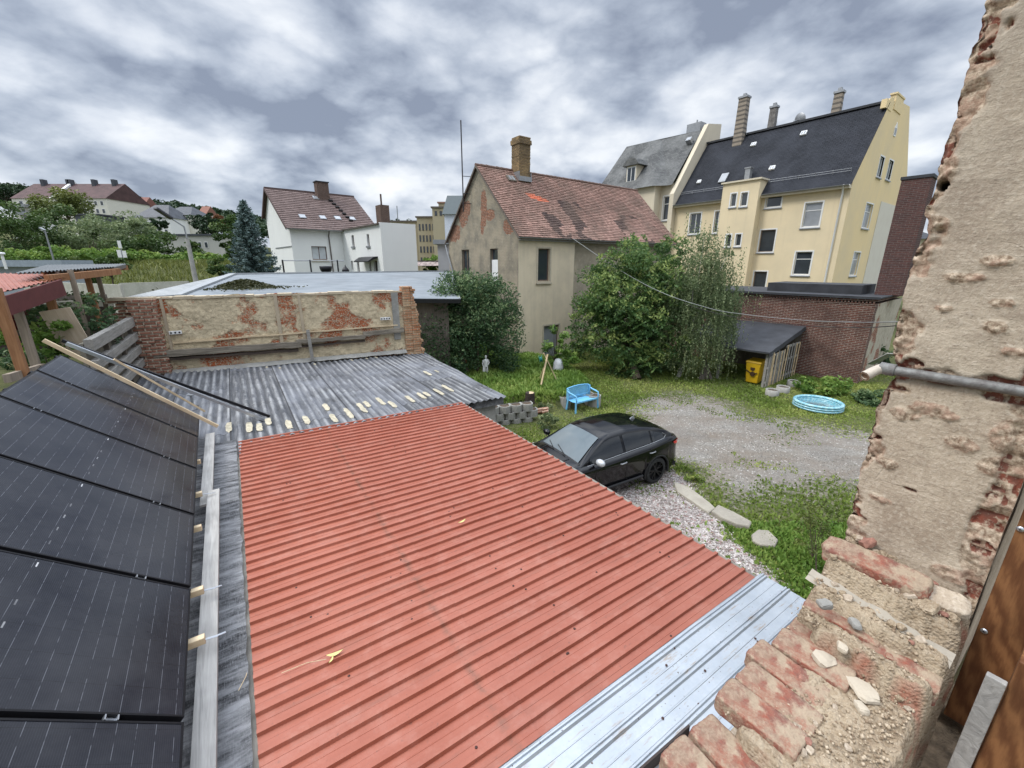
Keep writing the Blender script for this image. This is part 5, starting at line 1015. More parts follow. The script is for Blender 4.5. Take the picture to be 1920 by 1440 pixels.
# scattered stones on the pebble strip and gravel
def stones(N, region, size, fn, name, seed):
    rg = np.random.default_rng(seed); x0, x1, y0, y1 = region; x = x0+(x1-x0)*rg.random(N); y = y0+(y1-y0)*rg.random(N); k = rg.random(N) < fn(x, y); x, y = x[k], y[k]; n = len(x); z = height(x, y)
    base = np.array([(1, 0, 0), (0, 1, 0), (-1, 0, 0), (0, -1, 0), (0, 0, 1), (0, 0, -1)], float); s = size*(.5+rg.random((n, 1, 1)))*np.array([1, 1, .6])*(.7+.6*rg.random((n, 6, 1))); a = rg.random(n)*6.28
    Rm = np.zeros((n, 3, 3)); Rm[:, 0, 0] = np.cos(a); Rm[:, 0, 1] = -np.sin(a); Rm[:, 1, 0] = np.sin(a); Rm[:, 1, 1] = np.cos(a); Rm[:, 2, 2] = 1; V = np.einsum('nij,nkj->nki', Rm, base[None]*s)+np.stack([x, y, z+.01], 1)[:, None]
    f = np.array([(0, 1, 4), (1, 2, 4), (2, 3, 4), (3, 0, 4), (1, 0, 5), (2, 1, 5), (3, 2, 5), (0, 3, 5)]); F = (np.arange(n)[:, None, None]*6+f[None]).reshape(-1, 3); me = bpy.data.meshes.new(name); np_mesh(me, V.reshape(-1, 3), F)
    me.attributes.new('tint', 'FLOAT', 'FACE').data.foreach_set('value', np.repeat(rg.random(n), 8).astype(np.float32)); o = bpy.data.objects.new(name, me); COL.objects.link(o); return o
tp = M_tiles('pebbles', [(0, (.18, .14, .125)), (.4, (.33, .285, .26)), (.75, (.47, .43, .40)), (1, (.66, .63, .60))]); o = stones(60000, (-.5, 6, 4, 10.5), .014, lambda x, y: peb_at(x, y)*.8, 'pebbles', 2); o.data.materials.append(tp); tag(o, 'pale loose pebbles between the red roof and the kerb stones', 'pebbles', kind='stuff')
tg = M_tiles('gravel stones', [(0, (.15, .14, .125)), (.6, (.25, .24, .22)), (.95, (.33, .315, .295)), (1, (.50, .48, .45))]); o = stones(42000, (2, 17, 7, 17), .010, lambda x, y: grav_at(x, y)*.7, 'gravel', 3); o.data.materials.append(tg); tag(o, 'grey loose gravel covering the parking area behind the car', 'gravel', kind='stuff')
def rough_block(name, pts_px, z, hgt, mat, label, cat, group=None, seed=0, nz=.03):
    P = [at_z(px, py, z) for px, py in pts_px]; c = sum(P, Vector())/len(P); m = MB(); n = len(P); ring = []
    for lv, (sc, zz) in enumerate(((1.04, -.05), (1.0, hgt*.8), (.93, hgt))): ring += [tuple((p-c)*sc*(1+.06*noise.noise((i*1.3, seed, lv)))+Vector((0, 0, zz+nz*.3*noise.noise((i, seed, 4))))) for i, p in enumerate(P)]
    m.add(ring, [(l*n+i, l*n+(i+1) % n, (l+1)*n+(i+1) % n, (l+1)*n+i) for l in range(2) for i in range(n)]); m.add(ring[2*n:], [tuple(range(n))]); o = obj(name, m, mat, bevel=.01); o.location = c; return tag(o, label, cat, group)
pale_stone = M_plaster('pale worn concrete', (.31, .28, .23), (.22, .20, .165), (.37, .34, .29), .6, 50, .01, 3)
rough_block('kerb_stone', ((1333, 965), (1345, 953), (1375, 967), (1408, 985), (1404, 995), (1380, 990), (1352, 978)), 0, .10, pale_stone, 'long pale kerb stone between the pebbles and the grass', 'kerb stone', 'kerb stones', 1)
rough_block('kerb_stone', ((1262, 905), (1290, 915), (1330, 945), (1340, 955), (1328, 965), (1300, 945), (1270, 925)), 0, .05, M_plaster('dull concrete', (.36, .33, .27), (.25, .22, .18), None, .6, 50, .01, 3), 'flat worn kerb stone nearer the car', 'kerb stone', 'kerb stones', 2)
rough_block('concrete_slab', ((1408, 1008), (1420, 998), (1440, 1000), (1458, 1018), (1452, 1030), (1425, 1028), (1410, 1020)), 0, .08, pale_stone, 'round pale concrete slab lying in the grass', 'slab', None, 3)
# planter rings: semicircular concrete troughs in courses
def ring_planter(p, rz, label, group, hh=.24, fill=True, rad=.20):
    e = thing('planter_ring', label, 'planter', p, rz, group); m = MB(); th = .035; prof_o = []
    n = 26; O_, I_ = [], []
    for k in range(n+1):
        a = -pi*.98+pi*.98*2*k/n*.5*1.0; fl = .008*(k % 4 == 0); O_.append((cos(a)*(rad+fl), sin(a)*(rad+fl))); I_.append((cos(a)*(rad-th), sin(a)*(rad-th)))
    O_ = [( -rad, .16)]+O_+[(rad, .16)]; I_ = [(-rad+th, .16)]+I_+[(rad-th, .16)]; k = len(O_)
    for A_, fl in ((O_, 0), (I_, 1)): m.add([(x, y, z) for z in (0, hh) for x, y in A_], [((i, i+1, k+i+1, k+i) if not fl else (k+i, k+i+1, i+1, i)) for i in range(k-1)])
    m.add([(x, y, hh) for x, y in O_]+[(x, y, hh) for x, y in I_], [(i, i+1, k+i+1, k+i) for i in range(k-1)]); m.add([(x, y, z) for z in (0, hh) for x, y in ((-rad, .16), (rad, .16))], [(0, 1, 3, 2)]) ; obj('trough', m, MT['concrete'], e)
    m = MB(); m.add([(x, y, hh-.03) for x, y in I_], [tuple(range(k))]); obj('soil', m, M_SOIL, e); return e
M_SOIL = M_plain('soil', (.09, .065, .045), .95, var=.4, vs=12, bs=50, bd=.02)
gp_ = 'concrete planter rings of the low wall'
a_, b__ = at_z(898, 800, .0), at_z(1003, 787, .0)
rowdir = math.degrees(math.atan2(b__.y-a_.y, b__.x-a_.x)); uw = (b__-a_).normalized(); k = 0; names = ['first', 'second', 'third', 'fourth', 'fifth', 'sixth', 'seventh', 'eighth', 'ninth']
cnt = 0
for c_, (n, off) in enumerate(((5, 0.1), (6, -.12), (5, .1), (2, -.10))):
    for q in range(n):
        if c_ == 2 and q > 4: continue
        p = a_+uw*(off+.40*q+(.0 if c_ < 3 else 0))+Vector((0, 0, .235*c_-.06)); 
        lab = '%s planter ring from the black roof in the %s course of the low wall' % (names[q], ['bottom', 'second', 'third', 'top'][c_]); ring_planter(p, rowdir, lab, gp_); cnt += 1
for k, (px, py, lab) in enumerate(((1060, 775, 'planter ring directly behind the left end of the bench'), (1104, 768, 'planter ring behind the right end of the bench'), (1118, 772, 'outermost planter ring right of the bench'), (1030, 770, 'old mossy planter ring left of the bench'))):
    p = at_z(px, py, 0); ring_planter(Vector((p.x+.05, p.y+.62, .0)), rowdir+(-10, 5, 40, 0)[k], lab, gp_, .45 if k < 3 else .36, rad=.22)
# brick rubble and log stump on the low wall
p = at_z(1008, 762, .3)
for k in range(9):
    m = MB(); m.box(-.12, -.06, 0, .12, .06, .065); o = obj('brick', m, MT['brick_red'], bevel=.006); o.location = (p.x+(k % 3)*.2-.12, p.y+rr.uniform(-.1, .1), .02+.07*(k//3)*1.0); o.rotation_euler = (rr.uniform(-.15, .15), rr.uniform(-.2, .2), rr.uniform(0, 1.2)); tag(o, 'loose old red brick in the heap between the planter rings', 'brick', 'loose bricks between the planter rings')
p = at_z(993, 752, .42); m = MB(); m.tube([(0, 0, -.05), (.01, 0, .18), (.02, 0, .34)], [.19, .175, .165], 14); o = obj('bark', m, M_plain('charred bark', (.035, .025, .02), .9, var=.6, vs=15, bs=30, bd=.03)); o.name = 'log_stump'; o.location = (p.x, p.y, .40); tag(o, 'short dark log stump standing on the planter wall', 'log')
m = MB(); m.lathe([(.0001, .342), (.15, .343)], 14); obj('cut_face', m, MT['wood_light'], o)
# ============================================================ BENCH (sky blue plastic)
q1, q2 = at_z(1080, 776, 0), at_z(1118, 766, 0); ba = math.degrees(math.atan2(q2.y-q1.y, q2.x-q1.x)); BLn = 1.15
mb_ = M_plain('blue plastic', (.16, .43, .66), .45, var=.06, vs=4, bs=80, bd=.001)
bench = thing('bench', 'light blue plastic garden bench in front of the planter rings', 'bench', (q1.x-.03, q1.y, 0), ba)
m = MB(); m.grid(lambda i, j: (.03+(BLn-.06)*i/20, .02+.42*j/8, .41-.03*sin(pi*j/8)), 21, 9); m.box(.03, .0, .36, BLn-.03, .03, .415); m.box(.03, .42, .36, BLn-.03, .44, .41); obj('seat', m, mb_, bench)
def top_(x): u = (x/BLn-.5)*2; return .86-.06*u*u
m = MB(); m.tube([(x, .50+.03, top_(x)) for x in np.linspace(.02, BLn-.02, 15)], .022, 7); m.tube([(x, .48, .50) for x in np.linspace(.04, BLn-.04, 5)], .016, 6); m.box(.02, .42, .40, .06, .53, top_(.03)); m.box(BLn-.06, .42, .40, BLn-.02, .53, top_(BLn-.03)); b_ = obj('backrest', m, mb_, bench)
for k in range(19): x = .09+(BLn-.18)*k/18; m = MB(); m.bar((x, .45, .42), (x, .53, top_(x)), .028, .012, (0, 1, 0)); obj('slat', m, mb_, b_)
m = MB(); m.box(.06, .50, .62, BLn-.06, .515, .66)
for s_ in (0, 1):
    x = .03 if s_ == 0 else BLn-.03; m = MB(); m.tube([(x, .52, .74), (x, .35, .68), (x, .12, .655), (x, .01, .63), (x, -.01, .50), (x, 0, .40)], [.025, .028, .03, .028, .024, .024], 7); obj('armrest', m, mb_, bench)
    for y in (.02, .44): m = MB(); m.bar((x+(-.02 if s_ == 0 else .02), y+(-.03 if y < .1 else .05), 0), (x, y, .40), .055, .055); obj('leg', m, mb_, bench)
# ============================================================ STATUE, POST, EASEL, WHEEL
p = at_z(911, 702, .5); st = thing('statue', 'small white garden statue of a standing figure beside the elder shrub', 'statue', (p.x, p.y, .48), 20)
m = MB(); m.tube([(-.06, 0, 0), (-.055, 0, .25), (-.05, 0, .42)], [.045, .05, .065], 8); m.tube([(.07, .02, 0), (.06, .01, .25), (.045, 0, .42)], [.045, .05, .065], 8); m.tube([(0, 0, .38), (0, 0, .5), (.01, 0, .62), (.01, 0, .70), (.01, 0, .74)], [.10, .09, .115, .10, .04], 10)
m.tube([(.10, 0, .68), (.16, .02, .55), (.09, -.08, .47)], [.035, .03, .025], 7); m.tube([(-.09, 0, .68), (-.14, 0, .54), (-.12, 0, .42)], [.035, .03, .025], 7); m.lathe([(.0001, -.075), (.04, -.06), (.06, 0), (.05, .05), (.0001, .075)], 10, (.01, 0, .82)); m.tube([(-.10, .0, .02), (-.11, .0, .4)], [.05, .03], 6)
obj('figure', m, M_plain('white painted stone', (.70, .70, .68), .7), st); m = MB(); m.box(-.14, -.12, -.06, .14, .12, .0); obj('plinth', m, MT['concrete'], st)
p = at_z(874, 697, .5); m = MB(); m.bar((0, 0, -.1), (0, 0, .62), .10, .09); m.box(-.06, -.055, .62, .06, .055, .66); o = obj('post', m, MT['wood_brown']); o.location = p; tag(o, 'short brown wooden post with a pale top beside the black roof', 'post')
p = at_z(1014, 725, .45); e = thing('wooden_trestle', 'pale wooden trestle leaning in the raised bed with a round hose reel', 'trestle', (p.x, p.y, .45)); m = MB(); m.bar((0, 0, 0), (.28, .4, 1.25), .06, .04); m.bar((.75, .6, 0), (.12, .35, 1.3), .05, .035); m.bar((.18, .3, .85), (.0, .9, 0), .045, .035); obj('leg', m, MT['wood_light'], e)
m = MB(); M_ = Matrix.Translation((-.0, .35, 1.05)) @ Matrix.Rotation(R(80), 4, 'Y'); mm = MB(M_); mm.lathe([(.02, -.06), (.17, -.06), (.17, -.045), (.1, -.04), (.1, .04), (.17, .045), (.17, .06), (.02, .06)], 18); obj('reel', mm, M_plain('green plastic', (.02, .16, .13), .5), e); mm = MB(M_); mm.lathe([(.0001, .062), (.15, .062)], 18); obj('reel_face', mm, M_plain('yellow plastic', (.55, .50, .20), .5), e)
p = at_z(1046, 700, .4); m = MB(); m.lathe([(.0001, .0), (.20, .02), (.24, .25), (.21, .5), (.14, .66), (.0001, .7)], 18); o = obj('white_sack', m, M_plain('white plastic sack', (.50, .51, .52), .5, var=.2)); o.location = p; tag(o, 'white sack standing behind the young tree at the house corner', 'sack')
# ============================================================ YELLOW WHEELED BIN
bq = at_z(1412, 718, 0); ybin = thing('wheeled_bin', 'yellow wheeled bin with a dark round sticker under the shelter', 'bin', (bq.x, bq.y, 0), BA)
ym = M_plain('yellow plastic', (.62, .38, .015), .45, var=.05, vs=4)
m = MB(); m.add([(-.24, -.26, .06), (.24, -.26, .06), (.24, .26, .06), (-.24, .26, .06), (-.31, -.33, .98), (.31, -.33, .98), (.31, .36, .98), (-.31, .36, .98)], [(0, 3, 2, 1), (4, 5, 6, 7), (0, 1, 5, 4), (1, 2, 6, 5), (2, 3, 7, 6), (3, 0, 4, 7)]); obj('body', m, ym, ybin, bevel=.03)
m = MB(); m.add([(-.33, -.36, .985), (.33, -.36, .985), (.33, .38, .985), (-.33, .38, .985), (-.30, -.30, 1.06), (.30, -.30, 1.06), (.31, .36, 1.10), (-.31, .36, 1.10)], [(0, 3, 2, 1), (4, 5, 6, 7), (0, 1, 5, 4), (1, 2, 6, 5), (2, 3, 7, 6), (3, 0, 4, 7)]); obj('lid', m, ym, ybin, bevel=.02)
for s_ in (-1, 1): m = MB(Matrix.Translation((s_*.22, .24, .10)) @ Matrix.Rotation(pi/2, 4, 'Y')); m.lathe([(.0001, -.025), (.1, -.025), (.1, .025), (.0001, .025)], 16); obj('wheel', m, MT['dark'], ybin)
m = MB(); dk = M_plain('dark print', (.06, .03, .01), .6)
Ms_ = Matrix.Translation((0, -.314, .60)) @ Matrix.Rotation(R(86), 4, 'X'); mm = MB(Ms_); mm.lathe([(.0001, .012), (.10, .012)], 14, (0, .12, 0)); mm.lathe([(.0001, .012), (.11, .012)], 14, (.03, -.12, 0)); mm.poly([(-.25, .05, .012), (-.13, -.02, .012), (.0, -.1, .012), (-.02, -.14, .012), (-.15, -.07, .012), (-.26, -.02, .012)]); mm.poly([(.05, -.1, .012), (.22, -.02, .012), (.25, .03, .012), (.2, -.08, .012), (.08, -.16, .012)]); obj('printed_emblem', mm, dk, ybin)
# planters by the shelter and the garden pool
for k, (px, py) in enumerate(((1447, 741), (1467, 735), (1487, 724))):
    p = at_z(px, py, 0); e = thing('planter_ring', ['front concrete planter ring at the foot of the pallet panels', 'middle concrete planter ring at the foot of the pallet panels', 'rear concrete planter ring at the foot of the pallet panels'][k], 'planter', (p.x, p.y, 0), 0, 'planter rings by the shelter'); m = MB(); m.lathe([(.25, 0), (.25, .25), (.21, .25), (.21, .2)], 20); obj('trough', m, MT['concrete'], e); m = MB(); m.lathe([(.0001, .19), (.21, .19)], 20); obj('soil', m, M_SOIL, e)
pc = at_z(1532, 764, 0); pool = thing('paddling_pool', 'round inflatable paddling pool with a clear blue rim on the grass', 'paddling pool', (pc.x, pc.y, 0)); PRd = .74
def tint_ring(name, c, tr):
    t = NT(name); n = t.noise(9, 4, .6); t.fin(t.mix(t.rng(n, .4, .65), c, (.50, .74, .78)), .25, t.bump(t.noise(14, 3), .02, .8), 0, .5); t.b.inputs['Transmission Weight'].default_value = tr; return t.m
rimm = tint_ring('clear vinyl', (.20, .50, .60), .25)
for k in range(3): m = MB(); m.lathe([(PRd+.062*cos(a), .06+.085*k+.05*sin(a)) for a in np.linspace(0, 2*pi, 11)], 48); obj('inflated_ring', m, rimm, pool)
m = MB(); m.lathe([(.0001, .02), (PRd, .02)], 40); obj('floor', m, M_plain('blue vinyl', (.06, .48, .66), .4, var=.2), pool)
t = NT('pool water'); t.fin((.35, .75, .85), .03, t.bump(t.noise(9, 4), .02, .6)); t.b.inputs['Transmission Weight'].default_value = .9; t.b.inputs['IOR'].default_value = 1.33
m = MB(); m.lathe([(.0001, .13), (PRd-.02, .13)], 40); obj('water', m, t.m, pool)
# low sloping board right of the wall plants
p1_, p2_ = at_y(1632, 682, 15.2), at_y(1672, 662, 13.6); plank('board', p1_, p2_, .22, .03, MT['wood_greyx'], 'grey board sloping up behind the broken wall edge on the right', 'board')
# ============================================================ CABLE across the yard
pts = [at_y(1075, 448, 23.8), at_y(1160, 505, 20.5), at_y(1240, 548, 17.5), at_y(1330, 578, 14.5), at_y(1400, 590, 11.5), at_y(1500, 600, 7.5), at_y(1600, 604, 4.6), at_y(1700, 603, 2.2)]
def smooth(pts, n=8):
    o_ = []
    for i in range(len(pts)-1):
        a, b, c, d = pts[max(i-1, 0)], pts[i], pts[i+1], pts[min(i+2, len(pts)-1)]
        for k in range(n): t_ = k/n; o_.append(.5*((2*b)+(c-a)*t_+(2*a-5*b+4*c-d)*t_*t_+(3*b-a-3*c+d)*t_**3))
    return o_+[pts[-1]]
sp = smooth(pts); tag(obj('cable', MB().tube(sp, [.016-.012*min(1, i/len(sp)*1.15) for i in range(len(sp))], 5), M_plain('grey cable', (.22, .23, .22), .7)), 'grey cable sagging from the beige house across to the broken wall', 'cable')
sp2 = [p+Vector((0, 0, -.05*sin(pi*i/len(sp))*2-.01)) for i, p in enumerate(sp)]; tag(obj('cable', MB().tube(sp2[20:], [.010-.007*min(1, i/36) for i in range(len(sp2)-20)], 5), M_plain('black cable', (.03, .025, .025), .6)), 'thin black cable twisted below the grey one, ending at the broken wall', 'cable')
# ============================================================ CAR
hd = R(210.5); fwd = Vector((cos(hd), sin(hd), 0)); lft = Vector((-sin(hd), cos(hd), 0))
rl = at_z(1225, 905, 0); cc_ = rl+fwd*1.34-lft*.86
car = thing('parked_car', 'glossy black compact car parked beside the red roof', 'car', (cc_.x, cc_.y, 0), 210.5)
t = NT('black car paint'); t.fin((.004, .004, .005), .10, None, 0, .25); t.b.inputs['Coat Weight'].default_value = .25; t.b.inputs['Coat Roughness'].default_value = .04; paint = t.m
trimm = M_plain('black trim', (.015, .015, .016), .6); rub = M_plain('tyre rubber', (.02, .02, .02), .85)
WX = (1.36, -1.34); WRD = .345
def wid(x): return np.interp(x, [-2.25, -2.15, -1.9, -1.3, 0, 1.2, 1.8, 2.1, 2.2], [.66, .80, .885, .925, .92, .915, .87, .72, .55])
def belt(x): return np.interp(x, [-2.25, -2.1, -1.7, -1.0, 0, .6, 1.0, 1.5, 1.9, 2.1, 2.2], [.98, 1.08, 1.11, 1.05, 1.0, .985, .985, .93, .85, .76, .66])
def crown(x): return np.interp(x, [-2.25, -2.1, 1.0, 1.5, 2.0, 2.2], [.0, .01, .06, .075, .05, .02])
def sill(x):
    z = np.interp(x, [-2.25, -2.0, -1.8, 1.8, 2.1, 2.2], [.42, .32, .22, .22, .26, .34])
    for wx in WX:
        d = abs(x-wx)
        if d < .40: z = max(z, .345+sqrt(max(0, .40**2-d*d))*1.0)
    return z
def wob(a, b, t_): return a+(b-a)*t_
XS = sorted(set(list(np.linspace(-2.25, 2.2, 70))+[wx+s*.4 for wx in WX for s in (-1, 1)]+[wx+s*.395 for wx in WX for s in (-1, 1)]))
def sect(x):
    w, zb, zs = wid(x), belt(x), sill(x); z3 = max(.52, zs+.035); z4 = max(.74, z3+.06); z5 = max(zb-.075, z4+.03)
    # side crease and a waisted door
    return [(0, .24 if zs < .3 else zs), (w*.62, zs), (w*.985, zs), (w*.975 if zs < .3 else w*1.012, z3), (w*.985, z4), (w*1.0, z5-.02), (w*.975, z5+.03), (w*.91, zb), (w*.70, zb+crown(x)*.75), (w*.45, zb+crown(x)*.95), (0, zb+crown(x))]
m = MB(); S = []
for x in XS: s_ = sect(x); S.append([(x, y, z) for y, z in s_]+[(x, -y, z) for y, z in s_[-2::-1]])
n = len(S[0]); m.add([p for r_ in S for p in r_], [(i*n+k, i*n+k+1, (i+1)*n+k+1, (i+1)*n+k) for i in range(len(S)-1) for k in range(n-1)], True); m.add(S[0], [tuple(range(n))[::-1]]); m.add(S[-1], [tuple(range(n))])
me = m.mesh('body'); import bmesh
def fix(me, merge=1e-4):
    bm = bmesh.new(); bm.from_mesh(me); bmesh.ops.remove_doubles(bm, verts=bm.verts, dist=merge); bmesh.ops.recalc_face_normals(bm, faces=bm.faces); bm.to_mesh(me); bm.free(); return me
obj('body', fix(me), paint, car)
def zroof(x): return np.interp(x, [-2.12, -1.98, -1.78, -1.5, -1.0, -.5, 0, .2, .45, .98], [1.085, 1.14, 1.265, 1.36, 1.445, 1.48, 1.465, 1.42, 1.30, 1.0])
def gb(x): return wid(x)*.885
def gt(x): h = max(0, zroof(x)-belt(x)); return gb(x)-.52*h
def ghs(x):
    zb = belt(x)-.01; zr = max(zroof(x), zb+.012); h = zr-zb; w0, w1 = gb(x), gt(x); return [(w0, zb), (wob(w0, w1, .5), zb+h*.52), (wob(w0, w1, .86), zb+h*.86), (w1*.97, zb+h*.955), (w1*.88, zr), (w1*.5, zr+.018), (0, zr+.025)]
XG = list(np.linspace(-2.12, .98, 60)); m = MB(); S = []
for x in XG: s_ = ghs(x); S.append([(x, y, z) for y, z in s_]+[(x, -y, z) for y, z in s_[-2::-1]])
n = len(S[0]); m.add([p for r_ in S for p in r_], [(i*n+k, i*n+k+1, (i+1)*n+k+1, (i+1)*n+k) for i in range(len(S)-1) for k in range(n-1)], True); obj('roof', fix(m.mesh('roof')), paint, car)
carglass = M_glass('tinted car glass', (.008, .009, .010), .04); wsg = M_glass('windscreen', (.055, .07, .075), .05)  # windscreen base colour kept paler, standing in for reflected sky
def side_pt(x, v, s): q = ghs(x); p = [q[0], q[1], q[2]]; t_ = min(1.999, v*2); i = int(t_); f = t_-i; y = wob(p[i][0], p[i+1][0], f)+.006; z = wob(p[i][1], p[i+1][1], f); return (x, s*y, z+.002)
for s_ in (1, -1):
    for nm, xa_, xb_ in (('front_window', .70, -.28), ('rear_window', -.36, -1.18), ('quarter_window', -1.23, -1.62)):
        m = MB(); m.grid(lambda i, j: side_pt(wob(xa_, xb_, i/12)-(.10*(j/5) if nm == 'quarter_window' and i > 10 and False else 0), .10+.86*(j/5)*(1 if nm != 'quarter_window' else wob(1, .55, i/12)), s_), 13, 6); obj(nm, fix(m.mesh(nm)), carglass, car)
    m = MB(); m.tube([side_pt(x, .045, s_) for x in np.linspace(.8, -1.62, 24)]+[side_pt(-1.72, .35, s_), side_pt(-1.62, .6, s_)], .009, 6); obj('window_trim', m, MT['zinc'], car)
def top_pt(x, f): q = ghs(x); w1 = q[4][0]*1.03; y = w1*f; a = abs(f); z = q[4][1]+(q[6][1]-q[4][1])*(1-a*a); return Vector((x, y, z))
m = MB(); m.grid(lambda i, j: top_pt(wob(.93, .24, j/14), wob(-.93, .93, i/16))+Vector((.012, 0, .014)), 17, 15); obj('windscreen', fix(m.mesh('w')), wsg, car)
m = MB(); m.grid(lambda i, j: top_pt(wob(-1.80, -2.06, j/8), wob(-.85, .85, i/16))+Vector((-.012, 0, .012)), 17, 9); obj('rear_screen', fix(m.mesh('w')), carglass, car)
m = MB(); m.grid(lambda i, j: top_pt(wob(.985, .93, j/2), wob(-1, 1, i/16))+Vector((.012, 0, .012)), 17, 3); obj('wiper_cowl', m, trimm, car)
for y in (.35, -.25): m = MB(); m.tube([top_pt(.96, y)+Vector((.02, 0, .03)), top_pt(.84, y-.62 if y > 0 else y-.5)+Vector((.01, 0, .03))], .009, 5); obj('wiper', m, trimm, car)
for s_ in (1, -1):
    m = MB(); m.tube([(.62, s_*.84, 1.02), (.60, s_*.93, 1.05)], .02, 6); M_ = Matrix.Translation((.60, s_*1.00, 1.10)) @ Matrix.Diagonal((.085, .12, .078, 1)); mm = MB(M_); mm.lathe([(cos(a), sin(a)) for a in np.linspace(-pi/2, pi/2, 9)], 14)
    o = obj('mirror', mm, M_plain('silver mirror cap', (.55, .56, .57), .3, .3) if s_ == 1 else paint, car); obj('mirror_foot', m, trimm, o)
    for x, z in ((-.18, .86), (-1.12, .90)): m = MB(); m.tube([(x+.09, s_*.925, z), (x+.07, s_*.955, z+.005), (x-.07, s_*.955, z+.01), (x-.09, s_*.925, z+.01)], .013, 6); obj('door_handle', m, MT['zinc'], car)
    for x in (.62, -.32, -1.05): m = MB(); m.tube([(x, s_*(wid(x)*.995+.002), z) for z in np.linspace(.40, belt(x)-.03, 6)], .003, 4); obj('door_seam', m, MT['dark'], car)
    m = MB(); m.tube([(x, s_*(wid(x)+.002), .36) for x in np.linspace(-.85, .85, 8)], .03, 6); obj('sill_trim', m, trimm, car)
    for wx in WX: m = MB(); m.tube([(wx+.405*cos(a), s_*(wid(wx)*.985+.008), .345+.405*sin(a)) for a in np.linspace(-.25, pi+.25, 20)], .026, 6); obj('wheel_arch', m, trimm, car)
    m = MB(); P = [(-1.86, .895, 1.0), (-2.0, .865, 1.01), (-2.14, .80, 1.0), (-2.17, .77, .93), (-2.02, .87, .93), (-1.9, .90, .95)]; m.poly([(x, s_*(y+.014), z) for x, y, z in (P if s_ == 1 else P[::-1])]); m.poly([(-2.14, s_*.815, 1.0), (-2.245, s_*.6, .99), (-2.26, s_*.6, .93), (-2.17, s_*.785, .93)]); t = NT('tail lamp'); t.fin((.5, .015, .01), .12, None, 0, .6); obj('tail_lamp', m, t.m, car)
    m = MB(); m.grid(lambda i, j: (wob(1.92, 2.12, i/5), s_*(wid(wob(1.92, 2.12, i/5))+.004), .70+.09*j/2), 6, 3); obj('headlight', m, MT['glass_pale'], car)
    for wx in WX:
        w = bpy.data.objects.new('wheel', None); COL.objects.link(w); w.parent = car; w.location = (wx, s_*.80, WRD); w.rotation_euler = (pi/2 if s_ == -1 else -pi/2, 0, 0)
        m = MB(); m.lathe([(.22, -.11), (.30, -.115), (.335, -.10), (WRD, -.07), (WRD, .07), (.335, .10), (.30, .115), (.24, .11)], 40); obj('tyre', m, rub, w)
        m = MB(); m.lathe([(.24, .108), (.245, .08), (.22, .02), (.22, -.1)], 32); m.lathe([(.0001, .085), (.05, .085), (.055, .06)], 16)
        for k in range(5):
            for da in (-.13, .13): a = 2*pi*k/5+da; a2 = 2*pi*k/5+da*1.5; m.bar((cos(a)*.045, sin(a)*.045, .07), (cos(a2)*.235, sin(a2)*.235, .09), .026, .03, (0, 0, 1))
        obj('rim', m, M_plain('black alloy', (.02, .02, .022), .3, .5), w); m = MB(); m.lathe([(.0001, .0), (.22, .0)], 24); obj('brake_disc', m, trimm, w)
m = MB(); m.add([(-1.25, -.014, 1.42), (-1.25, .014, 1.42), (-1.43, .01, 1.395), (-1.43, -.01, 1.395), (-1.39, 0, 1.49)], [(0, 1, 4), (1, 2, 4), (2, 3, 4), (3, 0, 4)]); obj('roof_antenna', m, MT['zinc'], car)
m = MB(); m.prism([(-1.60, -.50, 1.325), (-1.60, .50, 1.325), (-1.80, .46, 1.262), (-1.80, -.46, 1.262)], (0, 0, .016)); obj('spoiler', m, paint, car)
m = MB(); m.box(-2.2, -.78, .24, 2.05, .78, .34); obj('underbody', m, MT['dark'], car)
for s_ in (-.36, .36): m = MB(); m.tube([(x, s_*(1+.2*(1.9-x)), belt(x)+crown(x)*.93+.004) for x in np.linspace(1.0, 1.95, 9)], .010, 5); obj('bonnet_crease', m, paint, car)
# ============================================================ BROKEN WALL (right foreground)
AW = Vector((1.571, 1.666, 0)); TH = .43
def fbm(x, y, z, o=4, r=.5): v = 0; a = 1; s = 0; 
def FB(x, y, z, o=4):
    v = 0; a = .5
    for k in range(o): v += a*noise.noise((x, y, z)); x *= 2.03; y *= 2.03; z *= 2.03; a *= .55
    return v
wall = thing('broken_wall', 'thick broken brick wall edge with beige plaster and chipped bricks at the right of the picture', 'wall', AW, UA)
RVA = UA-90
def rv(px, py): s_, z = on_wall(px, py, AW, RVA); return -s_, z      # y (negative inwards), z
# plaster losses: (y, z, ry, rz, kind) kind 1 coarse mortar, 2 brick
SPOTS = []
for px, py, rx, rz, kd in ((1870, 488, .045, .018, 1), (1808, 520, .055, .016, 1), (1880, 568, .03, .012, 1), (1868, 612, .03, .02, 1), (1905, 660, .03, .014, 1), (1770, 578, .03, .012, 1), (1697, 776, .05, .022, 1), (1748, 772, .07, .02, 1), (1802, 832, .045, .024, 1), (1662, 866, .04, .020, 1), (1650, 935, .04, .016, 1), (1868, 936, .03, .028, 2), (1866, 745, .03, .016, 2), (1712, 682, .035, .018, 2), (1690, 732, .03, .012, 2), (1706, 919, .02, .006, 2), (1905, 752, .03, .012, 2), (1745, 760, .05, .012, 1), (1842, 66, .03, .045, 2), (1812, 180, .03, .09, 1), (1772, 325, .035, .05, 1), (1768, 345, .018, .020, 4), (1760, 420, .03, .03, 1), (1730, 470, .03, .03, 1), (1840, 1030, .035, .03, 2), (1790, 1080, .06, .03, 1), (1875, 880, .05, .04, 1), (1890, 820, .05, .06, 1), (1860, 990, .04, .05, 1)):
    y, z = rv(px, py); SPOTS.append((y, z, rx, rz, kd))
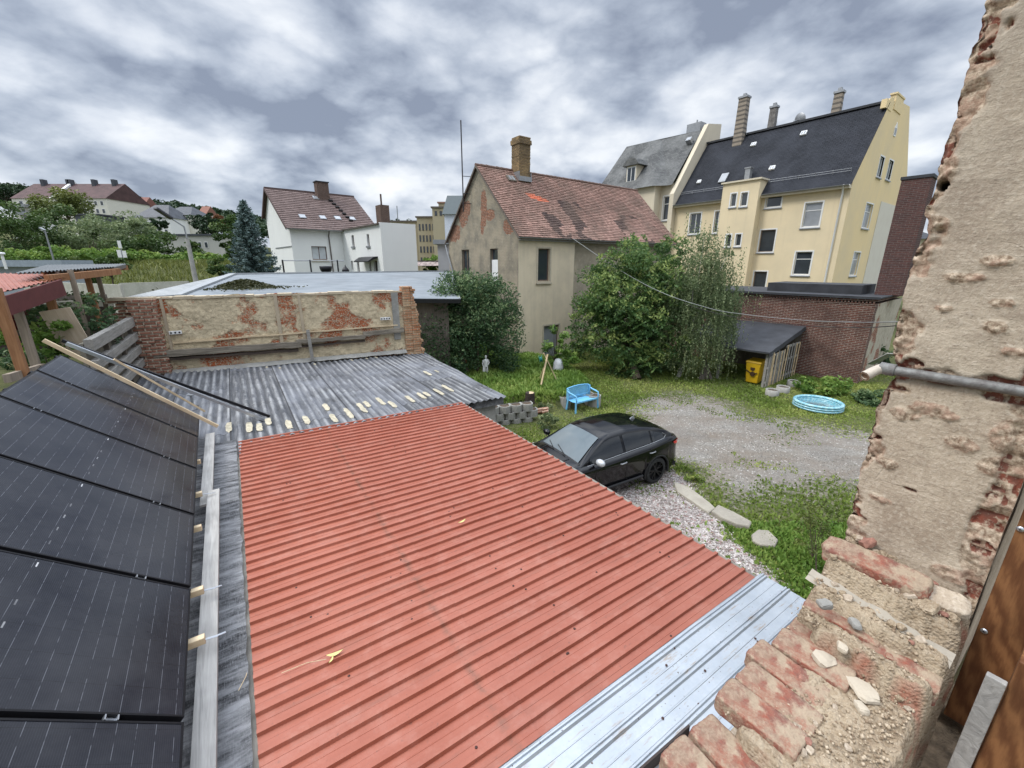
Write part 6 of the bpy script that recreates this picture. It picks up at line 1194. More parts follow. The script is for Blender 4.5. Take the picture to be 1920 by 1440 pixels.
def losses(y, z):
    k1 = k2 = k4 = 0
    wv = FB(y*9, z*9, 3, 3)*.8
    for (cy_, cz_, ry_, rz_, kd) in SPOTS:
        if abs(z-cz_) > rz_*2.5 or abs(y-cy_) > ry_*2.5: continue
        d = ((y-cy_)/ry_)**2+((z-cz_)/rz_)**2; v = max(0, min(1, (1.25+wv*1.6-d)*2.2))
        if kd in (1, 3): k1 = max(k1, v)
        if kd in (2, 3): k2 = max(k2, v)
        if kd == 4: k4 = max(k4, v)
    return k1, k2, k4
Z0W, Z1W = 2.95, 7.3
# horizontal offset of the outer arris, read along the height
ED = []
for px, py in ((1852, 0), (1836, 40), (1822, 90), (1806, 150), (1790, 220), (1764, 288), (1757, 330), (1752, 352), (1733, 400), (1740, 425), (1742, 440), (1715, 468), (1700, 530), (1682, 600), (1674, 640), (1673, 665), (1680, 690), (1672, 710), (1654, 740), (1641, 770), (1620, 860), (1604, 920), (1590, 975), (1582, 1010), (1560, 1080)):
    y, z = rv(px, py); ED.append((z, y))
ED.sort(); EZ = [e[0] for e in ED]; EYv = [e[1] for e in ED]
print('edge', [(round(a, 2), round(b, 3)) for a, b in ED])
rows = int((Z1W-Z0W)/.0085); ncol_f, ncol_r, ncol_i = 16, 64, 34; prof_n = ncol_f+ncol_r+ncol_i; V = []; MK = []; BK = []; HK = []
def hsh(a, b): v = sin(a*127.1+b*311.7)*43758.5453; return v-math.floor(v)
ZJ = rv(1649, 817)[1]; ZP = (rv(1700, 693)[1]+rv(1920, 737)[1])/2-.002
def clamp01(v): return max(0.0, min(1.0, v))
for j in range(rows+1):
    z = Z0W+(Z1W-Z0W)*j/rows; e = np.interp(z, EZ, EYv); e = float(e)+.010*noise.noise((z*14, 1, 1))+.008*noise.noise((z*38, 4, 1)); course = math.floor(z/.077); fz = z/.077-course
    for i in range(prof_n):
        if i < ncol_f: f = 1-i/ncol_f; x = .9*f**1.6+.004; y = e; nrm = (0, 1); ed = f*.5
        elif i < ncol_f+ncol_r: f = (i-ncol_f)/(ncol_r-1); y = e+(-TH-e)*f; x = 0; nrm = (-1, 0); ed = abs(y-e)
        else: f = (i-ncol_f-ncol_r+1)/ncol_i; y = -TH; x = 3.2*f**2.2; nrm = (0, -1); ed = 9
        face = ncol_f <= i < ncol_f+ncol_r; k1 = k2 = k4 = 0
        if face: k1, k2, k4 = losses(y, z)
        n1 = FB(y*7, z*6, 9, 4); n2_ = FB(y*16, z*15, 19, 3)
        er_o = (.038+.13*n1+.035*n2_-ed)*60 if i >= ncol_f-3 and ed < 1 else -9
        er_i = (.012+.10*FB(y*5, z*3.0, 17, 3)+(.055 if z < 5.0 else .0)+.03*n2_-abs(y+TH))*60 if face else -9
        er_b = (.034+.05*FB(y*8, 3, 2, 2)+.02*n2_-abs(z-ZP))*60 if face else -9
        L = clamp01(max(er_o, er_i, er_b)); L2 = max(L, clamp01(k2*1.6-.3))
        # brickwork under the lost plaster
        off = .5*(course % 2); cx_ = (y if face else x)/.13+off; ci = math.floor(cx_); fx_ = cx_-ci; joint = min(fx_, 1-fx_)*.13 < .007 or min(fz, 1-fz)*.077 < .006
        h_ = hsh(ci, course); bare = 1.0 if ((h_ > .66 and L > .5) or k2 > .45) and not joint else 0.0
        if FB(y*20, z*20, 41, 2) > .16: bare *= .0
        hf = noise.noise((y*70, z*70, x*50)); mf = noise.noise((y*33, z*33, x*30+4)); lf = noise.noise((y*9, z*9, x*9))
        d = .0022*lf+.0006*hf+.005*FB(y*2.5, z*2.5, x*3+1, 3)
        if face: d -= .004*math.exp(-((z-ZJ-.004*sin(y*9))/.0035)**2)*(1 if y > -.34 else 0); d += .0035*max(0, FB(y*4+z, z*11, 55, 3))
        broken = -.012-.016*bare*(.5+.6*h_)+(1-bare)*(.012*mf+.007*hf+.014*lf)-(.006 if joint else 0)
        d = d*(1-L2)+broken*L2; d += k1*(.006+.013*mf+.009*hf)*(1-L)
        # plaster lifts in a lip just before it breaks
        d -= .055*k4
        V.append((x+nrm[0]*d, y+nrm[1]*d, z)); MK.append(max(L2, k1*.9)); BK.append(bare*L2); HK.append(k4)
npf = prof_n; F = [(j*npf+i, j*npf+i+1, (j+1)*npf+i+1, (j+1)*npf+i) for j in range(rows) for i in range(npf-1)]
me = bpy.data.meshes.new('plastered_jamb'); np_mesh(me, np.array(V), np.array(F)[:, ::-1]); me.polygons.foreach_set('use_smooth', np.ones(len(F), bool))
for nm, a_ in (('chip', MK), ('brick', BK), ('hole', HK)): me.attributes.new(nm, 'FLOAT', 'POINT').data.foreach_set('value', np.array(a_, dtype=np.float32))
def M_jamb(name, ledge=False):
    t = NT(name); A = lambda s: t.n('ShaderNodeAttribute', attribute_name=s).outputs['Fac']; n1 = t.noise(3.2, 8, .66); n2 = t.noise(14, 6, .65, off=3); n3 = t.noise(60, 5, .65, off=5); n5 = t.noise(190, 3, .6, off=2)
    c = t.mix(t.rng(n1, .36, .64), (.37, .295, .22), (.55, .465, .355)); c = t.mix(t.math('MULTIPLY', t.rng(n2, .46, .66), .55), c, (.33, .265, .20)); c = t.mix(t.math('MULTIPLY', t.rng(n3, .48, .68), .5), c, (.66, .58, .47)); c = t.mix(t.math('MULTIPLY', t.rng(t.noise(85, 4, .65, off=41), .55, .68), .6), c, (.25, .19, .14)); scr_ = t.noise(5, 6, .72, off=33, stretch=(1, 1, 5)); c = t.mix(t.math('MULTIPLY', t.rng(scr_, .55, .66), .5), c, (.28, .22, .165))
    s = t.sep('Object'); # the plaster is greyer high up
    gy = t.noise(1.1, 6, .65, off=21); c = t.mix(t.math('MULTIPLY', t.rng(s[2], 4.6, 6.2), t.rng(gy, .3, .62, .2, .8)), c, (.27, .235, .20))
    mort = t.mix(t.rng(n3, .38, .64), (.22, .155, .105), (.58, .475, .36)); mort = t.mix(t.math('MULTIPLY', t.rng(n2, .46, .6), .55), mort, (.42, .27, .20)); brk = t.mix(t.rng(t.noise(22, 6, .65, off=6), .35, .65), (.27, .085, .055), (.17, .085, .065)); brk = t.mix(t.rng(n3, .52, .64), brk, (.45, .35, .26))
    c = t.mix(t.rng(A('chip'), .15, .6), c, mort); c = t.mix(t.rng(A('brick'), .25, .6), c, brk); c = t.mix(A('hole'), c, (.02, .015, .012))
    crk = t.n('ShaderNodeTexVoronoi', feature='DISTANCE_TO_EDGE'); mp = t.n('ShaderNodeMapping'); t.t.links.new(t.tc.outputs['Object'], mp.inputs[0]); mp.inputs['Scale'].default_value = (1, 1.0, 1.6)
    mxv = t.n('ShaderNodeMix', data_type='VECTOR'); mxv.inputs[0].default_value = .12; t.t.links.new(mp.outputs[0], mxv.inputs[4]); nz = t.n('ShaderNodeTexNoise'); nz.inputs['Scale'].default_value = 5; t.t.links.new(t.tc.outputs['Object'], nz.inputs[0]); t.t.links.new(nz.outputs[1], mxv.inputs[5]); t.t.links.new(mxv.outputs[1], crk.inputs['Vector']); crk.inputs['Scale'].default_value = 3.6
    ck = t.math('MULTIPLY', t.rng(crk.outputs[0], 0, .012, 1, 0), t.rng(t.noise(2.0, 3, off=14), .52, .62)); c = t.mix(t.math('MULTIPLY', ck, .25), c, (.2, .16, .12))
    h = t.math('ADD', t.math('ADD', t.math('MULTIPLY', n2, .6), t.math('MULTIPLY', n3, .45)), t.math('MULTIPLY', n5, .16)); h = t.math('SUBTRACT', h, t.math('MULTIPLY', ck, .1))
    return t.fin(c, .95, t.bump(t.math('ADD', h, t.math('MULTIPLY', scr_, .5)), .009, 1), 0, .12)
MT['jamb'] = M_jamb('broken wall plaster and brick'); obj('plastered_jamb', me, MT['jamb'], wall)
m = MB(); m.box(.16, -TH+.10, 0, 3.0, -.10, 7.3); obj('wall_core', m, MT['concrete'], wall)
# lower wall below the broken sill
m = MB(); m.box(-3.0, -TH+.01, .0, .03, -.015, 3.45); obj('lower_wall', m, MT['jamb'], wall)
# the stepped ledge, a height field
EDGEX = [(-.33, 3.965), (-.47, 3.885), (-.62, 3.80), (-1.02, 3.735), (-1.16, 3.66), (-1.75, 3.60)]
def ledge_z(x, y):
    wv = .022*noise.noise((x*5, y*6, 2))+.012*noise.noise((x*20, y*22, 5)); xx = x+wv; z = 3.985
    xe = [-.245, -.36, -.50, -1.06, -1.22]; zz = [4.0, 3.905, 3.825, 3.735, 3.65, 3.58]
    for k, e_ in enumerate(xe): s_ = max(0, min(1, (e_-xx)/.009)); s_ = s_*s_*(3-2*s_); z += (zz[k+1]-zz[k])*s_
    hs = max(0, min(1, (-y-.09+.03*noise.noise((x*9, y*9, 8)))/.06)); z += .016*hs*(x < -.44)
    z -= .10*(-y/TH)*max(0, 1+x/.5)    # dips inwards beside the jamb
    return z
nx2, ny2 = 230, 66; V = []; ck1 = []; ck2 = []
for j in range(ny2):
    for i in range(nx2):
        x = .03-1.75*i/(nx2-1); f = j/(ny2-1); eo = (-.02 if x > -.44 else -.09)+.030*noise.noise((x*6, 2, 2))+.018*noise.noise((x*21, 2, 7)); ei = -TH+.03*noise.noise((x*5, 7, 7))+.012*noise.noise((x*23, 2, 9)); y = ei+(eo-ei)*f
        g = max(0, min(1, .5+2.6*FB(x*4, y*5, 3, 3))); sandy = .010*FB(x*36, y*36, 5, 3)+.013*FB(x*75, y*75, 1, 2)*(.4+g)+.020*FB(x*9, y*9, 8, 3)
        z = ledge_z(x, y)+sandy+.010*max(0, FB(x*22, y*22, 77, 3))
        ed_ = min(f, 1-f)
        if ed_ < .05: z -= .035*(1-ed_/.05)**2
        V.append((x, y, z)); br = max(0, FB(x*5, y*2.2, 60, 3)*3-.28)+max(max(0, 1-abs(x-xe_)/.035) for xe_ in (-.375, -.515, -1.07))*max(0, min(1, .35+2*noise.noise((y*9, 1, x*4)))); ck1.append(1.0); ck2.append(min(1, br))
skirt = []
for j, sgn in ((0, -1), (ny2-1, 1)):
    pass
F = [(j*nx2+i, j*nx2+i+1, (j+1)*nx2+i+1, (j+1)*nx2+i) for j in range(ny2-1) for i in range(nx2-1)]
base = len(V)
for lv in range(1, 14):      # rough inner and outer faces of the ledge
    for i in range(nx2):
        for side in (0, 1):
            p = V[i] if side == 0 else V[(ny2-1)*nx2+i]; zz = p[2]-.06*lv; V.append((p[0]+.006*noise.noise((p[0]*30, zz*30, 1)), p[1]+(.012*FB(p[0]*12, zz*14, 4+side, 3)+.010*(lv % 2)*0)*(1 if side else 1)+(-.006 if side == 0 else .006), zz)); ck1.append(1); ck2.append(max(0, min(1, FB(p[0]*6, zz*10, 50+side, 2)*3)))
def sk(lv, i, side): return (i if side == 0 else (ny2-1)*nx2+i) if lv == 0 else base+((lv-1)*nx2+i)*2+side
for lv in range(13):
    for i in range(nx2-1):
        F.append((sk(lv, i, 0), sk(lv+1, i, 0), sk(lv+1, i+1, 0), sk(lv, i+1, 0))); F.append((sk(lv, i, 1), sk(lv, i+1, 1), sk(lv+1, i+1, 1), sk(lv+1, i, 1)))
me = bpy.data.meshes.new('broken_ledge'); np_mesh(me, np.array(V), np.array(F)); me.polygons.foreach_set('use_smooth', np.ones(len(F), bool)); fix(me, 1e-6)
for nm, a_ in (('chip', ck1), ('brick', ck2), ('hole', [0]*len(V))): me.attributes.new(nm, 'FLOAT', 'POINT').data.foreach_set('value', np.array(a_, dtype=np.float32))
MT['ledge'] = None
def M_rubble():
    t = NT('sandy rubble'); A = lambda s: t.n('ShaderNodeAttribute', attribute_name=s).outputs['Fac']; n1 = t.noise(5, 7, .65); n2 = t.noise(45, 5, .65, off=3); n3 = t.noise(130, 4, .6, off=5); v = t.n('ShaderNodeTexVoronoi'); t.t.links.new(t.tc.outputs['Object'], v.inputs[0]); v.inputs['Scale'].default_value = 95
    vc = t.n('ShaderNodeSeparateColor'); t.t.links.new(v.outputs['Color'], vc.inputs[0]); c = t.mix(t.rng(n1, .35, .65), (.25, .185, .12), (.40, .315, .215)); c = t.mix(t.math('MULTIPLY', vc.outputs[0], .5), c, (.48, .40, .30)); c = t.mix(t.math('MULTIPLY', t.rng(n2, .5, .7), .5), c, (.22, .16, .11))
    b = t.mix(t.rng(n2, .4, .65), (.27, .10, .065), (.36, .21, .15)); c = t.mix(t.math('MULTIPLY', t.rng(A('brick'), .2, .6), .85), c, b); h = t.math('ADD', t.math('ADD', t.math('MULTIPLY', n2, .5), t.math('MULTIPLY', n3, .3)), t.math('MULTIPLY', v.outputs[0], -.5)); return t.fin(c, .97, t.bump(h, .012, 1), 0, .1)
MT['rubble'] = M_rubble(); obj('broken_ledge', me, MT['rubble'], wall)
# single bricks sticking out of the ledge
def rock_mesh(name, sx, sy, sz, seed, n=9, amp=.06, sharp=8):
    """rounded block with chipped surface"""
    V = []; F = []; fr = [((1, 0, 0), (0, 1, 0), (0, 0, 1)), ((-1, 0, 0), (0, 0, 1), (0, 1, 0)), ((0, 1, 0), (0, 0, 1), (1, 0, 0)), ((0, -1, 0), (1, 0, 0), (0, 0, 1)), ((0, 0, 1), (1, 0, 0), (0, 1, 0)), ((0, 0, -1), (0, 1, 0), (1, 0, 0))]
    for c_, a_, b_ in fr:
        b0_ = len(V)
        for j in range(n+1):
            for i in range(n+1):
                u_, w_ = -1+2*i/n, -1+2*j/n; p = Vector(c_)+Vector(a_)*u_+Vector(b_)*w_; L = (abs(p.x)**sharp+abs(p.y)**sharp+abs(p.z)**sharp)**(1/sharp); p = p/L
                q = Vector((p.x*sx, p.y*sy, p.z*sz)); k = 1+amp*FB(q.x*14+seed*3, q.y*14, q.z*14, 3)*2; q = q*k; q += Vector((1, 0, 0))*0; q += Vector((noise.noise(q*70), noise.noise(q*70+Vector((5, 5, 5))), noise.noise(q*70+Vector((9, 1, 2)))))*.0022; V.append(q)
        F += [(b0_+j*(n+1)+i, b0_+j*(n+1)+i+1, b0_+(j+1)*(n+1)+i+1, b0_+(j+1)*(n+1)+i) for j in range(n) for i in range(n)]
    me = bpy.data.meshes.new(name); me.from_pydata([tuple(v) for v in V], [], F); fix(me, 1e-5); me.polygons.foreach_set('use_smooth', [True]*len(me.polygons)); return me
def M_oldbrick():
    t = NT('chipped old brick'); ge = t.n('ShaderNodeNewGeometry'); gz_ = t.n('ShaderNodeSeparateXYZ'); t.t.links.new(ge.outputs['Normal'], gz_.inputs[0]); n1 = t.noise(9, 7, .66); n2 = t.noise(50, 5, .65, off=3); c = t.mix(t.rng(n1, .35, .65), (.31, .10, .065), (.20, .10, .08)); c = t.mix(t.rng(t.noise(7, 7, .72, off=8), .48, .58), c, (.40, .31, .22)); c = t.mix(t.math('MULTIPLY', t.rng(n2, .5, .7), .6), c, (.15, .09, .07)); c = t.mix(t.math('MULTIPLY', t.math('MULTIPLY', t.rng(gz_.outputs[2], .5, .95), t.rng(t.noise(9, 8, .74, off=31), .44, .58)), .68), c, t.mix(t.rng(n2, .4, .6), (.27, .20, .14), (.41, .325, .23))); return t.fin(c, .95, t.bump(t.math('ADD', n2, t.math('MULTIPLY', n1, .5)), .009, 1), 0, .12)
MT['oldbrick'] = M_oldbrick(); rb_ = random.Random(21)
brs = []
for k, x in enumerate(np.arange(-.46, -1.02, -.128)): brs.append((x, -.125+rb_.uniform(-.015, .02), 3.716+rb_.uniform(-.004, .006), .060, .125, .035, rb_.uniform(-.04, .04)))
for k, x in enumerate((-1.12, -1.25)): brs.append((x, -.13, 3.64, .062, .128, .037, rb_.uniform(-.05, .05)))
for k, x in enumerate((-1.10, -1.24, -1.38, -1.5)): brs.append((x, -.115, 3.555, .062, .122, .036, rb_.uniform(-.05, .05)))
brs += [(-.36, -.14, 3.79, .060, .125, .035, .05), (-.40, -.335, 3.775, .058, .11, .034, .06), (-1.13, -.36, 3.66, .058, .12, .036, .1), (-1.27, -.36, 3.60, .06, .12, .036, -.05)]
for k, (x, y, z, sx, sy, sz, rz_) in enumerate(brs): o = obj('brick', rock_mesh('brick', sx, sy, sz, k+1, 14, .022, 16), MT['oldbrick'], wall); o.location = (x, y+rb_.uniform(-.012, .016), z+rb_.uniform(-.012, .010)); o.rotation_euler = (rb_.uniform(-.06, .06), rb_.uniform(-.07, .07), rz_*1.6)
# lifted lump of brick and mortar at the foot of the jamb, and the thin plaster flake under it
o = obj('brick_lump', rock_mesh('brick_lump', .062, .17, .040, 71, 16, .10, 6), MT['oldbrick'], wall); o.location = (-.165, -.15, 3.975); o.rotation_euler = (.03, -.16, .10)
o = obj('brick_lump', rock_mesh('brick_lump', .05, .09, .03, 75, 14, .12, 5), MT['jamb'], wall); o.location = (-.10, -.34, 3.935); o.rotation_euler = (.0, -.3, .2)
fl = MB(); fl.grid(lambda i, j: (-.275-(.035+.03*noise.noise((i*.45, 3, 2)))*(j/4)+.020*noise.noise((i*.22, 1, 1)), .02-.46*i/30, 3.905-.012*(j/4)-.045*(i/30)+.006*noise.noise((i*.5, j, 2))), 31, 5); fl.grid(lambda i, j: (-.30-.035*(j/4)+.012*noise.noise((i*.3, 1, 1)), .02-.46*i/30, 3.893-.012*(j/4)-.045*(i/30)), 31, 5); obj('plaster_flake', fl, M_plaster('grey white flake', (.36, .32, .26), (.22, .19, .15), None, .6, 80, .003, 6), wall)
cr_ = random.Random(33); pinkm = M_plain('brick crumbs', (.30, .15, .11), .95, var=.4, vs=30, bs=80, bd=.006)
for k in range(92):
    foot = k < 46; x = -.03-.20*cr_.random()**1.3 if foot else cr_.uniform(-.98, -.28); y = cr_.uniform(-TH+.03, -.03); s_ = cr_.uniform(.006, .020)*(1.35 if foot else .85)
    me_ = rock_mesh('crumb', s_, s_*cr_.uniform(.5, 1.1), s_*cr_.uniform(.35, .8), 200+k, 2, .55, 4); me_.polygons.foreach_set('use_smooth', [False]*len(me_.polygons)); o = obj('mortar_crumb', me_, cr_.choice((MT['rubble'], MT['jamb'], MT['rubble'], pinkm)), wall); o.location = (x, y, ledge_z(x, y)+s_*.45+(.03*max(0, 1+x/.12) if foot else 0)); o.rotation_euler = (cr_.uniform(-.5, .5), cr_.uniform(-.5, .5), cr_.random()*6)
# plaster foot: debris against the jamb
for k in range(34):
    x, y = -.02-.22*rb_.random()**1.5, -.03-.38*rb_.random(); s_ = rb_.uniform(.010, .032); o = obj('mortar_crumb', rock_mesh('crumb', s_, s_*rb_.uniform(.6, 1.2), s_*.6, 100+k, 5, .16, 4), MT['rubble'], wall); o.location = (x, y, ledge_z(x, y)+.005); o.rotation_euler = (rb_.random(), rb_.random(), rb_.random()*6)
# loose stones lying on the ledge: things of their own
def on_ledge(px, py):
    z = 3.75
    for _ in range(8): p = at_z(px, py, z); d = p-AW; x, y = d.dot(uV), d.dot(vV); z = ledge_z(x, y)
    return p
pale = M_plaster('pale mortar chunk', (.50, .435, .34), (.38, .32, .245), None, .5, 90, .004, 8)
for px, py, s_, lab in ((1611, 1298, .050, 'largest pale mortar chunk lying flat on the sandy ledge'), (1612, 1328, .024, 'small pale chip just below the largest mortar chunk'), (1546, 1245, .042, 'rounded pale mortar lump left of the largest chunk'), (1578, 1218, .024, 'small pale stone above the rounded mortar lump'), (1604, 1174, .024, 'grey pebble near the brick at the wall foot'), (1543, 1135, .026, 'grey stone at the outer edge of the ledge'), (1668, 1236, .017, 'small red brick chip in the middle of the ledge')):
    p = on_ledge(px, py); mt = MT['oldbrick'] if 'red' in lab else (MT['concrete'] if 'grey' in lab else pale); me_ = rock_mesh('stone', s_, s_*.72, s_*.30 if s_ > .045 else s_*.5, int(px), 3, .42, 5); me_.polygons.foreach_set('use_smooth', [False]*len(me_.polygons)); o = obj('mortar_chunk' if mt is pale else 'stone', me_, mt); o.location = p+Vector((0, 0, s_*.28)); o.rotation_euler = (.1, .1, R(px % 90)); tag(o, lab, 'stone', 'loose stones on the broken ledge')
# grit
rgx = np.random.default_rng(3); N = 5200; gx = -.15-1.3*rgx.random(N); gy_ = -TH+.02+.40*rgx.random(N); dens = np.array([max(0, .45+1.8*FB(a*3, b*4, 2, 3)) for a, b in zip(gx, gy_)]); kp = rgx.random(N) < dens; gx, gy_ = gx[kp], gy_[kp]; n = len(gx); gz = np.array([ledge_z(a, b) for a, b in zip(gx, gy_)])+.004
base_ = np.array([(1, 0, 0), (0, 1, 0), (-1, 0, 0), (0, -1, 0), (0, 0, 1), (0, 0, -1)], float); s = .0048*(.35+1.3*rgx.random((n, 1, 1))**2.0)*(.6+.8*rgx.random((n, 6, 1))); V = base_[None]*s+np.stack([gx, gy_, gz], 1)[:, None]; f = np.array([(0, 1, 4), (1, 2, 4), (2, 3, 4), (3, 0, 4), (1, 0, 5), (2, 1, 5), (3, 2, 5), (0, 3, 5)]); F = (np.arange(n)[:, None, None]*6+f[None]).reshape(-1, 3)
me = bpy.data.meshes.new('grit'); np_mesh(me, V.reshape(-1, 3), F); me.attributes.new('tint', 'FLOAT', 'FACE').data.foreach_set('value', np.repeat(rgx.random(n), 8).astype(np.float32)); o = obj('grit', me, M_tiles('grit', [(0, (.20, .14, .09)), (.5, (.35, .27, .185)), (1, (.50, .41, .30))])); o.location = AW; o.rotation_euler = (0, 0, R(UA)); tag(o, 'sandy crumbs of mortar strewn over the broken ledge', 'grit', kind='stuff')
# pipe through the wall
pa, pb2 = rv(1700, 693), rv(1920, 737); pz = (pa[1]+pb2[1])/2
e = thing('metal_pipe', 'old grey metal pipe crossing the plastered wall and sticking out with an open end', 'pipe', AW, UA)
m = MB(); m.tube([(-.012, .02, pz+.0), (-.014, -.1, pz), (-.012, -.25, pz-.001), (-.010, -.5, pz-.004)], .019, 14); 
t = NT('corroded pipe'); n = t.noise(30, 6, .65); t.fin(t.mix(t.rng(n, .4, .65), (.21, .21, .20), (.11, .10, .095)), .6, t.bump(n, .004, 1), .3); obj('pipe', m, t.m, e)
m = MB(); m.tube([(-.012, -.02, pz), (-.012, .03, pz+.002)], .025, 14); obj('socket', m, t.m, e); m = MB(); m.tube([(-.012, .025, pz), (-.04, .04, pz-.012), (-.085, .055, pz-.03)], .020, 14, cap=False); m.tube([(-.012, .025, pz), (-.04, .04, pz-.012), (-.085, .055, pz-.03)], .014, 14, cap=False)
d_ = Vector((-.045, .015, -.018)).normalized(); obj('stub', m, M_plain('pale pipe stub', (.48, .42, .35), .7, var=.2, vs=30), e); m = MB(Matrix.Translation((-.0845, .0548, pz-.0298)) @ d_.to_track_quat('Z', 'Y').to_matrix().to_4x4()); m.lathe([(.0145, 0), (.020, 0)], 16); m.lathe([(.0001, -.006), (.0145, -.006)], 12); obj('open_end', m, M_plain('rusty pipe mouth', (.20, .13, .08), .8), e)
m = MB(); m.box(2.4, -4.0, 0, 2.6, -TH-.02, 7.3); obj('inner_wall', m, MT['concrete'], wall)
# floor and timber frame inside
fm = MB(); fm.grid(lambda i, j: (-1.7+4.2*i/90, -TH-.01-1.0*j/40, 3.30+.02*FB(i*.4, j*.4, 2, 3)+.012*FB(i*1.7, j*1.7, 4, 2)), 91, 41); o = obj('rubble_floor', fm, M_plain('dark sandy debris', (.20, .15, .10), .97, var=.55, vs=18, bs=70, bd=.02)); o.location = AW; o.rotation_euler = (0, 0, R(UA)); tag(o, 'dark sandy debris on the floor behind the broken ledge', 'debris', kind='stuff')
def grain(name, c1, c2, ax=2):
    t = NT(name); st = [1, 1, 1]; st[ax] = .22; mp = t.n('ShaderNodeMapping'); mp.inputs['Scale'].default_value = st; t.t.links.new(t.tc.outputs['Object'], mp.inputs[0]); w = t.n('ShaderNodeTexWave', wave_type='RINGS', rings_direction='SPHERICAL'); w.inputs['Scale'].default_value = 11; w.inputs['Distortion'].default_value = 7; w.inputs['Detail'].default_value = 4; w.inputs['Detail Scale'].default_value = 1.6; w.inputs['Detail Roughness'].default_value = .6; t.t.links.new(mp.outputs[0], w.inputs[0])
    s2_ = [60, 60, 60]; s2_[ax] = 2; f2 = t.noise(2, 4, .6, stretch=tuple(s2_)); c = t.mix(t.math('ADD', t.math('MULTIPLY', w.outputs[1], .65), t.math('MULTIPLY', f2, .35)), c1, c2); n = t.noise(4, 5, .6); c = t.mix(t.math('MULTIPLY', t.rng(n, .45, .7), .5), c, tuple(x*.4 for x in c1)); return t.fin(c, .62, t.bump(t.math('ADD', f2, t.math('MULTIPLY', w.outputs[1], .5)), .002, .8), 0, .3)
fw_ = grain('stained pine', (.10, .036, .014), (.27, .125, .05)); fg = grain('weathered pine end', (.26, .20, .14), (.46, .40, .32), 2)
fx = thing('timber_upright', 'brown stained timber post with screws close to the inside of the broken wall', 'timber frame', AW, UA)
m = MB(); m.box(.02, -TH-.205, 3.36, .15, -TH-.022, 5.6); obj('post', m, fw_, fx, bevel=.003)
for px, py in ((1845, 1183), (1913, 992)):
    s_, z_ = on_wall(px, py, AW+uV*.015, RVA); mm = MB(Matrix.Translation((.013, -s_, z_)) @ Matrix.Rotation(-pi/2, 4, 'Y')); mm.lathe([(.0001, .0035), (.004, .003), (.009, .0015), (.0105, -.001)], 16); o = obj('screw', mm, MT['alu'], fx); mm = MB(Matrix.Translation((.0090, -s_, z_)) @ Matrix.Rotation(-pi/2, 4, 'Y')); mm.box(-.004, -.001, 0, .004, .001, .0006); mm.box(-.001, -.004, 0, .001, .004, .0006); obj('screw_slot', mm, MT['dark'], o)
fx2 = thing('timber_railing', 'weathered brown timber post with pale end grain in the bottom right corner', 'timber railing', AW, UA)
def pt_in(px, py, z): d = at_z(px, py, z)-AW; return d.dot(uV), d.dot(vV)
a = pt_in(1876, 1250, 3.98); 
m = MB(); m.box(a[0]+.015, a[1]-.16, 3.2, a[0]+.14, a[1]-.028, 4.02); obj('post', m, fw_, fx2, bevel=.004)
m = MB(); m.box(a[0]-.005, a[1]-.025, 3.2, a[0]+.02, a[1]+.02, 3.93); obj('thin_board', m, MT['wood_greyx'], fx2, bevel=.003)
m = MB(); m.box(a[0]+.05, a[1]-.30, 3.86, a[0]+.20, a[1]-.165, 4.05); obj('rail', m, fg, fx2, bevel=.004)
m = MB(); m.box(a[0]+.03, a[1]-.30, 3.2, a[0]+.18, a[1]-.18, 3.85); obj('post', m, fw_, fx2, bevel=.004)
# ============================================================ GARAGE ROOFS BEHIND THE RUINED WALL
def slab(mb, pts, th):
    a = [Vector(p) for p in pts]; n = len(a); vs = a+[p-Vector((0, 0, th)) for p in a]; mb.add(vs, [tuple(range(n)), tuple(range(n, 2*n))[::-1]]+[(i, n+i, n+(i+1) % n, (i+1) % n) for i in range(n)]); return mb
def M_roll():
    t = NT('grey roll roofing'); s = t.sep('Object'); n = t.noise(.9, 6, .65, stretch=(1, 4, 1)); c = t.mix(t.rng(n, .3, .7), (.17, .19, .205), (.28, .30, .315)); fr = t.math('FRACT', t.math('MULTIPLY', s[1], 2.4)); c = t.mix(t.math('MULTIPLY', t.math('LESS_THAN', fr, .09), .45), c, (.12, .13, .14))
    n2 = t.noise(.5, 4, .6, off=9); c = t.mix(t.math('MULTIPLY', t.rng(n2, .52, .7), .4), c, (.17, .18, .19)); return t.fin(c, .92, t.bump(t.noise(60, 3), .003, .6), 0, .12)
g1_, g2_, g3_, g4_ = at_z(862, 560, 3.85), at_z(846, 509, 4.72), at_z(436, 515, 4.74), at_y(330, 556, 13.3)
gx_ = thing('garage', 'long low garage with a grey felt roof behind the ruined wall', 'garage', (g1_.x, g1_.y, 0), 37); Mg = Matrix.Rotation(-R(37), 4, 'Z') @ Matrix.Translation((-g1_.x, -g1_.y, 0))
L4 = [Mg @ p for p in (g1_, g2_, g3_, g4_)]; m = MB(); slab(m, L4, .09); obj('felt_roof', m, M_roll(), gx_)
m = MB(); a_ = [Vector((p.x, p.y, min(p.z for p in L4)-.12)) for p in L4]; cen_ = sum(a_, Vector())/4; slab(m, [cen_+(p-cen_)*.90 for p in a_], 4.0); obj('wall', m, MT['wood_old'], gx_)  # dark timber colour stands in for the shade under the roof
m = MB(); m.bar(L4[0]+Vector((0, 0, -.05)), L4[1]+Vector((0, 0, -.02)), .06, .14); m.bar(L4[1]+Vector((0, 0, .02)), L4[2]+Vector((0, 0, .02)), .10, .10); m.bar(L4[2]+Vector((0, 0, .03)), L4[3]+Vector((0, 0, .03)), .28, .06); obj('roof_edging', m, M_plain('pale grey flashing', (.30, .315, .32), .6), gx_)
m = MB(); m.bar(L4[0]+Vector((.02, -.02, -.1)), L4[3]+Vector((0, 0, -.1)), .05, .16); obj('fascia', m, MT['dark'], gx_)
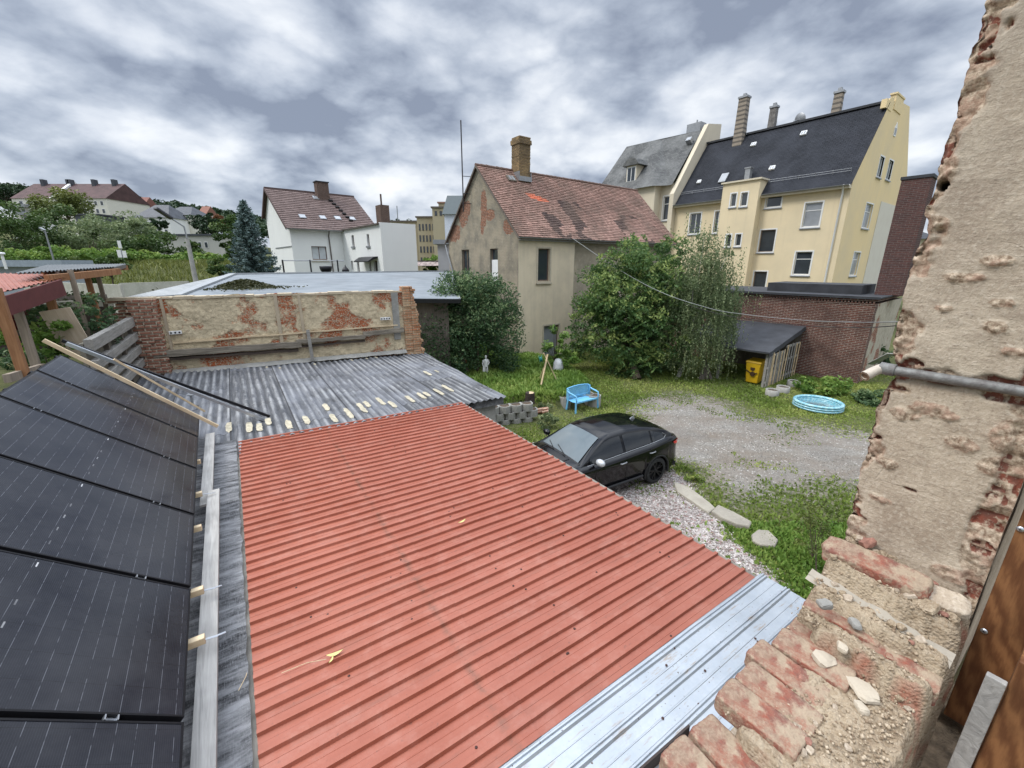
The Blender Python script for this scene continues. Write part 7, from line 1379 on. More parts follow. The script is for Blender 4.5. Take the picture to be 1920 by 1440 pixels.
w1_, w2_, w3_, w4_ = at_z(428, 514, 4.76), at_y(330, 553, 13.3), at_y(232, 558, 11.6), at_y(345, 534, 17.0)
e = thing('shed_roof', 'pale grey sheet roof sloping beside the garage roof, left of the moss patch', 'roof', w2_); m = MB(); slab(m, [p-w2_ for p in (w1_, w2_, w3_, w4_)], .07); obj('sheet_roof', m, M_plaster('pale sheet roofing', (.34, .35, .345), (.23, .24, .24), (.44, .45, .445), .6, 40, .005, 1.5), e); m = MB(); slab(m, [Vector((p.x*.96, p.y*.98, -.1)) for p in [q-w2_ for q in (w1_, w2_, w3_, w4_)]], 1.6); obj('wall', m, MT['concrete'], e)
# moss mound on the garage roof
mc = at_y(458, 538, 16.6); rg = np.random.default_rng(8); n = 9000; d = rg.normal(size=(n, 2))*np.array([.62, .42]); zz = np.exp(-(d[:, 0]**2/.5+d[:, 1]**2/.3)); P = np.stack([mc.x+d[:, 0], mc.y+d[:, 1]*1.6, mc.z+.0+.30*zz*rg.random(n)], 1)
o = leaf_obj('moss', P, .09, M_leaf('moss', (.04, .045, .015), (.09, .085, .03), (.16, .15, .05), .1), None, .6, 0, 3, .15*rg.random(n)); tag(o, 'mound of brown-green moss on the left part of the garage roof', 'moss', kind='stuff')
# railing and pots along the far edge
ra, rb2 = at_z(533, 512, 4.75), at_z(648, 511, 4.75); e = thing('railing', 'thin dark railing behind the garage roof in front of the white house', 'railing', ra); dv = rb2-ra; m = MB(); m.tube([(0, 0, .62), tuple(dv+Vector((0, 0, .62)))], .025, 6); obj('handrail', m, MT['zinc'], e)
for f in (0, .43, .88): m = MB(); m.bar(dv*f+Vector((0, 0, -.2)), dv*f+Vector((0, 0, .66)), .06, .06); obj('post', m, MT['black_metal'], e)
for px, nm, lab in ((600, 'barbecue', 'dark round barbecue bowl behind the garage roof'), (638, 'plant_pot', 'small dark pot behind the garage roof by the railing')):
    p = at_z(px, 511, 4.75)+Vector((0, .8, 0)); m = MB(); m.lathe([(.0001, -.2), (.12, -.2), (.30 if px == 600 else .16, .12), (.34 if px == 600 else .18, .32), (.28, .34), (.0001, .3)] if px == 600 else [(.0001, -.2), (.14, -.2), (.20, .1), (.16, .18), (.05, .3), (.0001, .42)], 16); o = obj(nm, m, MT['black_metal']); o.location = p; tag(o, lab, 'barbecue' if px == 600 else 'pot')
# ============================================================ WHITE HOUSE
WC = Vector((-18.2, 36.0, 0)); WA = 40.0
hw_ = thing('white_house', 'white house with a brown tiled roof, a chimney and a net-curtained window', 'house', WC, WA); Zw = 2.0
WO = MT['white_render']; ev = on_wall(544, 425, WC, WA)[1]; Lh = 7.4
GWf = Matrix.Rotation(pi/2, 4, 'Z')   # local frame: x along the facade, y back
fw1 = rect_on(585, 613, 462, 487, WC, WA)
m = MB(); wall_cells(m, Lh, 0, ev, [fw1], .18); m.poly([(0, 8.2, 0), (0, 0, 0), (0, 0, ev), (0, 5.6, 11.55), (0, 8.2, 9.6)]); m.poly([(Lh, 0, 0), (Lh, 8.2, 0), (Lh, 8.2, 9.6), (Lh, 5.6, 11.55), (Lh, 0, ev)]); obj('wall', m, WO, hw_)
brw = M_plain('brown window frame', (.10, .045, .03), .6); w = window(hw_, Matrix(), fw1, brw, M_glass('curtained glass', (.25, .27, .28), .2), .12, 'mid', None, M_plain('sill', (.6, .55, .45), .8)); m = MB(); m.box(fw1[0], .02, fw1[3], fw1[1], .1, fw1[3]+.22); obj('shutter_box', m, WO, w)
m = MB(); Ms2 = slope_M(Vector((-.3, -.35, ev-.15)), Vector((Lh+.25, -.35, ev-.15)), Vector((-.3, 5.6, 11.7))); SLn = (Vector((-.3, 5.6, 11.7))-Vector((-.3, -.35, ev-.15))).length
def tint_w(x, y, r): return .35+.35*r.random()
cl = tile_roof(m, Ms2, Lh+.55, SLn, .34, .30, .006, tint_w, .045, random.Random(3)); tint_obj('roof_tiles', m, cl, M_tiles('brown concrete tiles', [(0, (.075, .055, .05)), (.5, (.14, .10, .09)), (1, (.21, .155, .14))]), hw_)
m = MB(); m.add([(-.3, 5.6, 11.68), (Lh+.25, 5.6, 11.68), (Lh+.25, 8.5, 9.35), (-.3, 8.5, 9.35)], [(0, 1, 2, 3)]); m.bar((-.3, 5.6, 11.72), (Lh+.25, 5.6, 11.72), .24, .12); m.bar((-.3, 8.5, 9.35), (-.3, 5.6, 11.66), .05, .2); m.bar((-.32, -.35, ev-.18), (-.32, 5.6, 11.64), .05, .2); obj('ridge_and_verge', m, M_plain('brown ridge', (.08, .05, .045), .8), hw_)
gutter(hw_, (-.3, -.45, ev-.16), (Lh, -.45, ev-.16), .08); gp2 = on_wall(619, 470, WC, WA)[0]; m = MB(); m.tube([(gp2, -.4, ev-.2), (gp2, -.08, ev-.6), (gp2+.1, -.08, 0)], .05, 7); obj('downpipe', m, M_plain('brown pipe', (.12, .10, .09), .6), hw_)
def wslope(px, py):
    Mi = Matrix.Rotation(-R(WA), 4, 'Z'); o = Mi @ (Vector((0, 0, H))-WC); d = Mi @ ray(px, py); n = Ms2.to_3x3().col[2]; P_ = Ms2.translation; t_ = (P_-o).dot(n)/d.dot(n); return o+d*t_
ch = wslope(606, 372); m = MB(); m.box(ch.x-.55, ch.y-.35, ch.z-.6, ch.x+.5, ch.y+.5, ch.z+1.35); o = obj('chimney', m, M_brick('brown chimney brick', (.12, .07, .055), (.09, .055, .045), (.2, .17, .14), .4), hw_); m = MB(); m.box(ch.x-.62, ch.y-.42, ch.z+1.35, ch.x+.57, ch.y+.57, ch.z+1.43); obj('chimney_cap', m, MT['black_felt'], o)
for px, py in ((567, 407), (605, 409), (633, 410), (660, 411), (592, 372)):
    p = wslope(px, py); an = math.atan2(11.85-ev, 5.95); Mt = Matrix.Translation(p) @ Matrix.Rotation(an, 4, 'X'); m = MB(Mt); m.box(-.26, -.3, -.05, .26, .3, .10); o = obj('skylight', m, MT['zinc'], hw_); m = MB(Mt); m.box(-.2, -.24, .1, .2, .24, .11); obj('pane', m, MT['glass_pale'], o)
for k in range(7): p = wslope(620+k*6.3, 378+k*6.2); m = MB(Matrix.Translation(p) @ Matrix.Rotation(.5, 4, 'X')); m.box(-.17, -.08, .02, .17, .12, .16); obj('roof_step', m, MT['dark'], hw_)
m = MB(); zc = on_wall(560, 448, WC, WA)[1]; m.box(-.03, 0, 6.55, -.005, 6, 6.65); obj('cornice_line', m, MT['zinc'], hw_)
# annexe
AN = Vector((-15.0, 38.7, 0)); AA = math.degrees(math.atan2(32.3-38.7, -9.66+15.0)); Lan = math.hypot(32.3-38.7, -9.66+15.0)
an_ = thing('white_annexe', 'white flat-roofed annexe with a small door canopy and a blank end wall', 'annexe', AN, AA); zt1 = on_wall(640, 432, AN, AA)[1]; zt2 = on_wall(709, 423, AN, AA)[1]; ztm = (zt1+zt2)/2
ops = [rect_on(*q, AN, AA) for q in ((659.5, 664, 441, 462), (688, 692.5, 439, 461), (658.5, 662, 489, 507), (669.5, 674, 489, 512), (692, 696, 489, 512), (701, 708, 489, 513))]
m = MB(); wall_cells(m, Lan, 0, ztm, ops, .2); E1 = Vector((-9.66, 32.3, 0)); Wn = on_wall(781, 460, E1, AA+90)[0]; zE = on_wall(745, 420, E1, AA+90)[1]
m.poly([(0, .21, 0), (0, Wn, 0), (0, Wn, ztm), (0, .21, ztm)]) ; obj('front_wall', m, WO, an_)
m = MB(Matrix.Translation((Lan, 0, 0)) @ Rz90); m.box(.001, -.005, 0, Wn, .25, zE+.05); obj('end_wall', m, WO, an_); m = MB(); m.box(0, 0.1, ztm-.1, Lan-.2, Wn-.05, ztm+.06); m.box(-.1, -.18, ztm+.0, Lan-.1, .1, ztm+.1); obj('flat_roof', m, M_plain('brown roof edge', (.09, .075, .065), .8), an_)
for q in ops: window(an_, Matrix(), q, brw, MT['glass'], .15, 'plain', None, MT['zinc'] if q[2] > 5.5 else None)
cs = on_wall(681, 486, AN, AA)[0], on_wall(709, 486, AN, AA)[0]; cz_ = on_wall(697, 486, AN, AA)[1]; m = MB(); m.add([(x, y, z) for x in (cs[0], cs[1]) for y, z in ((0, cz_+.2), (-.35, cz_+.15), (-.8, cz_-.15), (-.8, cz_-.22), (0, cz_+.1))], [(0, 1, 6, 5), (1, 2, 7, 6), (2, 3, 8, 7), (3, 4, 9, 8), (0, 4, 3, 2, 1), (5, 6, 7, 8, 9)]); obj('door_canopy', m, MT['black_metal'], an_)
ch = on_wall(700, 423, AN, AA); m = MB(); m.box(ch[0]-.75, .6, ztm, ch[0]+.15, 1.3, ztm+1.5); m.tube([(ch[0]-.3, .9, ztm+1.5), (ch[0]-.3, .9, ztm+2.3)], .07, 8); obj('chimney', m, M_brick('annexe chimney brick', (.12, .07, .055), (.09, .055, .045), (.2, .17, .14), .4), an_)
# ============================================================ FACTORY and neighbours, far behind
def px_box(name, label, cat, pxl, pxr, pyt, y, depth, z0, mat, roofmat=None, wins=None, ang=0, roof=None, group=None, roofh=0, frame=None, winmat=None):
    a = at_y(pxl, pyt, y); b = at_y(pxr, pyt, y); w_ = b.x-a.x; e = thing(name, label, cat, (a.x, y, z0), ang, group); h_ = a.z-z0
    m = MB(); m.box(0, 0, 0, w_, depth, h_); obj('wall', m, mat, e)
    if roof == 'gable': m = MB(); m.prism([(-.3, -.4, h_), (-.3, depth/2, h_+roofh), (-.3, depth+.4, h_)], (w_+.6, 0, 0)); obj('roof', m, roofmat, e)
    elif roof == 'hip': m = MB(); i_ = min(depth*.45, w_*.3); v_ = [(-.4, -.5, h_), (w_+.4, -.5, h_), (w_+.4, depth+.4, h_), (-.4, depth+.4, h_), (i_, depth/2, h_+roofh), (w_-i_, depth/2, h_+roofh)]; m.add(v_, [(0, 1, 5, 4), (1, 2, 5), (2, 3, 4, 5), (3, 0, 4), (3, 2, 1, 0)]); obj('roof', m, roofmat, e)
    elif roofmat: m = MB(); m.box(-.3, -.3, h_, w_+.3, depth+.3, h_+.35); obj('roof', m, roofmat, e)
    for (u0, u1, v0, v1, nx, nz) in wins or []:
        for i in range(nx):
            for j in range(nz):
                cx_ = w_*(u0+(u1-u0)*(i+.5)/nx); cz_ = h_*(v0+(v1-v0)*(j+.5)/nz); ww_ = w_*(u1-u0)/nx*.26; wh_ = h_*(v1-v0)/nz*.30; m = MB(); m.box(cx_-ww_, -.06, cz_-wh_, cx_+ww_, .02, cz_+wh_); wo = obj('window', m, frame or MT['white_trim'], e); m = MB(); m.box(cx_-ww_*.8, -.08, cz_-wh_*.85, cx_+ww_*.8, -.065, cz_+wh_*.85); obj('pane', m, winmat or MT['glass'], wo)
    return e, w_, h_
fy = M_plaster('pale ochre factory render', (.42, .36, .24), (.34, .29, .20), None, .5, 20, .01, .2)
px_box('factory', 'ochre factory block with rows of tall windows between the white annexe and the old house', 'factory', 781, 815, 408, 118, 22, 3, fy, MT['wood_old'], [(.05, .98, .12, .93, 5, 4)], frame=MT['wood_old'])
px_box('factory_wing', 'long low part of the factory roof seen above the white annexe', 'factory', 728, 781, 416, 124, 14, 3, fy, MT['wood_old'], frame=MT['wood_old'])
px_box('factory_tower', 'stair tower of the factory with a flat cap beside the old house', 'tower', 810, 832, 390, 112, 10, 3, fy, MT['wood_old'], [(.1, .95, .86, .98, 2, 1)], frame=MT['wood_old'])
px_box('factory_tower', 'taller rear tower of the factory with a reddish cap', 'tower', 822, 846, 381, 125, 8, 3, fy, M_plain('reddish cap', (.28, .16, .12), .8))
px_box('white_building', 'white building with a steep dark roof just left of the old house', 'building', 833, 880, 402, 70, 12, 3, M_plain('bluish white wall', (.62, .66, .72), .8), M_plain('dark green slate', (.06, .075, .075), .7), None, roof='gable', roofh=3.6)
px_box('grey_shed', 'plain pale grey shed wall between the garage roof and the old house', 'shed', 820, 850, 458, 36, 4, 1.5, M_plaster('pale grey render', (.42, .42, .43), (.33, .33, .34), None, .5, 30, .01, .6), MT['zinc'])
px_box('far_house', 'dark roofed house glimpsed between the brick stack and the broken wall', 'house', 1722, 1760, 448, 48, 8, 2, MT['cream'], MT['black_felt'], None, roof='gable', roofh=1.4)
# ============================================================ HILLSIDE HOUSES (left)
dred = M_plain('dark red roof', (.075, .040, .038), .8, var=.3, vs=.5); dgrey = M_plain('dark slate roof', (.055, .06, .07), .6, var=.3, vs=.5)
def hz(px, py, y): return at_y(px, py, y).z
cw = MT['white_trim']; cy_ = M_plain('pale yellow wall', (.60, .58, .50), .85)
e, w_, h_ = px_box('apartment_block', 'tall white apartment block with dark red roof and balconies on the far hill', 'apartment block', 21, 198, 372, 190, 22, hz(40, 440, 190)-3, cy_, dred, [(.05, .30, .30, .98, 3, 4), (.72, .98, .45, .98, 4, 3)], roof='gable', roofh=7.5)
for j in range(4): m = MB(); m.box(w_*.03, -2.0, h_*(.28+.17*j), w_*.17, 0, h_*(.28+.17*j)+1.2); obj('balcony', m, MT['zinc'], e)
for f in (.12, .4, .42, .68, .9): m = MB(); m.box(w_*f, 9, h_+5, w_*f+1.3, 11, h_+9); obj('chimney', m, dgrey, e)
m = MB(); m.prism([(w_*.42, -.9, h_), (w_*.42, 11, h_+8.6), (w_*.42, 22, h_)], (1.2, 0, 0)); obj('party_wall', m, cw, e)
px_box('low_building', 'long white flat-roofed building below the apartment block', 'building', 20, 83, 417, 165, 10, hz(40, 440, 165)-2, cw, dgrey, [(.1, .95, .45, .95, 3, 1)])
px_box('small_house', 'dark-roofed house with one bright window among the hillside trees', 'house', 140, 184, 403, 140, 9, hz(160, 425, 140)-3, dgrey, dgrey, [(.3, .75, .3, .85, 2, 1)])
px_box('hill_house', 'pale yellow house with a big slate mansard roof on the hillside', 'house', 250, 316, 408, 175, 14, hz(300, 436, 175)-3, cw, dgrey, [(.2, .95, .1, .6, 4, 1)], roof='hip', roofh=5.5)
px_box('hill_house', 'yellow house with a grey hipped roof right of the slate mansard house', 'house', 300, 358, 403, 185, 14, hz(330, 436, 185)-3, cy_, dgrey, [(.1, .9, .1, .9, 4, 2)], roof='hip', roofh=4)
px_box('mint_house', 'small mint green house with a red roof above the slate roofed house', 'house', 240, 268, 388, 215, 10, hz(250, 400, 215)-4, M_plain('mint wall', (.30, .46, .38), .8), M_plain('red roof', (.20, .085, .065), .8), None, roof='gable', roofh=5)
px_box('red_roof_house', 'tiny house with an orange-red roof among the conifers', 'house', 372, 386, 402, 210, 8, hz(378, 408, 210)-2, cw, M_plain('orange roof', (.22, .10, .07), .8), None, roof='gable', roofh=4)
px_box('long_hall', 'long pale industrial hall with a dark flat roof beyond the railway', 'hall', 284, 416, 442, 95, 12, hz(350, 482, 95)-1, M_plaster('pale hall wall', (.48, .47, .42), (.38, .38, .34), None, .5, 10, .01, .15), dgrey, [(.62, .80, .45, .85, 2, 1)])
# ============================================================ RAILWAY
rzv = 5.38; m = MB()
for s_ in (0, 1.45): m.box(-75, 58+s_, rzv+.10, -4, 58.12+s_, rzv+.26)
o = obj('rails', m, M_plain('rusty rail', (.06, .045, .04), .6)); 
o.name = 'railway_track'; tag(o, 'railway track on the embankment beyond the gardens', 'railway track')
m = MB(); m.prism([(-75, 56.6, rzv-.4), (-75, 57.2, rzv+.08), (-75, 60.3, rzv+.08), (-75, 61, rzv-.4)], (71, 0, 0)); obj('ballast', m, M_plain('ballast', (.30, .24, .22), .95, var=.5, vs=3), o)
m = MB()
for k in range(96): m.box(-74.5+.72*k, 57.6, rzv+.085, -74.25+.72*k, 59.9, rzv+.14)
obj('sleepers', m, MT['concrete'], o)
# ============================================================ LAMPS AND SIGNAL
def pole(px, py, y): return at_y(px, py, y)
b = at_y(368, 532, 27); tp_ = at_y(351, 448, 27.6); e = thing('street_lamp', 'street lamp with a concrete pole and a long dark lamp head over the gardens', 'street lamp', (b.x, b.y, 2.2)); bo_ = Vector((b.x, b.y, 2.2)); m = MB(); m.tube([(0, 0, 0), tuple(tp_-bo_)], [.17, .11], 10); obj('pole', m, MT['concrete'], e); a1 = at_y(345, 425, 27.6)-bo_; a2 = at_y(322, 410, 27.2)-bo_; m = MB(); m.tube([tuple(tp_-bo_), tuple(a1), tuple(a2)], .045, 7); obj('arm', m, MT['zinc'], e)
a3 = at_y(291, 390, 26.2)-bo_; m = MB(); m.bar(a2, a3, .26, .16); obj('lamp_head', m, M_plain('dark lamp housing', (.05, .05, .055), .5), e, bevel=.04)
b = at_y(98, 478, 52); tp_ = at_y(84, 432, 52); e = thing('street_lamp', 'slim grey street lamp among the bushes at far left', 'street lamp', b); m = MB(); m.tube([(0, 0, -1.5), tuple(tp_-b)], [.10, .07], 8); obj('pole', m, MT['zinc'], e); m = MB(); m.bar(tp_-b, at_y(75, 427, 52)-b, .3, .15); obj('lamp_head', m, MT['zinc'], e)
b = at_y(232, 486, 54); e = thing('signal_post', 'small railway signal boards above the hedge', 'signal', b); m = MB(); m.tube([(0, 0, -2), (0, 0, 2.2)], .07, 6); obj('pole', m, MT['zinc'], e); m = MB(); m.box(-.55, -.1, .2, -.05, -.05, 1.1); m.box(.1, -.1, .2, .55, -.05, 1.0); m.box(-.2, -.1, 1.3, .2, -.05, 2.2); obj('board', m, MT['white_trim'], e)
b = at_y(8, 492, 20); e = thing('vent_pipe', 'short pale vent pipe on the flat roof at the far left edge', 'pipe', b); m = MB(); m.tube([(0, 0, -.3), (0, 0, .38)], .05, 8); m.lathe([(.12, .36), (.12, .44), (.0001, .46)], 10); obj('pipe', m, MT['white_trim'], e)
# ============================================================ TREES ON THE LEFT AND FAR BEHIND
def ft(px, pyb, pyt, wpx, y, mat, label, n=1500, kind='tree', cr=.34, seed=0, group=None, leaf=None, sq=1.0, cl_=26):
    c = at_y(px, (pyb+pyt)/2, y); r = wpx/2/775*math.hypot(c.y, 0)*1.02; top = at_y(px, pyt, y).z; bot = at_y(px, pyb, y).z; gz = float(height(np.array([[c.x]]), np.array([[y]]))[0, 0]); rz_ = (top-bot)/2
    return tree('broadleaf_tree' if kind == 'tree' else kind, label, 'tree' if kind in ('tree', 'conifer') else 'bush', (c.x, y, min(gz, bot)), (c.x, y, bot+rz_), (r, r*.8*sq, rz_), cl_, int(n*1.6), leaf or max(.09, .0056*y), MT[mat], max(.06, .03*r), None, seed+int(px), cr, .35, .2, group, .6, 8)
gT = 'trees on the hillside'; gB = 'bushes along the railway'
ft(120, 410, 354, 120, 150, 'leaf_olive', 'olive green round tree in front of the apartment block', 3000, group=gT)
ft(18, 495, 372, 95, 60, 'leaf_far', 'dense green tree at the far left edge', 2600, group=gB); ft(60, 490, 400, 90, 64, 'leaf_far', 'bushy tree right of the one at the left edge', 2200, group=gB); ft(6, 372, 343, 60, 220, 'leaf_dark', 'dark tree left of the apartment block', 900, group=gT)
ft(118, 480, 388, 110, 72, 'leaf_far', 'tall willowy bush below the apartment block', 2600, group=gB); ft(165, 486, 415, 120, 68, 'leaf_birch', 'grey-green willow bush in the middle of the hedge', 2600, group=gB); ft(222, 480, 398, 110, 80, 'leaf_birch', 'high grey-green willow behind the hedge', 2600, group=gB); ft(258, 486, 432, 90, 70, 'leaf_far', 'rounded dark bush left of the long hall', 2200, group=gB)
ft(265, 455, 415, 60, 110, 'leaf_birch', 'willow top left of the long hall roof', 1200, group=gT); ft(313, 488, 432, 50, 78, 'leaf_far', 'thin young tree in front of the long hall', 700, group=gB, cr=.3); ft(432, 495, 395, 52, 66, 'leaf_far', 'tall slender tree left of the blue spruce', 2600, cr=.3, group=gT); ft(362, 486, 452, 34, 76, 'leaf_far', 'small bush against the long hall', 700, group=gB)
for k, (px, w_, y) in enumerate(((140, 90, 58), (190, 80, 57), (228, 60, 56), (275, 60, 63), (320, 50, 63.5), (362, 50, 63), (405, 60, 64), (90, 80, 56), (40, 80, 56))):
    ft(px, 497, 466 if px < 240 else 474, w_, y, 'leaf_bright', ['bright green bush of the hedge, third from the left', 'bright green bush of the hedge behind the corrugated shelter', 'bright green bush left of the signal boards', 'low bright bush right of the signal boards', 'low bright bush before the left half of the long hall', 'low bright bush before the middle of the long hall', 'low bright bush before the right end of the long hall', 'bright bush near the slim street lamp', 'bright bush at the left edge below the dense tree'][k], 1300, 'bush', group=gB)
ft(375, 440, 398, 40, 150, 'leaf_dark', 'dark conifer right of the yellow hillside house', 900, 'conifer', group=gT); ft(396, 440, 402, 36, 148, 'leaf_dark', 'dark conifer left of the rust coloured tree', 900, 'conifer', group=gT); ft(412, 432, 398, 30, 155, 'leaf_rust', 'rust brown tree on the hillside', 900, group=gT); ft(296, 430, 408, 26, 160, 'leaf_dark', 'dark conifer in front of the yellow hillside house', 700, 'conifer', group=gT)
ft(412, 520, 474, 34, 44, 'leaf_far', 'small bush on the slope below the rails', 900, 'bush', group=gB); ft(455, 470, 404, 30, 140, 'leaf_dark', 'dark tree behind the blue spruce', 900, group=gT); ft(808, 512, 480, 34, 60, 'leaf_bright', 'bright bush between the annexe and the grey shed', 900, 'bush')
ft(150, 545, 478, 70, 40, 'leaf_far', 'dark bush just behind the corrugated shelter', 2000, 'bush', group=gB); ft(205, 520, 474, 50, 40, 'leaf_far', 'dark bush right behind the shelter end', 1400, 'bush', group=gB); ft(215, 400, 372, 60, 230, 'leaf_dark', 'dark tree right of the apartment block', 1400, group=gT)
for k, (px, t_, w_) in enumerate(((716, 414, 30), (738, 411, 34), (762, 412, 24))): ft(px, 440, t_, w_, 260, 'leaf_dark', ['distant dark tree above the annexe chimney', 'distant dark tree in the middle above the annexe', 'distant dark tree left of the factory roof'][k], 500, group=gT)
b = at_y(746, 412, 258); m = MB(); m.tube([(0, 0, -8), (0, 0, 7.5)], .28, 5); o = obj('mast', m, MT['zinc']); o.location = b; tag(o, 'thin distant mast above the annexe roof', 'mast')
# wooded ridge: a far-off wood that reads as one mass
rg = np.random.default_rng(77); PX = [(0, 352), (60, 356), (150, 360), (200, 367), (240, 372), (290, 380), (340, 386), (390, 394), (440, 402), (475, 408), (500, 415)]; C = []; T = []
for _ in range(520):
    px = rg.uniform(-120, 500); pyt = np.interp(px, [p[0] for p in PX], [p[1] for p in PX]); dep = rg.uniform(0, 1)**1.3; y = 330-110*dep; c = at_y(px, pyt+4+dep*26, y); r = rg.uniform(3.0, 6.0); k = 90; d = rg.normal(size=(k, 3)); d /= np.linalg.norm(d, axis=1, keepdims=True); d[:, 2] = np.abs(d[:, 2])*1.1-.25; C.append(np.array(c)+d*r*(.75+.35*rg.random((k, 1)))); tt = rg.random(); T.append(np.full(k, tt*.7)+.25*d[:, 2])  # crown tops tinted paler, skylight on them put into the colour
o = leaf_obj('wood', np.concatenate(C), 2.1, MT['leaf_dark'], None, .8, 0, 4, np.concatenate(T)); tag(o, 'dark wooded ridge along the skyline at the left', 'wood', kind='stuff')
# tall dry grass on the embankment and low growth
rg = np.random.default_rng(12); n = 15000; x = rg.uniform(-62, -14, n); y = rg.uniform(38, 57, n); z = height(x, y); o = leaf_obj('embankment_grass', np.stack([x, y, z+.25], 1), .75, MT['leaf_olive'], None, .14, -1.3, 6, .45+.5*rg.random(n)); tag(o, 'tall dry grass on the railway embankment', 'grass', kind='stuff')
n = 26000; x = rg.uniform(-110, -12, n); y = rg.uniform(61.5, 120, n); z = height(x, y); o = leaf_obj('undergrowth', np.stack([x, y, z+.5*rg.random(n)], 1), .85, MT['leaf_far'], None, .5, 0, 7, .2+.7*rg.random(n)); tag(o, 'rough green undergrowth on the slope beyond the rails', 'undergrowth', kind='stuff')
# blue spruce
sb = at_y(478, 515, 27.5); e = thing('blue_spruce', 'blue spruce standing left of the white house', 'tree', (sb.x, 27.5, 2.2)); rg = np.random.default_rng(6); topz = at_y(472, 378, 27.5).z-2.2; C = []; T = []; m2 = MB(); cx_ = at_y(490, 440, 27.5).x-sb.x
nb = 190
for k in range(nb):
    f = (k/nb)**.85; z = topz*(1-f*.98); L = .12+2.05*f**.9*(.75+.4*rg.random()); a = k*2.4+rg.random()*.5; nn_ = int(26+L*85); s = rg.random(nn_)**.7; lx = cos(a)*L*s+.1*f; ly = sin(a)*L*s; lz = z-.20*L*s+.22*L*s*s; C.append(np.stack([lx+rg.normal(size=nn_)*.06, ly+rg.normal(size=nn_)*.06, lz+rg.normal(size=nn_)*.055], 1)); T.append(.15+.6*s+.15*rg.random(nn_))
    if k % 2 == 0: m2.tube([(0, 0, z), (cos(a)*L*.5, sin(a)*L*.5, z-.08*L), (cos(a)*L*.95, sin(a)*L*.95, z)], [.03, .02, .006], 4)
C = np.concatenate(C); leaf_obj('crown', C, .18, MT['leaf_blue'], e, .36, .1, 3, np.concatenate(T)); m2.tube([(0, 0, 0), (0, 0, topz*.6), (0, 0, topz+.1)], [.14, .08, .012], 8); obj('trunk', m2, MT['bark'], e)
# ============================================================ SHELTER AND GARDEN CORNER (left)
def vpost(nm, pt, pb, y, w_, mat, label, group='posts of the left shelter'):
    a = at_y(pt[0], pt[1], y); b = at_y(pb[0], pb[1], y); zb_ = b.z-.25; m = MB(); m.box(-w_/2, -w_/2, 0, w_/2, w_/2, a.z-zb_); o = obj(nm, m, mat, bevel=.004); o.location = ((a.x), y, zb_); o.rotation_euler = (0, 0, R(UA)); return tag(o, label, 'post', group)
wo1 = M_wood('orange brown post', (.22, .10, .045), (.38, .20, .10), 2); wo2 = M_wood('weathered post', (.20, .16, .12), (.34, .28, .22), 2)
vpost('timber_post', (-10, 540), (20, 716), 5.9, .11, wo1, 'orange-brown post at the left edge of the picture'); vpost('timber_post', (26, 560), (64, 680), 6.6, .10, wo2, 'short grey-brown post second from the left'); vpost('timber_post', (83, 524), (112, 640), 7.6, .11, wo1, 'thick orange-brown post carrying the red roof corner')
vpost('timber_post', (131, 506), (168, 655), 8.2, .075, wo2, 'slim reddish-grey post left of the plywood board'); vpost('timber_post', (160, 506), (186, 622), 9.3, .095, wo1, 'orange-brown post under the corrugated roof'); vpost('timber_post', (182, 512), (203, 612), 10.2, .08, wo2, 'dark slim post at the right end of the corrugated roof')
sr = thing('shelter_roof', 'thin corrugated roof on timber posts at the far left', 'shelter roof', at_y(120, 500, 9)); so_ = Vector(at_y(120, 500, 9)); A_, B_, C_, D_ = [Vector(at_y(*p))-so_ for p in ((28, 512.5, 7.4), (214, 500.5, 9.8), (236, 495, 12.5), (90, 497, 10.8))]
m = MB(); m.grid(lambda i, j: tuple((A_.lerp(B_, i/200)).lerp(D_.lerp(C_, i/200), j/4)+Vector((0, 0, .014*sin(i*.9)))), 201, 5); m.grid(lambda i, j: tuple((A_.lerp(B_, i/200)).lerp(D_.lerp(C_, i/200), j/4)+Vector((0, 0, .014*sin(i*.9)-.012))), 201, 5); obj('corrugated_sheet', m, M_plain('grey corrugated sheet', (.20, .21, .21), .6, .3), sr)
m = MB(); m.bar(A_+Vector((.3, .2, -.10)), B_+Vector((0, .1, -.10)), .07, .13); m.bar(A_.lerp(D_, .7)+Vector((0, 0, -.1)), C_+Vector((0, 0, -.1)), .07, .13); obj('beam', m, wo1, sr); 
for f in (.35, .6, .85, .98): m = MB(); m.bar(A_.lerp(B_, f)+Vector((0, 0, -.06)), D_.lerp(C_, f)+Vector((0, 0, -.05)), .05, .09); obj('rafter', m, MT['wood_old'], sr)
rr_ = thing('red_shelter', 'small red corrugated roof with dark red boards at the left edge', 'shelter roof', at_y(60, 520, 7.5)); so_ = Vector(at_y(60, 520, 7.5)); A_, B_, C_, D_ = [Vector(at_y(*p))-so_ for p in ((-60, 562, 5.6), (132, 519, 8.2), (120, 515, 10.5), (-90, 511, 8.0))]
m = MB(); m.grid(lambda i, j: tuple((A_.lerp(B_, i/160)).lerp(D_.lerp(C_, i/160), j/3)+Vector((0, 0, .016*(1 if (i % 8) < 3 else 0)))), 161, 4, False); obj('roof_sheet', m, MT['red'], rr_); m = MB(); m.grid(lambda i, j: tuple((A_.lerp(B_, i/160)).lerp(D_.lerp(C_, i/160), j/3)+Vector((0, 0, -.01))), 161, 4, False); obj('underside', m, MT['wood_old'], rr_)
m = MB(); m.bar(A_+Vector((0, .1, -.20)), A_.lerp(B_, .80)+Vector((0, .1, -.13)), .03, .28); obj('fascia_board', m, M_plain('dark red boards', (.11, .03, .028), .8), rr_)
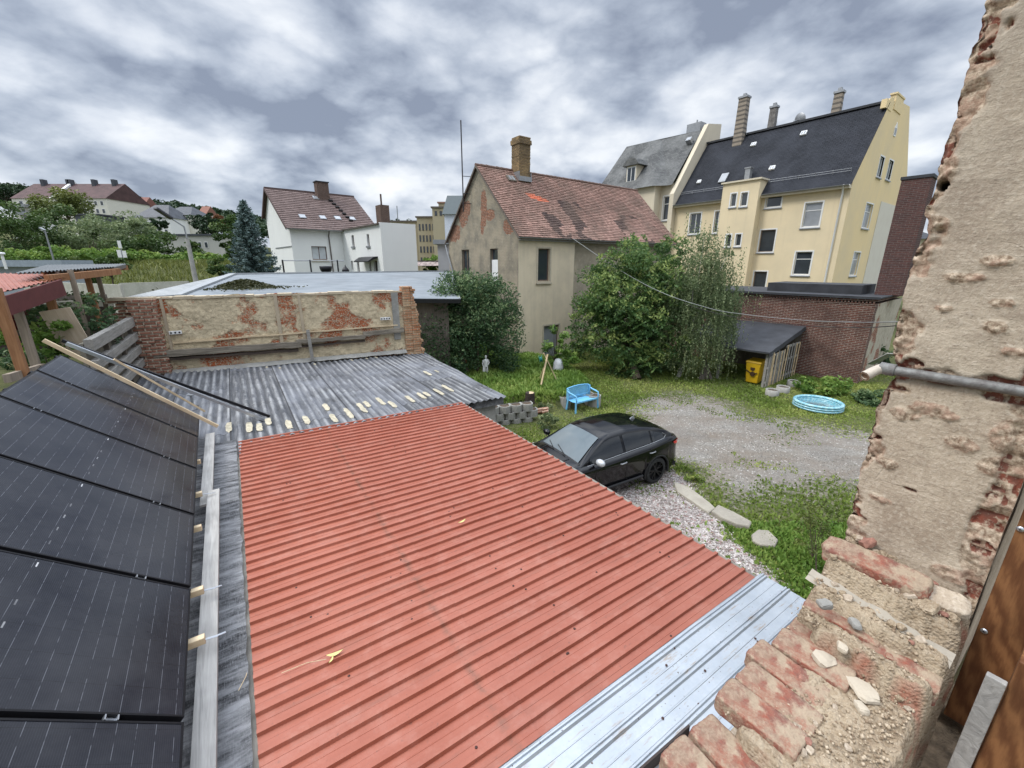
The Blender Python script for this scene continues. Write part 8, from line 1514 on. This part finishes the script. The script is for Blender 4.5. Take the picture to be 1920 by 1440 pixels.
m = MB(); m.bar(A_.lerp(B_, .55)+Vector((0, -.02, -.25)), A_.lerp(B_, .55)+Vector((0, .0, .0)), .06, .05, (0, 1, 0)); m.bar(A_.lerp(B_, .70)+Vector((0, -.02, -.22)), A_.lerp(B_, .70)+Vector((0, .0, .0)), .06, .05, (0, 1, 0)); obj('bracket_post', m, wo2, rr_)
def wallpx(nm, a, b, zb_, th, mat, label, cat, bev=0):
    a = Vector(a); b = Vector(b); d = b-a; ang = math.degrees(math.atan2(d.y, d.x)); m = MB(); L = d.xy.length; m.prism([(0, 0, zb_), (L, 0, zb_), (L, 0, b.z), (0, 0, a.z)], (0, th, 0)); o = obj(nm, m, mat); o.location = (a.x, a.y, 0); o.rotation_euler = (0, 0, R(ang)); return tag(o, label, cat)
cpan = M_plaster('pale concrete panels', (.44, .43, .37), (.28, .28, .23), (.54, .53, .48), .7, 50, .008, 1.2)
wallpx('fence_wall', at_y(40, 527, 15), at_y(224, 534, 13.2), 3.0, .08, cpan, 'pale weathered concrete panel fence behind the shelter posts', 'fence'); wallpx('concrete_wall', at_y(222, 531, 25), at_y(352, 527, 26), 2.5, .2, cpan, 'low pale concrete wall beyond the ruined wall at the left', 'wall')
wallpx('board_fence', at_y(-40, 574, 9.8), at_y(212, 569, 11.8), 2.5, .05, M_wood('dark board fence', (.045, .035, .03), (.09, .07, .06), 0), 'dark board fence in the shade behind the shelter posts', 'fence'); a = at_y(-30, 568, 9.6); b = at_y(212, 563, 11.6); plank('white_board', a, b, .04, .16, cpan, 'long pale board along the top of the dark fence', 'board')
wallpx('dark_board', at_y(70, 553, 11.2), at_y(200, 552, 12.4), at_y(100, 565, 11.5).z, .04, MT['wood_old'], 'dark narrow board below the concrete panel fence', 'board')
px_box('flat_roof_hall', 'low grey flat roof stretching behind the shelter at the left edge', 'hall', -120, 118, 500, 24, 1.2, 2.5, M_plain('grey hall wall', (.3, .33, .36), .8), M_plain('grey blue roofing', (.26, .30, .34), .6))
# sleeper boards of the small retaining wall
fa, fb = at_y(250, 598, 10.15), at_y(168, 636, 6.95); rw = thing('board_wall', 'low retaining wall of grey weathered boards between the shelter and the ruined wall', 'retaining wall', (fb.x, fb.y, 0), math.degrees(math.atan2(fa.y-fb.y, fa.x-fb.x))); Lw = (fa.xy-fb.xy).length
for k, (zt_, hh_) in enumerate(((3.97, .20), (3.60, .16), (3.28, .16), (2.96, .16))):
    m = MB(); m.prism([(0, -.03, zt_-hh_), (Lw, -.03, zt_-hh_-.02), (Lw, -.03, zt_), (0, -.03, zt_)], (0, .12, 0)); obj('board', m, MT['wood_grey'], rw, bevel=.006)
m = MB(); m.box(0, .10, 2.2, Lw, .16, 3.9); obj('backing', m, M_plaster('mossy backing boards', (.20, .18, .14), (.12, .11, .09), None, .6, 30, .01, 3), rw)
for f in (.3, .62, .9): m = MB(); m.box(Lw*f, .02, 2.4, Lw*f+.09, .10, 3.9); obj('post', m, MT['wood_old'], rw)
pq = at_y(148, 690, 7.4); m = MB(); m.box(-.22, -.01, 0, .22, .01, .86); o = obj('plywood_board', m, M_wood('plywood', (.42, .33, .24), (.55, .45, .35), 2)); o.location = (at_y(146, 640, 7.5).x, 7.5, at_y(146, 665, 7.5).z); o.rotation_euler = (.12, -.16, .35); tag(o, 'pale plywood board leaning between two shelter posts', 'board')
plank('timber_beam', at_y(10, 702, 5.5), at_y(78, 682, 6.6), .07, .12, wo2, 'low horizontal timber at the foot of the left posts', 'beam')
m = MB(); m.box(-.35, -.2, 0, .3, .25, .34); o = obj('storage_crate', m, M_plain('dark red plastic', (.16, .02, .025), .5), bevel=.03); m = MB(); m.box(-.31, -.17, .341, .26, .22, .343); obj('contents', m, M_SOIL, o); o.location = at_y(14, 618, 7.6); tag(o, 'dark red plastic crate under the left shelter', 'crate')
m = MB(); m.box(-.9, -.15, -.04, .7, .25, 0); o = obj('shelf', m, MT['wood_old']); o.location = at_y(20, 634, 7.6); tag(o, 'dark shelf board under the left shelter', 'shelf')
for k, (px, py, w_, hh_, n, mt, lab) in enumerate(((80, 655, .75, .55, 1500, 'leaf_bright', 'lush green plant growing between the left posts'), (110, 610, .6, .5, 900, 'leaf_elder', 'twiggy dark plant behind the left posts'), (175, 605, .5, .5, 700, 'leaf_elder', 'dark foliage behind the slim post at the left'), (40, 680, .6, .4, 900, 'leaf_elder', 'low dark plant at the foot of the second post'), (140, 600, .5, .6, 700, 'leaf_birch', 'thin grey-green plant under the corrugated roof'))):
    c = at_y(px, py, 7.4+.5*k); tree('garden_plant', lab, 'plant', (c.x, c.y, c.z-.7), tuple(c), (w_, .4, hh_), 16, n, .10, MT[mt], .012, None, 60+k, .34, .3, .3, 'plants under the left shelter', .42, 6, kids=('foliage', 'stem'))
